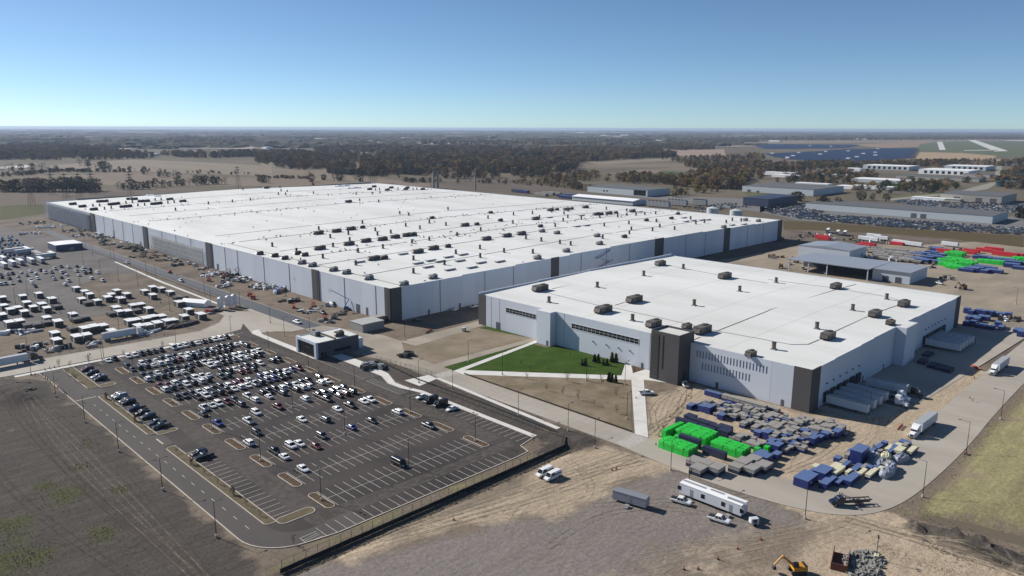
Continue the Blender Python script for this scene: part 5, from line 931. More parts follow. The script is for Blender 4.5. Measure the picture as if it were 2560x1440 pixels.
for i, (x, y) in enumerate([(207.8,101.3),(210.9,99.7),(198.4,124)]): crate(x-1, x+1, y-1, y+1, 1.7, 'green', 'wrapped_load', 'small green wrapped crate near the green loads, %s from the left' % ordinal(3-i if 0 else [2, 3, 1][i]), 'wrapped load', GG)
NV = [(196.6, 198.4, 115.2, 122.6), (195.2, 196.9, 105.4, 113), (209.2, 211, 124, 132), (211.3, 213.2, 121, 128), (213.3, 216.6, 127.8, 131.4), (213.4, 215.2, 119.5, 126.5), (211.2, 213.2, 116.5, 120.6), (209, 211, 117.5, 123.4), (213.6, 216.2, 114.2, 118.8), (209.2, 212.8, 112.4, 116.2)]
for i, (x0, x1, y0, y1) in enumerate(NV): crate(x0, x1, y0, y1, 2.3+.5*(i % 3 == 0), 'navy', 'navy_container', 'navy crate beside the green loads, %s counting from the road' % ordinal(i+1), 'crate', 'navy crates beside the green loads')
used = [(188, 209, 101, 129), (208, 217.5, 112, 132.5)]
def pack(pts, szs, kind, hs, lab, grp):
    out = []
    for i, (x, y) in enumerate(sorted(pts, key=imgx)):
        a, c = szs[i % len(szs)]; a, c = a/2, c/2; h = hs[i % len(hs)]
        for (u0, u1, v0, v1) in used:
            if x-a < u1 and x+a > u0 and y-c < v1 and y+c > v0:
                ox = min(u1-(x-a), (x+a)-u0); oy = min(v1-(y-c), (y+c)-v0)
                if ox < oy: x += ox+.08 if x > (u0+u1)/2 else -ox-.08
                else: y += oy+.08 if y > (v0+v1)/2 else -oy-.08
        if any(x-a < u1-.05 and x+a > u0+.05 and y-c < v1-.05 and y+c > v0+.05 for u0, u1, v0, v1 in used):
            a *= .6; c *= .6
            if any(x-a < u1 and x+a > u0 and y-c < v1 and y+c > v0 for u0, u1, v0, v1 in used): continue
        used.append((x-a, x+a, y-c, y+c)); out.append((x, y, a, c, h))
    for i, (x, y, a, c, h) in enumerate(sorted(out, key=imgx)): crate(x-a, x+a, y-c, y+c, h, kind if isinstance(kind, str) else kind[i % len(kind)], 'storage_crate', lab % ordinal(i+1), 'crate', grp)
pack([(192.1,109.9),(192.2,107.3),(191.6,109.4),(192.2,105.9),(195.1,101.6),(197.3,97.9),(193.1,96.3),(191,102.2),(197.7,95.6)], [(4.2, 3.4), (3.4, 3.6), (4.6, 3.8)], 'greyn', [2.2, 2.4], 'grey topped navy crate in the row along the road, %s from the left', 'roadside grey crates')
pack([(228.8,135.5),(232.4,133),(232.9,131.1),(232.5,128.7),(228.7,125.5),(233,126.2),(233.1,124.7),(234.9,122.9),(231.7,121.9),(235,119.4),(230.1,118.8),(227.3,119.9),(228.3,116.7),(228.4,114.7),(233.3,116),(232.6,113.8),(233.5,110.9),(223.5,114.4),(226.2,113.7),(227.4,111.2),(223.2,109.8),(226.3,109.2),(226.8,106.3),(222.8,106.6),(225.7,103.8),(230.6,107.5),(232,105.5),(208.2,112.8),(211.5,110.4),(208.5,109.7),(207.9,108),(209.4,106.1),(214.1,107.1),(211.8,102.6),(208.9,103.8),(219.7,102.1),(244.2,115.2),(244,113.3),(241.9,102.8),(242.2,100),(242,97),(242.5,94.7),(242.6,92.7),(238.3,103.1),(234.1,102.9),(239.1,100.5),(235.2,100.6),(239.4,98.4),(234.7,98),(238,96.6),(234.9,96.1),(239.3,94.8),(236.6,94.4),(238.8,92.3),(236.3,91.2),(234,94),(241.5,89.6),(230.5,99.8),(226.5,104.2),(226.8,99.9),(224,96.9),(227.5,94.6),(220.4,102.1),(219.1,97.8),(212.3,102.8),(214.2,95.1),(218.6,91.8)], [(3.0, 1.8), (2.6, 2.1), (2.1, 1.9), (3.8, 1.9), (2.3, 2.6), (3.1, 1.9), (1.9, 2.2)], ['grey', 'grey', 'greyn', 'grey'], [1.8, 2.3, 1.6, 2.6, 2.0], 'grey topped crate in the big yard block, %s from the left', 'grey topped crates in the yard')
pack([(226.1,136.1),(226.7,132),(227.2,129.5),(224.7,123.3),(225.7,121),(219.8,107.1),(220.7,104.6),(217.2,101.1),(216.9,99.8),(213.7,99.7),(213,97.2),(204.9,97.4),(202.9,98.3),(231,96.8),(230.9,93.9),(234.9,92.4),(230.5,92.1),(237.8,89.5),(216.7,101.1),(216.9,99.3),(213.3,99),(212.5,96.6),(208.5,95.3),(202.5,96.8),(202.4,98.3),(219.5,95.6),(226.8,92.9)], [(3.2, 2.0), (2.6, 2.6), (4.0, 2.2), (2.8, 2.2)], 'blue', [1.7, 2.2, 2.5, 1.9], 'royal blue crate among the grey ones, %s from the left', 'blue crates in the yard')
def infill(poly, n_, seed):
    r = random.Random(seed); xs = [p[0] for p in poly]; ys_ = [p[1] for p in poly]; out = []
    while len(out) < n_:
        x, y = r.uniform(min(xs), max(xs)), r.uniform(min(ys_), max(ys_))
        if inside(np.array([x]), np.array([y]), poly)[0]: out.append((x, y))
    return out
pack(infill([(231,137.4),(241.9,121.1),(239.2,107.8),(246.7,93),(243.7,87.8),(232.1,90.9),(216.8,93),(216.9,97),(229.9,111.8),(227,122.2),(224,133.1)], 150, 3), [(2.0, 1.6), (1.5, 1.9), (2.4, 1.5), (1.4, 1.4)], ['grey', 'grey', 'blue', 'greyn'], [1.4, 1.9, 1.2, 2.2], 'small crate wedged in the big yard block, %s from the left', 'small crates in the yard block')
for k in range(7): crate(240.4, 242.6, 132.6-2.45*k-2.35, 132.6-2.45*k, 2.5, 'grey', 'storage_crate', 'grey topped crate in the straight row along the warehouse wall, %s from the left' % ordinal(k+1), 'crate', 'crates along the warehouse wall')
crate(241.6, 243.6, 134, 140.5, 1.9, 'blue', 'storage_crate', 'long low blue crate at the left end of the wall row', 'crate')
# the lower right cluster
RC = [((194.6, 201.4, 79.4, 83.6, 2.6), 'blue', 'large blue box at the bend end of the cluster'), ((202.8, 208.8, 78.2, 81.8, 2.5), 'blue', 'large blue box with a rust patch second in the cluster'), ((220.6, 227, 75, 78.4, 4.4), 'blue', 'tall blue box standing above the middle of the cluster')]
for (x0, x1, y0, y1, h), k, lab in RC: crate(x0, x1, y0, y1, h, k, 'storage_box', lab, 'box', 'big boxes in the road bend cluster')
used += [(194, 202, 79, 84), (202.5, 209, 78, 82), (220, 227.5, 74.5, 79)]
pack([(216.8,74.7),(205.4,76.7),(208.3,73.9),(201.7,76.8)], [(7, 2.2), (6, 1.6)], 'blue', [1.7, 1.3], 'low blue flat crate in the road bend cluster, %s from the left', 'low blue crates in the bend cluster')
pack([(212.8,77.7),(212.3,73.5),(216.2,70.2),(237.8,69.9),(241.3,67.5),(209.9,77.7),(202.5,76)], [(5.5, 1.5), (6.5, 1.4), (4.5, 2.2)], 'cream', [1.6, 2.0], 'cream topped crate in the road bend cluster, %s from the left', 'cream crates in the bend cluster')
pack(infill([(201.1,84.5),(213.1,82.7),(230.1,80),(248.1,74.3),(251.6,69.2),(237,67.1),(219.5,69),(206.1,75.1)], 60, 8), [(4.2, 1.3), (2.6, 1.8), (3.4, 1.2), (5.0, 1.1), (2.0, 1.6)], ['blue', 'cream', 'greyn', 'blue', 'allgrey'], [1.3, 1.8, 1.0, 1.5], 'flat packed crate in the road bend cluster, %s from the left', 'flat crates in the bend cluster')
m_tarp = mat('grey_tarp', sm((150, 154, 164)), .5, var=.6, scale=1.2, col2=sm((116, 122, 136)), bump=.15, bscale=1.5)
def lump(name, lab, cat, px, a, c, h, m, seed, grp=None, z=0, nseg=14):
    """a draped or heaped mound with an uneven skin"""
    r = random.Random(seed); b = MB(); rings = []
    for k in range(5):
        t_ = k/4; s = [1, .97, .82, .55, .2][k]; zz = h*[0, .45, .8, .97, 1][k]
        rings.append([(a*s*math.copysign(abs(math.cos(q))**.7, math.cos(q))*r.uniform(.86, 1.08), c*s*math.copysign(abs(math.sin(q))**.7, math.sin(q))*r.uniform(.86, 1.08), max(0, zz+(r.uniform(-.12, .12)*h if k else 0))) for q in [2*math.pi*i/nseg for i in range(nseg)]])
    b.loft(rings); o = link(name, b.mesh(name, m), None, (px[0], px[1], z), r.uniform(-.3, .3)); return tag(o, lab, cat, grp)
for i, (x, y) in enumerate([(224.9,71.4),(233.3,68),(224.6,67.9),(219.9,67.3),(228.2,74)]): lump('tarped_load', 'grey tarp covered heap in the road bend cluster, %s from the left' % ordinal([2, 5, 4, 3, 1][i]), 'tarped load', (x, y), 3.4, 1.7, 2.2, m_tarp, i, 'tarped heaps in the bend cluster')
lump('tarped_load', 'round cream tarp covered heap in the middle of the bend cluster', 'tarped load', (230.1,71.2), 2.2, 1.6, 2.6, m_crm, 9)
pack([(459.6,109.7),(458.4,107),(460.2,104.5),(460,101.6),(461.2,98.6),(462.5,96.1),(463.3,93.5),(463.7,91.5),(444.6,104.8),(446,102.8),(448.4,100.2),(449,97.5),(428.7,101.8),(429.6,99.5),(429.4,96.3),(429.3,93.7),(429.6,90.6),(430.4,79.2),(424.5,77.2),(432.3,80.5),(441.7,100.8),(436.8,89.7),(433.3,87.6)], [(5, 2.4), (4, 2.6), (6, 2.2)], 'blue', [2.2, 2.8, 1.8], 'blue crate on the yard beyond the far docks, %s from the left', 'blue crates beyond the far docks')
pack([(344.2,96.2),(341.1,91.3),(339.4,85.5),(357.8,98.3),(341,88.6)], [(6, 3), (7, 3.2)], ['navy'], [1.4, 1.1], 'low dark crate in the dock shade, %s from the left', 'low dark crates in the dock shade')
# far yard behind the warehouse
FY = 'crates in the far storage yard'
def yard_block(pts, kind, sz, h, lab, name='storage_crate', cat='crate'):
    for i, (x, y) in enumerate(sorted(pts, key=imgx)): 
        q = RND.uniform(.85, 1.1); crate(x-sz[0]/2*q, x+sz[0]/2*q, y-sz[1]/2*q, y+sz[1]/2*q, h*RND.uniform(.8, 1.15), kind, name, lab % ordinal(i+1), cat, FY, -.15)
yard_block([(651.9,236.9),(653.1,231.3),(654.2,225.7),(653.3,222.2),(654.4,216.7),(655.6,211.3),(654.6,207.9),(655.7,202.6),(643.8,228.2),(642.9,224.8),(644.1,219.3),(643.2,215.9),(644.4,210.6),(645.6,205.3),(644.7,202),(645.9,196.8),(634,221.9),(633.2,218.5),(634.4,213.2),(635.6,207.9),(634.8,204.7),(636,199.5),(635.1,196.3),(636.3,191.2),(624.6,215.8),(623.8,212.5),(625,207.3),(626.2,202.1),(625.5,199),(626.7,193.9),(627.9,188.9),(614.7,210.6),(616,205.4),(615.2,202.3),(616.5,197.2),(617.7,192.2),(617,189.2),(606.4,204.3),(607.7,199.3),(607,196.2),(608.3,191.3),(609.5,186.4),(608.9,183.4)], 'slate', (5, 9), 2.2, 'grey topped crate in the far storage yard, %s from the left')
yard_block([(640.6,193.1),(647.9,189.5),(660.6,187.5),(656.6,181.2),(621.4,185.6),(634,183),(640.5,180),(638.8,175.3),(613.9,180.4),(619.6,178),(619.2,172.3),(666.6,155.1),(666.8,151.7),(661.8,143.8),(657.4,138.8),(663.9,135.7),(654.3,129.7),(610.2,143.5),(618.5,141.1),(617.5,136.5),(608.3,131.8),(601.7,138.2),(601.5,143.8),(657.6,126.6),(640.9,128.1),(636.1,121.5),(598.9,146.3),(691.7,193.7),(684.6,189.4)], 'blue', (6.5, 10), 2.6, 'blue crate in the far storage yard, %s from the left')
yard_block([(665.2,172.9),(673.1,172.2),(639.3,168.5),(639.6,165.1),(630.1,167.9),(634,158.2),(627.5,152.5),(620.1,153.8),(609.5,158.2),(613.8,162.7),(604.8,154.2),(646.6,146.1),(647,140.9),(670.2,135.8),(676.9,129.4)], 'green', (5.5, 12.5), 2.8, 'green wrapped load in the far storage yard, %s from the left', 'wrapped_load', 'wrapped load')
yard_block([(700.5,224.2),(694.8,225.6),(707.5,223.3),(711.8,163.4),(708.2,158.2),(717.9,157.6),(697.7,148.7),(696.6,142.9),(698.4,137.9),(699,134),(687.5,168.8),(695.6,168),(660.2,241.2),(668.6,240.2),(687.3,288.1),(678.9,282.7),(678.9,184)], 'red', (4.5, 12), 2.8, 'red container in the far storage yard, %s from the left', 'storage_container', 'container')
TRS = trailer_spec(13.6, m_cap)
for i, (x, y) in enumerate(sorted([(697.1,217.2),(695.4,211.1),(693.7,205),(716.1,183.7),(699.6,247.3),(696.5,241.9),(722,298.1),(715,285.7),(716.4,279.7),(721.2,248.2),(712.6,239.1)], key=imgx)): place(TRS, 'semi_trailer', 'white trailer standing in the far storage yard, %s from the left' % ordinal(i+1), 'trailer', (x, y, -.15), .3 if i < 3 else 1.4, 'trailers in the far storage yard')
# ---------------------------------------------------------------- site cabins and builder's yard
m_cab = mat('cabin_wall', sm((92, 90, 88)), .6, var=.5, scale=.5, col2=sm((74, 73, 72))); m_cabw = mat('cabin_white', sm((228, 228, 226)), .5); m_cabb = mat('cabin_blue', sm((70, 78, 104)), .6)
def cabin_spec(L_, W_, H_, wall, roof):
    a = MB(); a.box(-L_/2, L_/2, -W_/2, W_/2, .25, H_-.16); r = MB(); r.box(-L_/2-.12, L_/2+.12, -W_/2-.12, W_/2+.12, H_-.158, H_); d = MB(); d.box(-L_/2-.03, -L_/2+.0, -W_/4-.45, -W_/4+.45, .3, 2.3); w = MB(); w.box(-.7, .7, -W_/2-.03, -W_/2, 1.1, 2.0); s = MB(); s.box(-L_/2+.2, -L_/2+.5, -W_/2+.1, W_/2-.1, 0, .249); s.box(L_/2-.5, L_/2-.2, -W_/2+.1, W_/2-.1, 0, .249)
    return [('walls', a.mesh('walls', wall)), ('roof', r.mesh('roof', roof)), ('door', d.mesh('door', m_cabw)), ('window', w.mesh('window', m_glass)), ('skid', s.mesh('skid', m_black))]
def rack_spec(L_, W_):
    s = []
    for k in (-1, 0, 1): b = MB(); b.box(-L_/2, L_/2, k*W_/3-.35, k*W_/3+.35, 1.5, 2.0); s.append(('beam', b.mesh('beam', m_gcr)))
    b = MB(); b.box(-L_/2, L_/2, -W_/2, W_/2, .2, 1.49); s.append(('load', b.mesh('load', m_unit2))); b = MB(); b.box(-L_/2+.2, L_/2-.2, -W_/2+.2, W_/2-.2, 0, .199); s.append(('pallet', b.mesh('pallet', m_black))); return s
C1, C2, RK = cabin_spec(3.4, 6.0, 2.8, m_cab, m_cabw), cabin_spec(3.7, 6.6, 3.0, m_cab, m_cabw), rack_spec(4.0, 6.0)
CAB = [(99.6,502),(107.9,502.7),(109.4,481.6),(96.9,480.6),(96.8,466.8),(101.8,470.4),(101.3,458.6),(90.4,470.7),(90.6,457.8),(86.5,468.7),(86.1,481.5),(90.3,505.5),(80.3,457),(79.4,436.2),(83.7,436.3),(97.2,421.8),(95.5,434.9),(90.1,398.9),(87.3,385),(107.3,434),(102.8,397.9),(107,398.6),(111,397.9),(95.5,384.2),(99.9,384.8),(110.7,384.4),(128.5,505.5),(129.1,490.9),(128.8,480.3),(121.6,469.8),(126.5,459),(133.4,463.8),(137.6,471.1),(143.5,480.2),(144.5,466.3),(137.7,455.4),(128.3,433.5),(126.7,422.9),(130.1,421.1),(136.9,433.1),(140.8,432.8),(140.2,419.4),(123.4,397.8),(126.7,398.4),(131,397.6),(135.3,399.3),(138.9,397.4),(123.1,384.3),(127.3,383.7),(131.8,384.1),(136.9,384.8),(139.8,384.7),(147.2,389.3),(154.7,386.6),(154.7,402.2),(162.3,475),(155.1,467.7),(154.4,452.9),(164.9,468.4),(164.9,454.4),(157.7,422.6)]
for i, (x, y) in enumerate(sorted(CAB, key=imgx)): place(C2 if i % 3 == 0 else C1, 'site_cabin', 'white roofed site cabin across the boulevard, %s counted from the left' % ordinal(i+1), 'cabin', (x, y, -.05), RND.uniform(-.06, .06), 'white roofed site cabins')
RKS = [(107.5,463.5),(85.6,428.7),(89,426.7),(93.7,427.8),(106,424.4),(110.6,425.9),(99.5,405.7),(122.1,461.2),(123.5,425.5),(135.4,423.4),(163.7,440.9),(166.7,439.8)]
for i, (x, y) in enumerate(sorted(RKS, key=imgx)): place(RK, 'stacked_beams', 'grey slab stack among the white cabins, %s from the left' % ordinal(i+1), 'slab stack', (x, y, -.05), RND.uniform(-.06, .06), 'grey slab stacks among the cabins')
for i, (x, y) in enumerate(sorted([(121.2,651),(121.6,624.7),(127.2,627.8),(133.9,627.1),(139.8,626.1),(141,649.1),(152.6,648.8),(115.4,619.6),(130.1,696.5),(134.8,685.3),(144.8,689.3)], key=imgx)): place(TRS, 'box_trailer', 'white box trailer behind the staff lot, %s from the left' % ordinal(i+1), 'trailer', (x, y, -.05), 1.57 if i % 4 else .2, 'box trailers behind the staff lot')
shed('blue_cabin', 'dark blue flat roofed cabin at the left end of the dark road', *(161.9,181.9,681.1,705.1), 5.2, m_cabb, m_cap, .2, 'y', wins=())
for i, (x, y) in enumerate([(147,677.9),(172.8,692)]): b = MB(); crate(x-2, x+2, y-13, y+13, 2.6, 'allgrey', 'long_cabin', ['long low cabin roof behind the box trailers', 'long brown low cabin right of the blue cabin'][i], 'cabin', None, -.05)
# tented ramp and white tanks
tb = MB(); tb.prof([(-3, .1), (-3, 2.4), (0, 3.9), (3, 2.4), (3, .1)], -8, 8, 'y'); tx, ty = (165,417.6); t = thing('white_tent', 'long white ridge tent by the tanks', 'tent', (tx, ty, 0), .5); link('canvas', tb.mesh('canvas', m_cabw), t)
tk = MB(); tk.cyl((0, 0, 1.2), (0, 0, 6.4), 1.5, n=16); tk.cyl((0, 0, 6.4), (0, 0, 7.1), 1.5, .5, n=16); tl = MB()
for q in (0, 1, 2, 3): a_ = q*1.571; tl.cyl((1.2*math.cos(a_), 1.2*math.sin(a_), 0), (1.2*math.cos(a_), 1.2*math.sin(a_), 1.25), .14, n=6)
TKS = [('vessel', tk.mesh('vessel', m_cabw)), ('legs', tl.mesh('legs', m_galv))]; ll = MB(); ll.cyl((0, 0, 0), (0, 0, 1.25), .14, n=6); LG = ll.mesh('leg', m_galv); lad = MB(); lad.box(-1.75, -1.6, -.25, .25, .2, 6.4); LAD = lad.mesh('ladder', m_galv)
TKS = [TKS[0], ('ladder', LAD)]+[('leg', LG, (1.2*math.cos(q*1.571), 1.2*math.sin(q*1.571), 0)) for q in range(4)]
for i, (x, y) in enumerate([(170.9,399),(175.5,399.5),(179.4,400.7)]): place(TKS, 'storage_tank', ['left of three upright white tanks by the road curve', 'middle of three upright white tanks by the road curve', 'right of three upright white tanks by the road curve'][i], 'tank', (x, y, 0), 0, 'upright white tanks')
# builder's machines
m_lblue = mat('lift_blue', sm((52, 92, 150)), .5); m_lred = mat('lift_red', sm((178, 62, 40)), .5); m_ylw = mat('machine_yellow', sm((206, 142, 34)), .5, var=.4, scale=1, col2=sm((170, 112, 26)))
def boom_lift(px, rz, m, lab, h=9, reach=5):
    c_ = MB(); c_.box(-1.6, 1.6, -.9, .9, .5, 1.0); tu = MB(); tu.box(-1.7, .9, -.75, .75, 1.01, 2.1, taper=.1); a1 = MB(); a1.cyl((-1.2, 0, 2.0), (1.2, 0, h*.55), .22, n=6); a2 = MB(); a2.cyl((1.2, 0, h*.55), (-reach, 0, h), .18, n=6); bk = MB()
    bk.box(-reach-1.6, -reach, -.9, .9, h-.5, h-.4)
    for y in (-.88, .88): bk.box(-reach-1.6, -reach, y-.04, y+.04, h+.5, h+.58)
    for x_ in (-reach-1.58, -reach-.06): bk.box(x_, x_+.06, -.9, .9, h+.5, h+.58)
    for x_ in (-reach-1.58, -reach-.06):
        for y in (-.88, .82): bk.box(x_, x_+.06, y, y+.06, h-.4, h+.5)
    place([('chassis', c_.mesh('chassis', m_chas)), ('turret', tu.mesh('turret', m)), ('lower_boom', a1.mesh('lower_boom', m)), ('upper_boom', a2.mesh('upper_boom', m)), ('basket', bk.mesh('basket', m_galv))]+[('wheel', BW[0], (x_, y, .5)) for x_ in (-1.2, 1.2) for y in (-.95, .95)], 'boom_lift', lab, 'boom lift', (px[0], px[1], 0), rz, 'boom lifts along the factory front')
boom_lift((220,349.9), -.75, m_lblue, 'blue boom lift with its basket raised against the factory wall near the corner', 11, 8); boom_lift((227,404.7), -.75, m_lblue, 'boom lift with its basket raised beside the charcoal strip', 9, 6); boom_lift((213.8,415.8), .5, m_lblue, 'blue boom lift folded low among white sacks', 6, 3); boom_lift((211.1,484.1), 2.6, m_lred, 'red boom lift by the dark road middle section', 6, 3); boom_lift((220.4,484.7), 2.4, m_unit2, 'dark boom lift close to the factory wall', 8, 4); boom_lift((192.2,526.7), 1.4, m_lred, 'red boom lift at the far end of the dirt forecourt', 5, 3)
def scissor(px, rz, m, lab, h=2.2):
    c_ = MB(); c_.box(-1.4, 1.4, -.7, .7, .3, .9); s_ = MB()
    for k in range(3):
        z0 = .9+k*(h-.9)/3; z1 = .9+(k+1)*(h-.9)/3
        for y in (-.5, .5): s_.cyl((-1.2, y, z0), (1.2, y, z1), .06, n=4); s_.cyl((1.2, y, z0), (-1.2, y, z1), .06, n=4)
    p_ = MB(); p_.box(-1.4, 1.4, -.7, .7, h, h+.12)
    for x_ in (-1.35, 0, 1.3):
        for y in (-.68, .64): p_.box(x_, x_+.05, y, y+.05, h+.12, h+1.1)
    for y in (-.68, .64): p_.box(-1.35, 1.35, y, y+.05, h+1.1, h+1.16)
    place([('chassis', c_.mesh('chassis', m)), ('scissor_arms', s_.mesh('scissor_arms', m_chas)), ('platform', p_.mesh('platform', m))]+[('wheel', WM, (x_, y, .34)) for x_ in (-1, 1) for y in (-.75, .75)], 'scissor_lift', lab, 'scissor lift', (px[0], px[1], 0), rz, 'scissor lifts on the factory forecourt')
for i, ((x, y), m, lab) in enumerate(zip([(210.5,369),(199.6,339),(201.3,374.6),(212,388.3),(204,337.5),(198.1,420.2),(195.6,411.4),(199.7,481.1),(234.5,596.9)], [m_lred, m_lred, m_lred, m_unit2, m_unit2, m_lred, m_lred, m_lred, m_unit2], ('large red scissor lift below the charcoal strip', 'red scissor lift near the kerb in front of the factory corner', 'small red scissor lift left of the large one', 'dark scissor lift by the long pale kerb', 'dark scissor lift beside the kerb side red one', 'red scissor lift in the red pair by the road', 'second red scissor lift in the red pair by the road', 'red scissor lift among wrapped parts', 'dark scissor lift by the timber heaps'))): scissor((x, y), .5*i, m, lab, 2.0 if i else 3.0)
def excavator(px, rz, m, lab, tracked=True, scale=1, z=0):
    s = []
    for y in (-1.1, 1.1): b = MB(); b.prof([(-1.8, .5), (-1.5, .05), (1.5, .05), (1.8, .5), (1.5, .95), (-1.5, .95)], y-.3, y+.3, 'y'); s.append(('track', b.mesh('track', m_chas)))
    b = MB(); b.box(-1.9, 1.2, -1.2, 1.2, 1.0, 2.0, taper=.08); s.append(('house', b.mesh('house', m))); b = MB(); b.box(.1, 1.4, .3, 1.2, 2.0, 3.0, taper=.08); s.append(('cab', b.mesh('cab', m_glass))); b = MB(); b.box(-2.0, -1.2, -1.1, 1.1, 1.2, 2.2, taper=.1); s.append(('counterweight', b.mesh('counterweight', m_chas)))
    b = MB(); b.cyl((.9, -.4, 1.8), (3.4, -.4, 4.0), .3, .24, n=6); s.append(('boom', b.mesh('boom', m))); b = MB(); b.cyl((3.4, -.4, 4.0), (5.2, -.4, 1.8), .22, .18, n=6); s.append(('stick', b.mesh('stick', m))); b = MB(); b.prof([(5.0, 1.9), (5.6, 1.5), (5.4, .8), (4.7, .9)], -.9, .1, 'y'); s.append(('bucket', b.mesh('bucket', m_chas)))
    place(s, 'excavator', lab, 'excavator', (px[0], px[1], z), rz, None, (scale,)*3)
excavator((154,63.5), 2.4, m_ylw, 'orange excavator at the bottom edge beside the rubble', True, 1.0); excavator((528,130), 2.8, mat('digger_brown', sm((120, 92, 60)), .6), 'brown digger on the bare yard right of the canopy shed', True, 1.2); excavator((514.9,243.5), .4, m_ylw, 'yellow digger left of the canopy shed', True, 1.1); excavator((544.9,246.3), 1.4, mat('digger_brown', sm((120, 92, 60)), .6), 'brown digger by the far shed corner', True, 1)
# heaps, timber and wrapped goods along the factory front
m_wood = mat('timber', sm((132, 112, 88)), .8, var=.7, scale=.8, col2=sm((96, 82, 66))); m_soilh = mat('dark_soil', sm((62, 58, 54)), .95, var=.8, scale=.5, col2=sm((84, 76, 68)), bump=.3, bscale=1)
def pile(px, lab, n_, spread, pal, seed, cat='material pile', long_=False):
    r = random.Random(seed); t = thing('material_pile', lab, cat, (px[0], px[1], 0), 0, 'building material on the factory forecourt')
    for k in range(n_):
        l_, w_, h_ = (r.uniform(2.5, 6), r.uniform(.4, 1.2), r.uniform(.4, 1.1)) if long_ else (r.uniform(1, 3.2), r.uniform(.9, 2), r.uniform(.5, 2.2))
        b = MB(); b.box(-l_/2, l_/2, -w_/2, w_/2, 0, h_, taper=.06); o = link(r.choice(['bundle', 'pallet', 'crate', 'pipe_bundle']) if not long_ else 'timber_bundle', b.mesh('bundle', r.choice(pal)), t, (r.uniform(-1, 1)*spread, r.uniform(-1, 1)*spread*.8, 0), r.choice([0, 1.57, .6, -.5])+r.uniform(-.2, .2))
WP = [m_white, m_galv, m_white, m_unit2, m_wood, m_gcr]; TPAL = [m_wood, m_unit, m_wood, m_unit2]; GP = [m_galv, m_unit2, m_gcr, m_black, m_white]
for i, (px, lab, n_, sprd, pal, lg) in enumerate((((211.7,605.5), 'brown timber heap on the dirt below the scaffold', 14, 9, TPAL, True), ((211.4,580.7), 'second timber heap nearer the road below the scaffold', 14, 8, TPAL, True), ((212.5,624.7), 'third timber heap at the back below the scaffold', 10, 7, TPAL, True), ((209.3,500.3), 'white wrapped goods at the foot of the charcoal strip', 14, 6, WP, False), ((216.9,483.2), 'dark machine parts heap along the middle of the wall', 18, 7, GP, False), ((218.9,467.1), 'grey machine parts heap along the middle of the wall', 18, 7, GP, False), ((215.6,443.7), 'grey pipe parts heap near the wall panels', 16, 6, GP, False), ((215.8,435), 'scattered pipe parts heap right of the grey one', 14, 6, GP, False), ((218.7,423.9), 'blue and white wrapped sacks near the blue lift', 14, 5, [m_white, m_lblue, m_white, m_galv], False), ((219.7,366.9), 'dark frames heap in front of the factory door', 12, 5, GP, False), ((215,345.2), 'brown boards heap at the lift base', 8, 4, TPAL, True), ((213.7,756.9), 'grey plant units by the far charcoal strip', 16, 9, GP, False), ((208.5,770.9), 'dark goods heap at the far end of the wall', 18, 11, GP, False), ((206.7,810.9), 'goods heap on the pale ground at the far end', 18, 12, WP, False), ((201.2,857.4), 'white slabs laid out at the far end of the yard', 24, 15, [m_white, m_white, m_galv], False), ((199,904.1), 'grey steel heap beyond the white slabs', 20, 14, GP, False), ((173.8,813.1), 'trailer sized goods by the far road', 8, 8, GP, False), ((211.6,691.4), 'white sheeted bags at the soil mound', 12, 9, [m_white, m_galv, m_white], False), ((217.1,740.3), 'brown goods on the pale strip behind the soil mound', 12, 9, TPAL, False), ((199.7,458.9), 'white wrapped parts beside the road', 12, 5, [m_white, m_galv], False), ((76.9,419.9), 'white and blue sheeted goods at the left end of the cabins', 10, 5, [m_white, m_white, m_cabb], False), ((82.6,419.4), 'white rolls stacked beside the sheeted goods', 14, 4.5, [m_white, m_galv], True), ((124.1,377.9), 'slanting stack of white pipes near the boulevard', 22, 5.5, [m_white, m_galv, m_white], True), ((77.9,385.8), 'grey parts row along the boulevard edge at left', 20, 6, GP, False), ((84.8,376.8), 'grey parts row along the boulevard edge in the middle', 16, 5.5, GP, False), ((166.1,395.6), 'red and grey parts in front of the white tanks', 12, 4, [m_lred, m_galv, m_black], False), ((98.8,372.3), 'row of small grey drums by the boulevard', 8, 4, GP, False), ((170.7,256.7), 'dark tanks and machine parts in the entrance ditch', 14, 4, [m_black, m_unit2, m_galv], False), ((173.5,252.1), 'grey drum and parts in the entrance ditch', 8, 3, [m_galv, m_black], False), ((191.3,258.5), 'dark stone heap on the apron edge', 14, 3, [m_unit2, m_black], False))):
    pile(px, lab, n_, sprd, pal, 40+i, 'material pile', lg)
lump('soil_mound', 'dark soil mound beside the dark road at the far left', 'soil mound', (211.6,664.6), 7, 15, 3.4, m_soilh, 3, None, -.2, 22); lump('soil_mound', 'dark soil mound near the boulevard among the cabins', 'soil mound', (141.9,379.2), 9, 3.4, 1.8, m_soilh, 5, None, -.1, 20)
lump('soil_mound', 'dark soil mound by the bottom of the cabin rows', 'soil mound', (117.8,382.7), 5, 3, 2, m_soilh, 6, None, -.1, 16)
# tank lorry by the boulevard, dark lorry at the left edge
place(TR+TRK, 'semi_truck', 'white lorry parked along the boulevard side of the cabins', 'semi truck', (*(103.9,375.4), -.05), .02+0*math.pi); place(TR[:1]+TR[1:]+TRKB, 'semi_truck', 'dark lorry entering at the left edge of the boulevard', 'semi truck', (*(56.3,362.4), .035), .05)
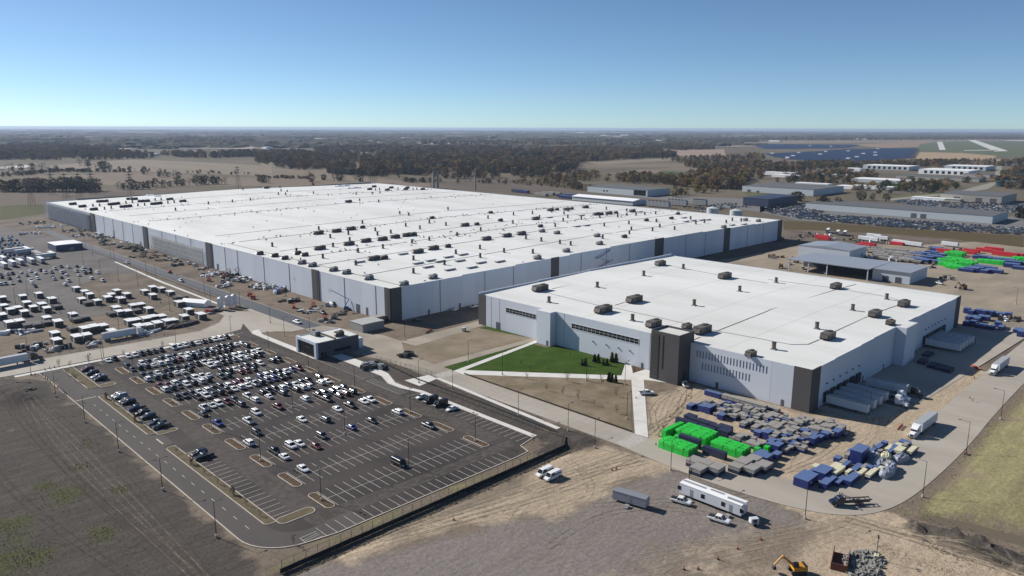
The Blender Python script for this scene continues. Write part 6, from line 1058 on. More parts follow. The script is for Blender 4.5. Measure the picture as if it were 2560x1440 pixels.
# scaffolds on the factory front
m_scaf = mat('scaffold_tube', sm((186, 190, 198)), .5, metal=.1); m_deck = mat('scaffold_deck', sm((150, 146, 136)), .8)
def scaffold(y0, y1, h, lab, x=MX0, d=2.2, bay=3.2, lift=2.2, decks=True):
    t = thing('scaffold', lab, 'scaffold', (x, y0, 0)); f = MB(); ny = int((y1-y0)/bay); nz_ = int(h/lift)
    for k in range(ny+1):
        for q in (.5, d): f.box(-q-.06, -q+.06, k*bay-.06, k*bay+.06, 0, h)
    tag(link('standards', f.mesh('standards', m_scaf, fix=False), t), kind='stuff'); lg = MB()
    for j in range(1, nz_+1):
        for q in (.5, d): lg.box(-q-.05, -q+.05, 0, ny*bay, j*lift+.8, j*lift+.92)
        for k in range(ny+1): lg.box(-d, -.5, k*bay-.04, k*bay+.04, j*lift+.02, j*lift+.1)
        if decks: dk = MB(); dk.box(-1.3, -.6, .1, ny*bay-.1, j*lift-.06, j*lift); link('deck', dk.mesh('deck', m_deck), t)
        for k in range(0, ny, 2): lg.cyl((-d, k*bay, (j-1)*lift), (-d, (k+1)*bay, j*lift), .05, n=3, caps=False)
    tag(link('ledgers', lg.mesh('ledgers', m_scaf, fix=False), t), kind='stuff')
scaffold(796, 944, 19, 'tall grey scaffold round the unfinished far end of the factory front', MX0-.6, 3.0, 3.6, 2.4)
scaffold(538, 642, 13, 'pale scaffold frames against the wall between two charcoal strips', MX0-.3, 1.2, 5.0, 3.4, False)
b = MB(); b.box(MX0-.35, MX0-.05, 797, 944, .2, 15); P_('unfinished_wall', b, mat('sheathing', sm((158, 166, 178)), .7, var=.9, scale=.2, col2=sm((112, 122, 138))))
b = MB(); b.box(MX0-.2, MX0-.05, 540, 640, .2, 12); P_('unfinished_wall', b, mat('sheathing_pale', sm((190, 186, 178)), .7, var=.7, scale=.12, col2=sm((160, 158, 154))))
# enclosure and dark box by the factory corner
x, y = (199.1,310.6); shed('equipment_enclosure', 'grey metal equipment enclosure on the dirt before the factory corner', x, x+13, y-7, y+4, 4.2, mat('enclosure', sm((140, 140, 136)), .6), mat('enclosure_roof', sm((168, 168, 164)), .6), .1); x, y = (215.9,316.3); crate(x-2, x+5, y-2, y+2.6, 3.2, 'slate', 'dark_container', 'black open container at the foot of the factory corner', 'container')
# exterior stair tower on the factory end wall
st = thing('stair_tower', 'grey zigzag steel stair on the factory end wall', 'stairs', (394, 311, 0)); 
for k in range(5):
    f = MB(); z0 = k*3.6; f.add([(-6, -2.6, z0), (-6, -1.2, z0), (6, -1.2, z0+3.6), (6, -2.6, z0+3.6), (-6, -2.6, z0-.4), (-6, -1.2, z0-.4), (6, -1.2, z0+3.2), (6, -2.6, z0+3.2)] if k % 2 == 0 else [(6, -2.6, z0), (6, -1.2, z0), (-6, -1.2, z0+3.6), (-6, -2.6, z0+3.6), (6, -2.6, z0-.4), (6, -1.2, z0-.4), (-6, -1.2, z0+3.2), (-6, -2.6, z0+3.2)], [(0, 1, 2, 3), (4, 5, 6, 7), (0, 1, 5, 4), (1, 2, 6, 5), (2, 3, 7, 6), (3, 0, 4, 7)]); link('flight', f.mesh('flight', m_scaf), st)
    l_ = MB(); sx = 7 if k % 2 == 0 else -7; l_.box(sx-1, sx+1, -2.7, -.2, z0+3.3, z0+3.6); link('landing', l_.mesh('landing', m_scaf), st)
for sx in (-7.6, 7.6): b = MB(); b.box(sx-.1, sx+.1, -2.6, -2.4, 0, 19); link('post', b.mesh('post', m_scaf), st)
shed('link_building', 'dark low link building in the shade between factory and warehouse', 428, 446, 292, 309, 6, m_navyp, m_navyp, .2)
# light tower, rubble yard, markers at the lower right
lt = MB(); lt.cyl((0, 0, .8), (0, 0, 5.6), .09, n=6); lh = MB()
for sx in (-.6, .2): lh.box(sx, sx+.4, -.15, .15, 5.5, 5.9)
lb = MB(); lb.box(-.7, .7, -.5, .5, .3, 1.2); x, y = (172.5,53)
place([('mast', lt.mesh('mast', m_black)), ('lamp_head', lh.mesh('lamp_head', m_black)), ('cabinet', lb.mesh('cabinet', m_crm))]+[('wheel', WM, (0, q*.6, .34)) for q in (-1, 1)], 'light_tower', 'mobile light tower beside the dirt track', 'light tower', (x, y, 0), .4)
m_rub = mat('rubble', sm((150, 148, 142)), .9, var=.8, scale=1.2, col2=sm((96, 94, 90)))
w_ = MB(); x, y = (165.3,58.4); dp = thing('rubble_bin', 'open rubble bin with a rusty rim at the bottom edge', 'rubble bin', (x, y, 0), .3)
for nm, bx in (('side_wall', (-4, 4, 1.6, 1.75, 0, 1.7)), ('side_wall', (-4, 4, -1.75, -1.6, 0, 1.7)), ('end_wall', (-4.15, -4, -1.75, 1.75, 0, 1.7)), ('floor', (-4, 4, -1.6, 1.6, 0, .1))): b = MB(); b.box(*bx); link(nm, b.mesh(nm, mat('rust', sm((112, 66, 50)), .85, var=.6, scale=1, col2=sm((86, 58, 48)))), dp)
rb = MB(); rr = random.Random(5)
for k in range(420):
    q, u = rr.random()*6.28, rr.random()**.5; X, Y, s_ = x+3+7*u*math.cos(q), y-4+4*u*math.sin(q), rr.uniform(.12, .55); rb.box(-s_, s_, -s_*.7, s_*.6, 0, s_*1.2*rr.uniform(.6, 1.6), rz=rr.random()*3, at=(X, Y), taper=s_*.25)
tag(link('rubble', rb.mesh('rubble', m_rub)), 'broken concrete rubble heap at the bottom edge', None, None, 'stuff')
rb = MB()
BX = [(192,46.9),(195.9,41.8),(196.3,37.6),(193.7,32.8),(196.1,29.3),(190.3,38.6),(190.7,43.9)]
for k in range(1100):
    bx, by = rr.choice(BX); X, Y, s_ = bx+rr.gauss(0, 2.4), by+rr.gauss(0, 2.4), rr.uniform(.04, .16); rb.box(-s_, s_, -s_*.7, s_*.6, -.2, s_+rr.uniform(.0, .25), rz=rr.random()*3, at=(X, Y), taper=s_*.25)
tag(link('gravel', rb.mesh('gravel', mat('clod', sm((140, 128, 112)), .95, var=.7, scale=1, col2=sm((108, 99, 86))))), 'rough clods and stones along the bank foot', None, None, 'stuff')
rb = MB()
for k in range(1500):
    u = rr.random(); X = 72+u*96; Y = 143.6+rr.gauss(0, .8); s_ = rr.uniform(.05, .15); rb.box(-s_, s_, -s_*.7, s_*.6, -.9, -.55+abs(Y-143.6)*.38+s_, rz=rr.random()*3, at=(X, Y), taper=s_*.3)
tag(link('gravel', rb.mesh('ditch_gravel', mat('ditch_stone', sm((122, 115, 105)), .95, var=.7, scale=1, col2=sm((92, 86, 78))))), 'grey stones lining the ditch below the fence', None, None, 'stuff')
for i, (x, y, a, c, h) in enumerate([(53.8,320.7,10,5,2.6),(56.7,311.9,5,3,1.5),(58.2,331.1,7,3.5,1.6)]): lump('soil_mound', ['dark soil mound at the left edge below the boulevard', 'small dark soil mound right of the one at the left edge', 'low dark soil mound behind the one at the left edge'][i], 'soil mound', (x, y), a, c, h, m_soilh, 70+i, None, -.1, 20)
for i, (px, lab, n_, sprd, pal) in enumerate((((659.1,307.2), 'dark machines and containers left behind the metal shed', 16, 16, GP), ((694.4,300.6), 'dark trucks and goods beside the white trailers behind the shed', 16, 16, GP), ((696.1,259.1), 'brown goods heap behind the metal shed roof', 14, 12, TPAL), ((704.8,238.1), 'dark goods by the red containers', 12, 12, GP), ((697.8,186.2), 'brown goods between the red containers', 14, 14, TPAL), ((610.6,217.7), 'dark pipes heap right of the metal shed', 12, 8, GP), ((609.5,196.5), 'white and grey goods near the canopy shed', 12, 7, WP), ((608,177), 'brown flat goods before the green loads', 8, 8, TPAL), ((558.7,147.5), 'dark beams beside the canopy shed end', 8, 6, GP), ((594.2,167.4), 'grey container beside the shed end', 3, 3, GP), ((558.7,267.3), 'goods on the gravel left of the shed', 10, 9, TPAL), ((457.3,92.4), 'white goods beyond the far docks', 8, 4, WP), ((460.1,86.7), 'brown machine parts beyond the far docks', 10, 5, TPAL))):
    pile(px, lab, n_, sprd, pal, 90+i)
CL = ['grey crates', 'dark drums', 'steel parts', 'white sheeted goods', 'timber offcuts', 'pipe lengths']
for i in range(16): y = 335+i*27.5; pile((RND.uniform(199, 216), y), '%s on the strip along the factory front, %s heap from the near corner' % (CL[i % 6], ordinal(i+1)), 9, 5, [GP, GP, GP, WP, TPAL, GP][i % 6], 120+i, 'material pile', i % 3 == 1)
for i, (x, y, k) in enumerate(((206, 352, 'G'), (211, 436, 'W'), (204, 470, 'S'), (212, 571, 'W'), (206, 668, 'W'), (203, 705, 'K'), (210, 752, 'W'))): car('pickup', k, x, y, RND.uniform(0, 3), '%s pickup on the strip along the factory front, %s from the near corner' % (PAINT[k][0], ordinal(i+1)), 'pickups along the factory front', False)
# ---------------------------------------------------------------- people
m_skin = mat('skin', sm((186, 142, 116)), .6); m_vest = mat('pale_jacket', sm((214, 212, 204)), .8); m_trou = mat('dark_trousers', sm((44, 46, 54)), .85); m_boot = mat('boots', sm((52, 42, 34)), .8); m_hat = mat('hard_hat', sm((226, 224, 214)), .4)
def person(px, rz, lab, stride=.12, arm=.25):
    J = [((0, 0, .98), .15), ((0, 0, 1.2), .145), ((0, 0, 1.42), .15), ((0, 0, 1.52), .06), ((.02, 0, 1.62), .1), ((.02, 0, 1.73), .085)]; E = [(0, 1), (1, 2), (2, 3), (3, 4), (4, 5)]
    for s in (-1, 1):
        k = len(J); J += [((0, s*.1, .92), .1), ((s*stride*.6+.03, s*.1, .5), .07), ((s*stride, s*.1, .09), .05), ((s*stride+.14, s*.11, .05), .045)]; E += [(0, k), (k, k+1), (k+1, k+2), (k+2, k+3)]
        k = len(J); J += [((0, s*.2, 1.4), .065), ((-s*arm*.3, s*.25, 1.14), .05), ((-s*arm*.3+.12, s*.24, .9), .04), ((-s*arm*.3+.17, s*.23, .81), .032)]; E += [(2, k), (k, k+1), (k+1, k+2), (k+2, k+3)]
        for f in range(5): q = len(J); J += [((-s*arm*.3+.18+.012*f, s*(.23-.02*(f-2)), .745+.008*abs(f-2)), .011)]; E.append((k+3, q))
    me = bpy.data.meshes.new('person'); me.from_pydata([j[0] for j in J], E, []); o = bpy.data.objects.new('person_rig', me); COL.objects.link(o); md = o.modifiers.new('skin', 'SKIN'); sv_ = me.skin_vertices[0].data
    for i, j in enumerate(J): sv_[i].radius = (j[1], j[1]*(.8 if i < 3 else 1)); sv_[i].use_root = (i == 0)
    sb_ = o.modifiers.new('sub', 'SUBSURF'); sb_.levels = 1; sb_.render_levels = 1; dg = bpy.context.evaluated_depsgraph_get(); ev = bpy.data.meshes.new_from_object(o.evaluated_get(dg)); bpy.data.objects.remove(o)
    ev.materials.clear()
    for m in (m_vest, m_trou, m_skin, m_boot): ev.materials.append(m)
    for p in ev.polygons: z = p.center.z; p.material_index = 3 if z < .13 else 2 if z > 1.5 or (z < .87 and abs(p.center.y) > .17) else 1 if z < 1.0 and abs(p.center.y) < .2 else 0; p.use_smooth = True
    t = tag(link('person', ev, None, (px[0], px[1], .05), rz), lab, 'person', 'people at work'); h = MB()
    for k in range(4): pass
    h.loft([[(.02+.13*q*math.cos(a), .12*q*math.sin(a), z) for a in [6.283*i/12 for i in range(12)]] for q, z in ((1, 1.72), (.95, 1.78), (.7, 1.84), (.25, 1.87))]); h.box(.1, .22, -.08, .08, 1.715, 1.735); link('hard_hat', h.mesh('hard_hat', m_hat, True), t)
    f = MB(); f.box(.115, .15, -.02, .02, 1.6, 1.655); link('nose', f.mesh('nose', m_skin), t)
    for s in (-1, 1): e = MB(); e.box(.108, .122, s*.04-.012, s*.04+.012, 1.66, 1.68); link('eye', e.mesh('eye', m_boot), t)
person((198.3,72), 2.2, 'person in a pale jacket standing behind the roll-off truck'); person((306.1,67.5), -2.2, 'person in a pale jacket walking on the road between the semi trucks', .22)
# ---------------------------------------------------------------- fields, woods, far buildings
def field(name, poly, rgb, z=-.36, rgb2=None, rot=0, sc=.02):
    m = mat('field_%d_%d_%d' % rgb, sm(rgb), .95, var=.7, scale=sc, col2=sm(rgb2 or tuple(int(v*.86) for v in rgb)), spec=.1, stretch=(1, .12, 1, rot)); b = MB(); b.sheet(poly, z); return struct(name, b.mesh(name, m, fix=False))
TAN, TAN2, BRN, PNK, OLV, GRS = (138, 126, 110), (128, 115, 99), (106, 95, 84), (158, 138, 122), (92, 82, 58), (74, 92, 54)
for zi, (poly, col, rot) in enumerate((([(255,1342.1),(530.6,1191.1),(583.3,1187.7),(471.3,962.3),(260.6,1106.9),(211.9,1124.7)], BRN, 20), ([(373.4,1736.5),(605.8,1831),(671.2,1502.5),(730.2,1382.6),(638.1,1209.8),(567.9,1273.8),(435,1420.1),(366.2,1590.1)], TAN2, 70), ([(529.9,2242.6),(836.3,2517.3),(911.9,2191.9),(964,1864.4),(754.8,1462.5),(611.4,1847.9),(492.8,2020.5)], TAN, 60), ([(924.7,1788.9),(913.3,1558.4),(876.9,1317.8),(864.6,1082.1),(816.6,1022.1),(619.3,1202.2)], TAN2, 70), ([(1043.6,2113.8),(1079.5,1947.1),(998,1574.6),(919.5,1389),(920.1,1552.4),(948.5,1877.9)], TAN, 60), ([(1329.2,1062.6),(1533.4,1102.2),(1700.7,1109.1),(1716.3,990.5),(1397.8,961.7)], TAN2, 20), ([(2998.8,2253.9),(3394,1943.1),(2510.6,1427.6),(2441.2,1590.9),(2648.8,1907.2)], PNK, 10), ([(1777.9,1483.9),(2269.4,1481.8),(2104.5,1358.8),(1654,1323.2)], TAN, 10), ([(1603.8,1366.9),(1908.2,1231.5),(1960,1057.4),(1867.7,1018.8),(1480.9,1248.7)], TAN2, 10), ([(1075,1072),(1062.3,848.6),(943.2,769.3),(946.7,954)], OLV, 30), ([(904.5,1131.8),(1025.3,1022.5),(931.1,759.4),(864.8,705.1),(830.5,872.9),(794.5,994.5)], BRN, 40), ([(1505.1,7638.5),(2384.6,8876.7),(2165.6,7868.2),(1325,6731.3)], (170, 168, 172), 5), ([(1183.1,6016.3),(1504.9,6182.8),(1405.7,5684.4),(1068.3,5438.4)], (160, 156, 158), 5), ([(1395.4,4181.3),(2060.1,4159),(1847.2,3730.6),(1271.1,3785.1)], TAN, 5), ([(2060.1,4159),(2857.8,4494.7),(2655.3,3998.5),(1825.2,3643.4)], TAN, 5), ([(3010.3,8988.3),(4024.6,10105.5),(3365.9,8348),(2586.8,7621.9)], (160, 158, 165), 5), ([(438.7,2267.3),(510.8,2316.4),(487,2172.4),(413,2137.8)], (196, 190, 182), 5), ([(2282.6,3292.6),(3047.3,3169.2),(2766.2,2817.6),(2059.3,2907.8)], PNK, 5), ([(3258.8,7229.1),(4201.1,7897.9),(3495,6424),(2694.3,5836.9)], (158, 154, 160), 5), ([(4235.6,6658),(5136.6,6942.7),(4489.7,5816.9),(3706.9,5701.9)], (165, 160, 162), 5), ([(4458.4,3764.9),(4996.9,3838.9),(3770.5,2895.7),(3346,2945.5)], PNK, 5), ([(6111.3,3091),(9600,1971.4),(6740.7,1380.6),(6444.2,1977),(4809.9,2431.1)], (134, 120, 102), 5), ([(4983,2000.1),(7166.6,2136.8),(4921.6,1507.4),(4331.7,1503.7)], (146, 126, 104), 5), ([(3682.1,1141.5),(3711.7,840.4),(2983.2,696.7),(2630.3,830.2)], (168, 146, 118), 5), ([(5710.3,1776),(6976.1,2034.2),(8207.9,1683.8),(3156.9,640.2),(3372,762.4),(3697.3,986.6),(3948,1242.4)], (98, 104, 76), 5), ([(2989.1,605.6),(2994.1,687.4),(2690.3,627.2),(2577.8,520.6)], (170, 152, 128), 5))):
    field('field', poly, col, -.4+.012*zi, None, rot, .012)
field('sports_field', [(1321.3,918.7),(1529,1035.5),(1535.1,941.5),(1337.6,869.2)], GRS, -.05); field('rough_grass', [(788.8,374.6),(806.9,333.2),(816.6,256.2),(840.7,161.7),(759.2,144.9),(770.4,206.7),(763.1,266),(725,342.9)], OLV, -.14, (112, 98, 72), 30, .03); field('rough_grass', [(214.2,1136.2),(261.6,1120.2),(239.1,1010.7),(192.6,971.4),(180.6,967.3)], (86, 86, 56), -.3); field('rough_grass', [(1180.4,641.3),(1191.2,541.4),(1036.7,493.7),(1046.9,554.9)], (98, 98, 62), -.3); field('rough_grass', [(1175.5,417.8),(1375.7,371.8),(1356.6,326.9),(1168.2,355)], (104, 104, 70), -.3)
m_conc2 = mat('runway_concrete', sm((196, 194, 186)), .9)
for poly in [[(6855.1,2006.2),(6894.4,1979),(4146.9,1170.1),(4120.7,1190.9)],[(8312.3,2167.3),(8384.4,2120.2),(4160.4,909),(4032.5,933.8)],[(4160.7,1094.3),(4363.3,998.5),(4258.2,974.2),(4062.4,1068.2)],[(8384.6,1904.9),(8437.3,1731.2),(7920.6,1624.4),(8067.9,1777.7)]]: b = MB(); b.sheet(poly, .6); struct('runway', b.mesh('runway', m_conc2, fix=False))
m_fasph = mat('far_asphalt', sm((104, 102, 100)), .9, var=.6, scale=.02, col2=sm((124, 120, 114)))
for poly in ([(972,496.9),(994.3,423.3),(993.8,291.6),(995,216.8),(1058.9,206.8),(840.7,161.7),(816.6,256.2),(806.2,368.3),(853.3,435.3)], [(1138.5,382.5),(1237.7,360.2),(1222.6,240.6),(1058.9,206.8),(1068.5,233.6),(1034,303.8)], [(924,745.6),(1011.3,517.3),(970.8,445.2),(853.3,435.3),(899.9,603.9)]): b = MB(); b.sheet(poly, -.24); struct('far_lot', b.mesh('far_lot', m_fasph, fix=False))
b = MB(); b.sheet([(1123.7,396.3),(1148.6,394.2),(1373.9,365.4),(1679.1,385.4),(2433.3,554.1),(2444.1,544.6),(1724.1,382.4),(1473,344.1),(1331.6,352.5),(1127.3,382.7)], -.2); struct('country_road', b.mesh('country_road', mat('far_road', sm((138, 134, 122)), .9), fix=False))
# solar field: rows of tilted panels
m_pv = mat('solar_glass', sm((26, 32, 54)), .35, spec=.3); b = MB()
for poly in [[(4445.8,2326),(4746.6,2399),(4996.8,1917.6),(4089.7,1639.9),(3571.8,1803.3)],[(2862,1443.5),(3805.9,1506.1),(4402.8,1396.6),(2753.5,891.5),(2364.2,962.4),(2438.8,1158.3)]]:
    xs = [p[0] for p in poly]; ys_ = [p[1] for p in poly]; X, Y = np.meshgrid(np.arange(min(xs), max(xs), 24.), np.arange(min(ys_), max(ys_), 60.)); ok = inside(X.ravel(), Y.ravel(), poly)
    for x, y in zip(X.ravel()[ok], Y.ravel()[ok]): b.add([(x-9, y-29, .6), (x+9, y-29, 2.6), (x+9, y+29, 2.6), (x-9, y+29, .6)], [(0, 1, 2, 3)])
tag(link('solar_panels', b.mesh('solar_panels', m_pv, fix=False)), 'dark blue solar farm covering the plain before the runways', None, None, 'stuff')
for i, (x, y) in enumerate([(2499.7,1183.9),(2669.3,1244),(2916.2,1252.3),(3273.6,1383),(4309,1795),(3456.5,1360.5),(2575.4,1010.3),(2753.6,1050.8),(3135.8,1172.8),(3346,1205.2),(2973,1068),(4011.2,1434.7),(2868,1423.4),(4407,1959.1),(3049.2,1398.9)]): shed('inverter_hut', 'tiny white hut among the solar panels, %s from the left' % ordinal([3, 4, 6, 7, 8, 9, 10, 11, 12, 13, 14, 15, 1, 5, 2][i]), x, x+14, y, y+14, 5, m_white, m_white, .5, cat='hut')
# ---- trees
def leaf_mat(name, c1, c2):
    m = bpy.data.materials.new(name); m.use_nodes = True; nt = m.node_tree; N = nt.nodes; L = nt.links; p = N['Principled BSDF']; p.inputs['Roughness'].default_value = .9; p.inputs['Specular IOR Level'].default_value = .1
    g_ = N.new('ShaderNodeNewGeometry'); x = N.new('ShaderNodeMix'); x.data_type = 'RGBA'; x.inputs[6].default_value = (*c1, 1); x.inputs[7].default_value = (*c2, 1); L.new(g_.outputs['Random Per Island'], x.inputs[0]); L.new(x.outputs[2], p.inputs['Base Color']); return m
m_bark = mat('bark', sm((74, 66, 58)), .95)
LEAF = {'olive': leaf_mat('leaf_olive', sm((80, 78, 56)), sm((116, 108, 78))), 'dark': leaf_mat('leaf_dark', sm((60, 66, 48)), sm((90, 90, 66))), 'brown': leaf_mat('leaf_brown', sm((104, 92, 74)), sm((138, 120, 96))), 'rust': leaf_mat('leaf_rust', sm((118, 94, 64)), sm((150, 120, 80))), 'green': leaf_mat('leaf_green', sm((50, 66, 32)), sm((84, 94, 46))), 'gold': leaf_mat('leaf_gold', sm((112, 98, 46)), sm((142, 122, 62)))}
def tree_meshes(kind, seed, leaf, cone=False, sparse=False):
    """1 m tall tree: trunk with limbs, crown of leaf-sized faces in clumps"""
    r = random.Random(seed); t = MB(); t.cyl((0, 0, 0), (0, 0, .45), .028, .016, n=6); c = MB(); tips = []
    if cone:
        for k in range(9):
            z = .1+.88*k/9; rr = .27*(1-k/9.5)
            for j in range(9): q = 6.283*(j+r.random()*.6)/9; tips.append((rr*.7*math.cos(q), rr*.7*math.sin(q), z, .07))
        t.cyl((0, 0, .4), (0, 0, .95), .016, .004, n=5, caps=False)
    else:
        for k in range(9):
            q = 6.283*k/9+r.uniform(-.3, .3); z0 = r.uniform(.2, .44); L_ = r.uniform(.18, .34); e = (L_*math.cos(q), L_*math.sin(q), z0+r.uniform(.14, .42)); t.cyl((0, 0, z0), e, .012, .004, n=4, caps=False)
        n_ = 18 if sparse else 40; wx = r.uniform(.85, 1.15)
        for k in range(n_):
            q = 6.283*r.random(); v = r.uniform(-1, 1); u = (r.random()**.45)*math.sqrt(max(0, 1-v*v*.8)); tips.append((.4*wx*u*math.cos(q), .4*u*math.sin(q), .53+.42*v*(1 if v > 0 else 1.05), r.uniform(.07, .12)))
    for (x, y, z, s) in tips:
        for j in range(6 if sparse else 11):
            p = Vector((x+r.gauss(0, s*.6), y+r.gauss(0, s*.6), min(1.02, max(.06, z+r.gauss(0, s*.5))))); a = Vector((r.gauss(0, 1), r.gauss(0, 1), r.gauss(0, .8))).normalized(); b_ = a.orthogonal().normalized(); w = r.uniform(.03, .062)*(.75 if sparse else 1); c.add([p+a*w, p+b_*w, p-a*w, p-b_*w], [(0, 1, 2, 3)])
    return t.mesh('trunk', m_bark, fix=False), c.mesh('crown', LEAF[leaf], fix=False)
TREES = [('olive', tree_meshes('a', 1, 'olive')), ('dark', tree_meshes('b', 2, 'dark')), ('brown', tree_meshes('c', 3, 'brown', sparse=True)), ('rust', tree_meshes('d', 4, 'rust')), ('green', tree_meshes('e', 5, 'green')), ('olive', tree_meshes('f', 6, 'olive', sparse=True)), ('dark', tree_meshes('g', 7, 'dark')), ('gold', tree_meshes('h', 8, 'gold')), ('brown', tree_meshes('i', 9, 'brown'))]
SPRUCE = tree_meshes('s', 11, 'green', cone=True)
TW = {'olive': 'olive', 'dark': 'dark', 'brown': 'bare brown', 'rust': 'rust coloured', 'green': 'green', 'gold': 'golden'}
def tree(i, px, h, lab, grp, name='tree', z=-.45, w=1.0):
    t = thing(name, lab, 'tree', (px[0], px[1], z), RND.random()*6.28, grp); t.scale = (h*w, h*w, h); k, (a, c) = TREES[i]; link('trunk', a, t); link('crown', c, t)
def hedge(pts, hs, pal, what, grp, w=1.05):
    for i, (x, y) in enumerate(sorted(pts, key=imgx)):
        k = RND.choice(pal); tree(k, (x, y), RND.uniform(*hs), '%s tree %s, %s from the left' % (TW[TREES[k][0]], what, ordinal(i+1)), grp, w=w*RND.uniform(.9, 1.2))
hedge([(265.8,1409.9),(267.3,1393),(268.6,1376.4),(278,1398.8),(279.3,1381.9),(280.6,1365.4),(290.2,1387.6),(291.3,1370.9),(292.5,1354.4),(302.3,1376.4),(303.4,1359.8),(304.5,1343.4),(314.5,1365.2),(315.5,1348.7),(316.4,1332.4),(326.7,1354),(327.6,1337.6),(328.4,1321.4),(338.9,1342.8),(339.7,1326.5),(340.4,1310.4),(351.2,1331.6),(351.8,1315.3),(352.4,1299.4),(363.4,1320.3),(363.9,1304.2),(364.4,1288.3),(375.7,1309.1),(376.1,1293)], (14, 24), [0, 1, 0, 8, 7, 2, 6], 'in the thick hedge left of the factory', 'trees of the thick left hedge', 1.15)
hedge([(411.6,1316.7),(415.2,1299.7),(426.8,1302.8),(440.8,1290),(449.3,1287.7),(471.7,1319.1),(485.5,1321.3),(497.2,1325.9),(517.7,1322.6),(531.1,1326.2),(543.5,1330.9),(554.8,1336.9),(559.2,1326.4),(570.2,1322.9),(577.9,1315.9),(585.6,1308.9),(433.8,1296.4),(510.3,1329.4)], (9, 18), [0, 1, 8, 6, 2], 'in the thin hedge behind the factory roof corner', 'trees of the thin left hedge')
hedge([(572.4,1574.2),(580.6,1575.4),(586.4,1570.1),(583.2,1531.3),(588,1518.8),(591.2,1871.3),(588.8,1793.1),(573,1973.1),(588.5,1959.4),(587.6,2084.2),(594.3,2172.6),(582.7,1685.2),(489,1972.8),(479.1,1998.3),(431.1,2024),(411.1,2003.5),(390.6,2005.8),(581.6,1965.5),(471.3,2016.5),(454.6,2031.3),(401.9,1995.8),(592.8,1938)], (10, 22), [0, 1, 2, 6, 8, 5], 'along the field hedge beyond the near fields', 'trees along the far field hedge')
hedge([(648.9,1302.2),(654.2,1297.3),(654.1,1280.2),(724.1,1251.5),(812.4,1410.9),(768.1,1247.8),(776.4,1240.3),(798.5,1220.3),(797.7,1202.7),(949.9,1201.2),(945.3,1291.7),(941.6,1490.2),(962.6,1498.3),(941.8,1438.2),(919.1,1384.6),(956.5,1425.1),(920.8,1313.7),(769,1284.5)], (9, 17), [2, 8, 0, 5, 6], 'in the fields behind the factory roof', 'single trees behind the factory')
hedge([(1020.8,461.4),(1031.1,471.9),(1027,475.8),(955.3,403.7),(957.7,409.9),(961,398.5),(976.6,392.3),(1281.5,491.3),(1160.7,438.2),(1133.3,419.2),(1117.4,402.1),(1240.1,436.8),(1318.6,457.2),(1108.4,380),(1323.7,438.6),(1321.4,427.1),(1462.8,477.2),(1500.9,476.1),(1484.6,457.4),(1492.8,449.9),(1375.8,404.7),(1385.8,395.5),(1495.7,414.8),(1621.3,419.6),(1611.7,410.4),(1723.6,422),(1679.1,385.4),(1594.2,357.5),(1599.7,352.4),(1734.5,373),(1743.5,364.9),(1902,388.2),(1627.3,327.3),(1015.9,203.8),(1007.7,198.1),(1766.7,652.2),(1775.2,644.6),(1643.1,666.1),(1633.3,674.9),(1457,624.2),(1449.7,630.8),(1439.5,640.1),(1696.1,820.1),(1801.5,726.5),(2004.5,788.9),(1627.6,634.7),(1637.2,626.1),(1531.6,448.3),(1243.2,421.5),(1105.8,412.9),(1298.8,475.4),(1643.5,346.4),(1590,328.6),(1786.8,405.6),(1697.2,406.7),(1531.1,415),(1355.9,423)], (8, 16), [0, 1, 4, 6, 7, 3, 8], 'among the industrial buildings at the right', 'trees among the right hand buildings')
hedge([(960.1,623.7),(981.4,627.1),(1001,632.7),(1001.9,644),(1045.6,641.2),(1053.8,633.7),(1080.3,635.3),(1086.3,629.8),(1081.2,703.1),(950.4,808.9),(954,805.6),(954.7,819.1),(949.7,622.1),(1201.2,683.4),(1150.6,639.5)], (8, 15), [3, 7, 0, 8], 'round the pale plant behind the factory', 'trees round the pale plant')
# saplings and spruces near the lawn
m_twig = mat('sapling_bark', sm((86, 72, 58)), .9)
def sapling(px, h, lab, k=2): tree(k, px, h, lab, 'young trees in the beds', 'sapling', .02, .62)
for i, (x, y) in enumerate([(207,199.8),(202.6,185.2),(216.2,186.6),(222,180.9),(203.4,177.5),(203.4,170),(203.2,162.3),(222.2,174.1),(216.4,162.5),(202.8,151.8)]): sapling((x, y), RND.uniform(3, 5), 'thin bare sapling in the dirt triangle, %s from the left' % ordinal(i+1), [2, 5][i % 2])
for i, (x, y) in enumerate([(218.3,214.2),(215.3,205.8),(220.8,200.5),(227.6,193.9),(240,178.2),(243.9,174.4),(241.8,207.3)]): sapling((x, y), RND.uniform(2, 3.2), 'small sapling along the lawn edge, %s from the left' % ordinal(i+1), 5)
for i, y in enumerate((172, 180, 188, 197, 206, 215, 226, 252, 262, 272, 283, 292)): sapling((79.7, y), RND.uniform(2, 3.4), 'small sapling in the verge beside the access road, %s from the near end' % ordinal(i+1), [2, 5, 8][i % 3])
for i, (x, y) in enumerate([(77.9,345.1),(81.6,343.5),(88.7,343.2),(102.7,343.5),(119.5,344.2),(77.6,331.9),(77.6,321.6)]): sapling((x, y), RND.uniform(3, 5), 'sapling near the boulevard kerb, %s from the left' % ordinal(i+1), 2)
for i, (x, y) in enumerate([(78.9,153.5),(163.5,154.7)]): sapling((x, y), 3.2, ['sapling on the dry corner by the lot fence', 'sapling at the right corner of the car park'][i])
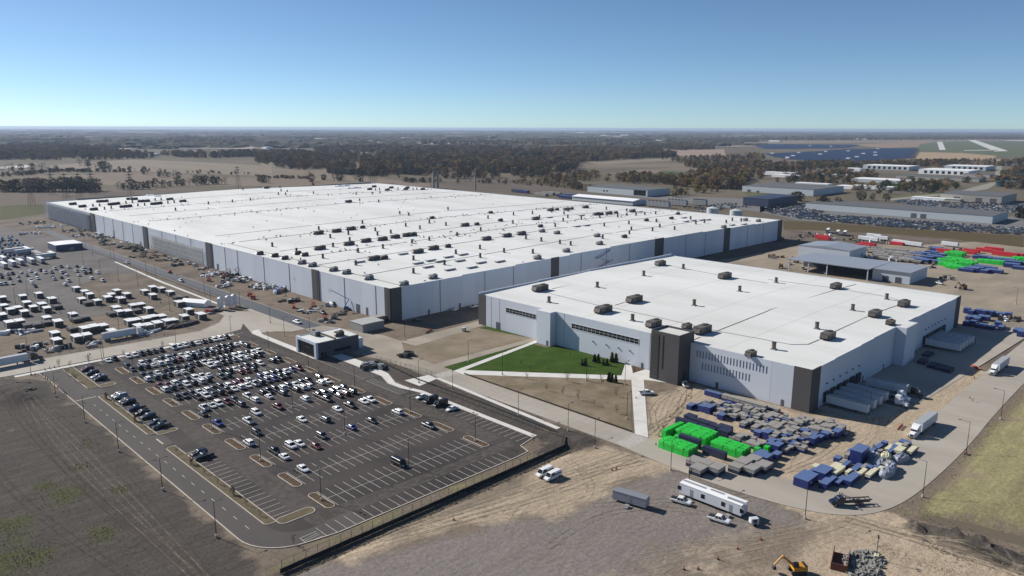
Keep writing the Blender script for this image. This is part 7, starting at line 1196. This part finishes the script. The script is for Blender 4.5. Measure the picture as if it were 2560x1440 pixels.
for i, (x, y, h) in enumerate([(236.3,195.8,3),(237,194.5,3.4),(243.9,195.2,3.6),(244.4,193.6,4),(243,189.8,2.8),(243.8,188.4,3.2),(249.3,190,4.4),(249.9,188.3,4.2),(228.1,175,4),(228.5,173.8,3.6),(228.7,172.2,3.4)]):
    t = thing('spruce', 'small dark spruce %s, %s from the left' % ('on the lawn' if i < 8 else 'at the path corner', ordinal(i+1 if i < 8 else i-7)), 'tree', (x, y, .02), i, 'small spruces by the lawn'); t.scale = (h,)*3; link('trunk', SPRUCE[0], t); link('crown', SPRUCE[1], t)
# dry grass and weeds: tufts on the near soil
b = MB(); rr = random.Random(3)
def tufts(name, lab, pts, mtl, hh=(.15, .5)):
    b = MB()
    for x, y in pts:
        h = rr.uniform(*hh); a = rr.random()*3.14; w = h*.55
        for k in (0, 1.6): b.add([(x-w*math.cos(a+k), y-w*math.sin(a+k), -.05), (x+w*math.cos(a+k), y+w*math.sin(a+k), -.05), (x+w*.5*math.cos(a+k)+rr.uniform(-.1, .1), y+w*.5*math.sin(a+k), h), (x-w*.5*math.cos(a+k), y-w*.5*math.sin(a+k), h)], [(0, 1, 2, 3)])
    tag(link(name, b.mesh(name, mtl, fix=False)), lab, None, None, 'stuff')
pts = []
for (x, y, r) in [(47.3,219,7),(47.8,191,5),(32.1,210.5,8),(29.1,188.8,9),(33.7,191.2,5),(61.9,253,4),(45,229.4,4),(55.7,236.8,4),(58.9,212.5,3),(28.4,198.7,8)]: pts += [(x+rr.gauss(0, r*.5), y+rr.gauss(0, r*.6)) for k in range(int(26*r))]
tufts('grass', 'green weed patches on the dark soil at the lower left', pts, LEAF['olive'], (.06, .16))
tufts('grass', 'sparse dry weeds over the rough soil at the lower left', [(rr.uniform(22, 69), rr.uniform(150, 330)) for k in range(1100)], LEAF['brown'], (.06, .16))
tufts('grass', 'dry weeds along the bank at the lower right', [(rr.uniform(196, 340), 57.5-abs(rr.gauss(0, 14))) for k in range(1500)], LEAF['gold'], (.05, .18))
tufts('grass', 'yellow weeds along the dirt track at the bottom right', [((179.6,43.2)[0]+rr.gauss(-1, 1.6), rr.uniform(28, 56)) for k in range(420)], LEAF['gold'], (.05, .16))
# ---- woods that read as masses (scattered instances)
def gn_tree(name, mesh_pair):
    o = bpy.data.objects.new(name, joined([('t', mesh_pair[0]), ('c', mesh_pair[1])], name)); return o
PROTO = [gn_tree('wood_tree', t[1]) for t in TREES]
def wood(lab, pts, pal, hs, seed, name='woodland'):
    r = np.random.RandomState(seed); n_ = len(pts)
    for pi in sorted(set(pal)): pass
    me = bpy.data.meshes.new(name); me.from_pydata([(x, y, -.45) for x, y in pts], [], [])
    a = me.attributes.new('size', 'FLOAT', 'POINT'); a.data.foreach_set('value', r.uniform(hs[0], hs[1], n_).astype(np.float32)); a = me.attributes.new('kind', 'INT', 'POINT'); a.data.foreach_set('value', r.randint(0, len(pal), n_).astype(np.int32)); a = me.attributes.new('turn', 'FLOAT', 'POINT'); a.data.foreach_set('value', (r.rand(n_)*6.28).astype(np.float32))
    o = tag(link(name, me), lab, None, None, 'stuff'); ng = bpy.data.node_groups.new('scatter', 'GeometryNodeTree'); ng.interface.new_socket('Geometry', in_out='INPUT', socket_type='NodeSocketGeometry'); ng.interface.new_socket('Geometry', in_out='OUTPUT', socket_type='NodeSocketGeometry')
    N = ng.nodes; L = ng.links; gi = N.new('NodeGroupInput'); go = N.new('NodeGroupOutput'); ip = N.new('GeometryNodeInstanceOnPoints'); g2 = N.new('GeometryNodeGeometryToInstance')
    for k in pal:
        oi = N.new('GeometryNodeObjectInfo'); oi.inputs['Object'].default_value = PROTO[k]; oi.inputs['As Instance'].default_value = True; L.new(oi.outputs['Geometry'], g2.inputs[0])
    jn = N.new('GeometryNodeJoinGeometry')
    for k in reversed(pal):
        oi = N.new('GeometryNodeObjectInfo'); oi.inputs['Object'].default_value = PROTO[k]; oi.inputs['As Instance'].default_value = True; L.new(oi.outputs['Geometry'], jn.inputs[0])
    def at(nm, ty): q = N.new('GeometryNodeInputNamedAttribute'); q.data_type = ty; q.inputs[0].default_value = nm; return q.outputs[0]
    L.new(gi.outputs[0], ip.inputs['Points']); L.new(jn.outputs[0], ip.inputs['Instance']); ip.inputs['Pick Instance'].default_value = True; L.new(at('kind', 'INT'), ip.inputs['Instance Index']); L.new(at('size', 'FLOAT'), ip.inputs['Scale'])
    cx = N.new('ShaderNodeCombineXYZ'); L.new(at('turn', 'FLOAT'), cx.inputs[2]); e2 = N.new('FunctionNodeEulerToRotation'); L.new(cx.outputs[0], e2.inputs[0]); L.new(e2.outputs[0], ip.inputs['Rotation']); L.new(ip.outputs[0], go.inputs[0])
    for q in list(N):
        if q.type == 'GEOMETRY_TO_INSTANCE': N.remove(q)
    md = o.modifiers.new('scatter', 'NODES'); md.node_group = ng; return o
def fill(poly, step, seed, keep=.85, jit=.8):
    r = np.random.RandomState(seed); xs = [p[0] for p in poly]; ys_ = [p[1] for p in poly]; X, Y = np.meshgrid(np.arange(min(xs), max(xs), step), np.arange(min(ys_), max(ys_), step)); X = X.ravel()+r.uniform(-jit, jit, X.size)*step; Y = Y.ravel()+r.uniform(-jit, jit, Y.size)*step
    ok = inside(X, Y, poly) & (fbm(X*.008, Y*.008, seed % 50)+r.rand(X.size)*.25 > .775-keep*.3); return list(zip(X[ok].tolist(), Y[ok].tolist()))
MIX = [0, 1, 8, 2, 5, 3, 8, 7]; AUT = [3, 8, 7, 0]
for i, (lab, poly, step, pal, hs) in enumerate((
    ('dark wood behind the factory roof, left part', [(882.4,1330.3),(1162.4,1750.4),(1442.7,1922.2),(2193.1,2210.6),(1086.6,1095),(963.1,1124.7),(993.9,1361.6)], 13, MIX, (13, 22)), ('dark wood behind the factory roof, right part', [(1069,1077.3),(2193.1,2210.6),(2892.1,2428.5),(2883.4,2010.7),(2339.9,1519.7),(1717.8,1464.2),(1462.2,1239.4),(1150.7,1071.9)], 14, MIX, (13, 22)),
    ('rust coloured wood behind the pale plant', [(1122.6,904.7),(1243.1,887.8),(1228.7,808.6),(1361,848.1),(1510.3,822.6),(1382.6,730.1),(1147.9,624.9),(1118.2,686.5),(1141.4,750.7),(1123.8,846.6)], 9.5, AUT, (11, 19)), ('wood strip before the pink field', [(3127.9,2338.7),(4441.7,2858.4),(3365.1,1965.8),(3047.6,1959.4)], 20, MIX, (13, 20)), ('left wood band beyond the fields', [(525.3,2703.3),(796.4,4068.8),(1002.7,4274.3),(1165.5,3779.9),(952.5,2986.3),(938.7,2600.6),(831.8,2521.2),(656.4,2591.7)], 17, MIX, (14, 24)),
    ('thin tree belt left of the centre', [(1019.8,2823.2),(1386.9,2804.6),(1215.8,2460.3),(1005.5,2414.9)], 17, MIX, (13, 22)), ('far left wood near the horizon', [(932.2,4753),(1250.1,6353.8),(1727.4,6245),(1355.9,4555)], 40, MIX, (16, 24)), ('far wood left of the centre', [(1547,4538),(2948.9,7410.2),(3257.7,6568.8),(2013.7,4065.7)], 44, MIX, (16, 24)), ('tree belt left of the big wood', [(996.4,2018.9),(1344.9,2720),(1534.1,2746.9),(1248.2,2011.3),(1039.3,1586.4),(913.4,1649.3)], 16, MIX, (13, 20)), ('scattered wood beyond the big wood', [(1237.8,2218.4),(1903.7,3202.1),(2313.7,3484.9),(2392.7,2911.4),(3801.6,3832.2),(2229.5,2247.3),(1461.1,1946.6),(1186.6,1790.6)], 24, MIX, (13, 20)),
    ('tree belt behind the industrial buildings', [(2088.3,1076),(2259,861.8),(2911.8,589.6),(2520,508.7),(2024.5,771.3),(1598.9,822.1)], 15, [0, 1, 3, 8], (9, 15)), ('trees between pale plant and long shed', [(1764,1138.1),(2164.5,1115.6),(1411.6,703.9),(1503.8,867)], 16, [0, 1, 3, 8, 2], (10, 16)), ('wood right of the pale plant', [(1007.7,994.3),(1339.8,1094.1),(1181.1,943.8),(1020.2,887.1)], 16, [3, 2, 8, 7], (7, 14)), ('trees along the road at the right edge', [(1779.5,403.9),(2492,502.9),(1493.6,296.6),(1514.1,335.9)], 14, [0, 3, 8, 1], (9, 16)), ('far wood right of the centre', [(3252.3,3278.4),(4572.9,4609.8),(5827.3,4670.3),(5281.7,3647.8),(3613.1,2745.5),(3044.5,2708.1)], 40, MIX, (14, 20)), ('far wood at the right', [(5281.7,3647.8),(7584.6,3927.9),(11559.6,2376.2),(9209.6,1890.7),(6111.3,3091),(4447.7,2694.5)], 46, MIX, (14, 22)), ('tree rows round the staff houses', [(2109.1,1438),(2728.2,1408.1),(2386.7,1202.5),(1882.1,1188.2)], 22, MIX, (9, 15)), ('hedge beyond the tan fields', [(629,1900.2),(756,1535.1),(730.7,1484.2),(605.8,1831)], 24, [0, 8, 2], (4, 8)), ('hedge along the lower tan field', [(730.7,1484.2),(776.3,1341.1),(758.1,1309.8),(707,1436.5)], 7, [0, 8, 1], (3, 7)), ('hedge across the middle fields', [(916.6,1512.4),(944.9,1366.4),(924.5,1175.4),(903,1148.2),(907,1326.1),(884.3,1459.3)], 7, [0, 8, 1, 6], (5, 13)), ('hedge line in the left fields', [(350.8,1824.7),(496.8,1971.5),(599.2,1836.9),(583,1788),(478.7,1901.3),(336.7,1753.2)], 9, [0, 8, 1], (3, 9)), ('trees along the pale field edge behind the factory', [(862.6,1169.7),(989.2,996.8),(965.8,963),(836.9,1135)], 9, [2, 8, 0], (4, 10)), ('scattered trees between the right hand halls', [(1284.9,522.3),(1561,477.9),(1514.4,384.9),(1257.3,360.6),(1130.6,423.8)], 17, [0, 1, 3, 4], (7, 13)), ('scattered trees round the white halls', [(1536,762.1),(1815.8,713.8),(1562.7,536.2),(1362,575.7),(1356,663.9)], 17, [0, 1, 3, 8], (7, 13)), ('brush behind the pale plant', [(1019.7,1027.6),(1027.5,829.5),(963.3,794.2),(960.4,967.9)], 11, [3, 8, 2, 7], (2, 6)))):
    pts = fill(poly, step, 100+i); wood(lab, pts, pal, hs, 200+i)
# distant woods: rough canopies up to the horizon
def clear_of_airfield(x, y):
    f_ = .689418*x+.69414*y+20.3; px = 1280+1888.5*(.709975*x-.70422*y-.3)/f_; py = 720-1888.5*(.14366*x+.149144*y-95.9)/f_; return not (px > 1840 and py > 344.5) and py < 372
def canopy(b, cx, cy, lx, ly, h, r):
    """rough roof of a wood, lx across the view, ly deep"""
    nx_, ny_ = 14, 3; base = len(b.v)
    for j in range(ny_+1):
        for i in range(nx_+1):
            ed = i in (0, nx_) or j in (0, ny_); u = (i/nx_-.5)*lx*r.uniform(.95, 1.05); v = (j/ny_-.5)*ly*r.uniform(.6, 1.3); b.v.append((cx+.71*u+.69*v, cy-.704*u+.7*v, -.4 if ed and r.random() < .75 else h*r.uniform(.55, 1.2)))
    for j in range(ny_):
        for i in range(nx_): k = base+j*(nx_+1)+i; b.f.append((k, k+1, k+nx_+2, k+nx_+1)); b.m.append(0)
m_can = mat('distant_canopy', sm((66, 66, 52)), .95, var=.8, scale=.004, col2=sm((96, 88, 70)), spec=.05)
b = MB(); r3 = random.Random(21)
for k in range(620):
    d = 3300*(10 ** (r3.random()*.9)); an = R(r3.uniform(4, 86)); w = d*r3.uniform(.02, .14)
    if clear_of_airfield(d*math.cos(an), d*math.sin(an)): canopy(b, d*math.cos(an), d*math.sin(an), w, d*r3.uniform(.012, .05), r3.uniform(11, 20), r3)
tag(link('distant_forest', b.mesh('distant_forest', m_can, fix=False)), 'broken belts of far woods running to the horizon', None, None, 'stuff')
b = MB()
for k in range(520):
    d = 3300*(10 ** (r3.random()*.86)); an = R(r3.uniform(4, 86)); w = d*r3.uniform(.04, .15); v = d*r3.uniform(.015, .05); x, y = d*math.cos(an), d*math.sin(an); z_ = -.38+k*.005
    if clear_of_airfield(x, y): b.add([(x+.71*p*w/2+.69*q*v/2, y-.704*p*w/2+.7*q*v/2, z_) for p, q in ((-1, -1), (1, -1), (1, 1), (-1, 1))], [(0, 1, 2, 3)], k % 3)
struct('far_fields', b.mesh('far_fields', [mat('far_field_a', sm((176, 166, 156)), .95), mat('far_field_b', sm((146, 132, 116)), .95), mat('far_field_c', sm((116, 106, 88)), .95)], fix=False))
# ---- buildings beyond
m_pale = mat('pale_cladding', sm((188, 194, 196)), .6); m_droof = mat('dark_roof', sm((92, 92, 92)), .8); m_nvb = mat('navy_cladding', sm((48, 58, 84)), .6); m_bg = mat('beige_cladding', sm((168, 162, 150)), .7); m_teal = mat('teal_cladding', sm((70, 110, 116)), .6)
def fbuild(lab, x0, x1, y0, y1, h, mw, mr, doors=(), wins=()): return shed('industrial_building', lab, x0, x1, y0, y1, h, mw, mr, .25, 'y', doors, 'building', wins)
fbuild('long low shed with white front and dark flat roof among packed cars', 925, 990, 208, 412, 8.2, m_pale, m_droof, [('x', 276, 6, 5), ('x', 286, 6, 5)]); fbuild('pale wide factory with dark roof behind the long low shed', 1115, 1226, 486, 602, 9.6, m_pale, m_droof, [('x', 590, 6, 4), ('x', 575, 5, 3)]); fbuild('pale plant with dark glazed end right behind the factory', 925, 985, 650, 764, 9.4, m_pale, m_droof, [], [('x', 664, 22, 1, 8.6), ('x', 725, 3, 3, 5), ('x', 731, 3, 3, 5)]); fbuild('navy blue block behind the round tanks', 917, 1000, 457, 493, 10, m_nvb, m_nvb); fbuild('grey shed with three pale roller doors at the right', 1180, 1262, 258, 333, 10.2, m_bg, m_droof, [('x', 268, 8, 7), ('x', 285, 8, 7), ('x', 312, 8, 7)])
fbuild('white apartment block before the solar farm, front one', 1865, 1960, 476, 577, 10, m_white, m_cap, [], [('x', 490+12*k, 6, 2, 8) for k in range(7)]); fbuild('long white apartment block left of the front one', 1985, 2060, 636, 745, 10, m_pale, m_cap, [], [('x', 645+12*k, 6, 2, 8) for k in range(8)]); fbuild('white apartment block behind the front one', 2118, 2200, 505, 596, 10, m_pale, m_cap, [], [('x', 515+12*k, 6, 2, 8) for k in range(6)])
FB = [(1485.4,518,60,120,6,0),(1653.3,477.5,50,150,6,1),(1555.2,322.7,40,60,9,4),(1569.4,769.7,30,70,6,2),(1508.5,719.8,30,60,5,2),(1605.7,663.3,26,60,5,2),(1828.4,702.6,20,24,8,2),(1327.5,584.2,20,60,4,2),(1291.8,510.1,30,30,5,2),(1318.8,479.6,25,70,5,2),(1811.1,447.6,30,50,7,1),(1928.4,410.4,30,40,6,3),(1166.3,336.3,18,60,4,2),(1160.5,311.9,14,20,4,3),(5812.7,2888.6,60,90,10,2),(7691.2,3342.7,60,90,9,2),(7737.5,3150.4,60,70,9,1),(7871.6,3065.5,60,90,10,2),(7725.3,2922.1,50,60,8,2),(8430,2712,40,40,8,2),(7836.6,3251.5,40,40,8,2),(13344.8,2820.6,60,60,9,2),(2491.7,540.9,16,30,6,3),(1889.8,733.6,20,26,6,2)]
FN = ['low pale hall', 'long dark roofed hall', 'white building', 'beige building', 'teal building']; cnt = {}
for x, y, w, l, h, k in FB:
    cnt[k] = cnt.get(k, 0)+1; fbuild('%s far at the right, %s of its kind' % (FN[k], ordinal(cnt[k])), x, x+w, y-l/2, y+l/2, h, [m_pale, m_bg, m_white, m_bg, m_teal][k], [m_cap, m_droof, m_cap, m_droof, m_teal][k])
for i, (x, y) in enumerate(sorted([(890.3,2641.3),(975.9,2757.7),(1599.2,2397.7),(1724.7,2656.8),(1323.9,1466.3),(1344.9,1420.8),(5933.5,6500.2),(6392.1,6717.3),(13307.9,11219.7),(6756.1,6043.6),(3272.5,3403.5),(1665.2,4088.2),(2389,4654.9),(8031.9,6371.1),(8979.2,6476.1),(8355.2,4686.9),(8974.6,4811.8),(8626.7,5005),(3813.2,3007),(4982.9,3404.3),(1702.4,3359.7),(1606.3,2958.7),(6534.1,4230.6),(8755.4,6588.5),(4233.2,5661.9)], key=imgx)): d = math.hypot(x, y); fbuild('small white building far out in the country, %s from the left' % ordinal(i+1), x, x+d*.009, y-d*.006, y+d*.006, 6+d*.0006, m_white, m_white)
tb = MB(); tb.box(0, 30, 0, 104, 0, 5.4); tr_ = MB(); tr_.prof([(-1, 5.4), (15, 7.6), (31, 5.4)], -1, 105, 'y'); place([('walls', tb.mesh('walls', m_pale)), ('roof', tr_.mesh('roof', m_white))], 'white_hall', 'long white roofed hall right behind the factory roof', 'building', (805, 588, 0))
def tank(px, r, h, lab):
    a = MB(); a.cyl((0, 0, 0), (0, 0, h), r, n=24); c = MB(); c.cyl((0, 0, h), (0, 0, h+r*.25), r*1.02, r*.1, n=24); d = MB(); d.cyl((r*.8, 0, h), (r*.8, 0, h+1.4), .15, n=5); place([('shell', a.mesh('shell', m_pale)), ('dome', c.mesh('dome', m_pale)), ('vent', d.mesh('vent', m_galv))], 'round_tank', lab, 'tank', (px[0], px[1], -.2))
tank((781, 457), 6.8, 8.5, 'left of two round pale tanks behind the factory roof'); tank((786, 430), 6.8, 7.5, 'right of two round pale tanks behind the factory roof')
for i, (x, y, l) in enumerate(((812, 538, 34), (846, 534, 30), (870, 520, 20))):
    t = thing('cooling_tower', 'grey louvred cooling unit row behind the factory, %s from the left' % ordinal(i+1), 'cooling tower', (x, y, 0), 0, 'cooling units behind the factory')
    for k in range(6): b = MB(); b.box(0, 5, k*l/6, (k+1)*l/6-.3, .8, 7); o = link('cell', b.mesh('cell', m_galv), t); f = MB(); f.cyl((2.5, (k+.5)*l/6, 7), (2.5, (k+.5)*l/6, 8), 1.6, n=10); link('fan', f.mesh('fan', m_unit2), o)
def chimney(px, h, r, lab): a = MB(); a.cyl((0, 0, 0), (0, 0, h), r, r*.9, n=12); c = MB(); c.cyl((0, 0, h), (0, 0, h+.8), r*1.15, n=12); place([('shaft', a.mesh('shaft', mat('chimney_grey', sm((140, 138, 134)), .8))), ('rim', c.mesh('rim', m_droof))], 'chimney', lab, 'chimney', (px[0], px[1], -.3))
chimney((799, 990), 28, 1.7, 'left of the twin grey chimneys behind the factory'); chimney((803.5, 985), 28, 1.7, 'right of the twin grey chimneys behind the factory'); chimney((822, 912), 28, 1.3, 'single grey mast chimney right of the twin ones')
# teal and dark trailers behind the factory
for i, (x, y) in enumerate([(823.6,768.8),(844.1,773.5),(851.9,766.3),(829.8,728.8),(844.7,726.3),(840.7,707.7),(840.8,696.6),(819.7,716.1),(824.2,701.2),(843.4,836.5),(842.4,824.6)]): crate(x-3, x+3, y-12, y+12, 4, ['navy', 'blue', 'navy'][i % 3] if i > 2 else 'allgrey', 'storage_trailer', 'storage trailer in the row behind the factory, %s from the left' % ordinal([3, 4, 5, 6, 8, 10, 11, 7, 9, 1, 2][i]), 'trailer', 'storage trailers behind the factory')
# pylons
def pylon_spec(h):
    lg = MB(); 
    for sx in (-1, 1):
        for sy in (-1, 1): lg.cyl((sx*h*.085, sy*h*.085, 0), (sx*.4, sy*.4, h), .22, .12, n=4)
    for k in range(7):
        z0, z1 = h*k/8, h*(k+1)/8; w0, w1 = h*.085*(1-k/8)+.2, h*.085*(1-(k+1)/8)+.2
        for s in (-1, 1): lg.cyl((-w0, s*w0, z0), (w1, s*w1, z1), .08, n=3, caps=False); lg.cyl((s*w0, -w0, z0), (s*w1, w1, z1), .08, n=3, caps=False)
    sp = [('tower', lg.mesh('tower', m_fence, fix=False))]
    for k, w in ((.72, 7), (.83, 9), (.94, 6)): a = MB(); a.prof([(-w, h*k), (0, h*k-.5), (w, h*k), (0, h*k+.9)], -.25, .25, 'y'); sp.append(('crossarm', a.mesh('crossarm', m_fence)))
    return sp
PY = pylon_spec(36)
for i, (x, y) in enumerate([(245.2,1117.7),(304.8,1263.4),(301.1,1179.8),(314.6,1167.3),(562.3,1207),(387.9,1186.7),(349.7,1233.5),(795.7,1168.9),(809.3,1174.3),(789.4,1247.1),(949.9,1083.3),(952.6,1044.3),(1009.8,1067)]): place(PY, 'pylon', 'grey lattice power pylon behind the factory, %s from the left' % ordinal([1, 2, 3, 4, 7, 6, 5, 9, 10, 8, 11, 12, 13][i]), 'pylon', (x, y, -.45), .3, 'power pylons behind the factory')
b1 = MB(); b1.box(-2, 2, -1.5, 1.5, .3, 3); b2 = MB(); b2.cyl((0, 0, 2.5), (16, 0, 22), .5, .25, n=5); b3 = MB(); b3.cyl((0, 0, 3), (-3, 0, 26), .35, .2, n=5); b4 = MB(); b4.box(-3, 3, -2, 2, 0, .29); x, y = (689.5,1188.2)
place([('cab', b1.mesh('cab', m_lred)), ('boom', b2.mesh('boom', m_lred)), ('mast', b3.mesh('mast', m_lred)), ('tracks', b4.mesh('tracks', m_chas))], 'crawler_crane', 'red crawler crane in the field behind the factory roof', 'crane', (x, y, -.4), 2.2)
# packed cars round the long low shed
sp = []
def carfill(poly, step, rz, keep=.8):
    xs = [p[0] for p in poly]; ys_ = [p[1] for p in poly]; X, Y = np.meshgrid(np.arange(min(xs), max(xs), step[0]), np.arange(min(ys_), max(ys_), step[1])); ok = inside(X.ravel(), Y.ravel(), poly)
    for x, y in zip(X.ravel()[ok], Y.ravel()[ok]):
        if RND.random() < keep and not (922 < x < 993 and 204 < y < 416): sp.append((x+RND.uniform(-.6, .6), y+RND.uniform(-.6, .6), rz+RND.uniform(-.1, .1), RND.choice([0, 1, 1, 2, 2, 6, 1, 4])))
carfill([(875.9,367.1),(894.5,311.3),(899.7,194.9),(910.4,176.1),(847.2,163.1),(816.6,256.2),(813.5,371.7),(888.9,401.9)], (7, 3.6), 0, .72); carfill([(1125.6,378.1),(1208.6,351.5),(1196.2,235.2),(1079.6,211.1),(1068.5,233.6),(1037.7,300.3)], (9, 4), 0, .7); carfill([(960.1,484.9),(969.6,417.8),(901.5,378.1),(824.7,376.9),(856.9,431.9)], (8, 4), 0, .6); carfill([(1389.8,449.7),(1466.4,428.8),(1316.8,383.9),(1256.2,399.7)], (12, 6), 0, .6); carfill([(822.6,527.7),(928.2,514.6),(920.8,470.3),(803.6,481.8)], (9, 5), 0, .5)
car_mass('parked_cars', 'dense lots of parked cars round the long low shed', sp)
# ---------------------------------------------------------------- the air
b = MB(); b.box(-46000, 46000, -46000, 46000, -1.5, 105)
me = b.mesh('haze', []); hm = bpy.data.materials.new('haze'); hm.use_nodes = True; nt = hm.node_tree
nt.nodes.remove(nt.nodes['Principled BSDF']); pv = nt.nodes.new('ShaderNodeVolumePrincipled')
pv.inputs['Color'].default_value = (.6, .74, .97, 1); pv.inputs['Density'].default_value = 4.4e-5; pv.inputs['Anisotropy'].default_value = .2
nt.links.new(pv.outputs[0], nt.nodes['Material Output'].inputs['Volume']); me.materials.append(hm)
tag(link('haze', me), 'thin blue haze over the distant farmland', None, None, 'stuff')
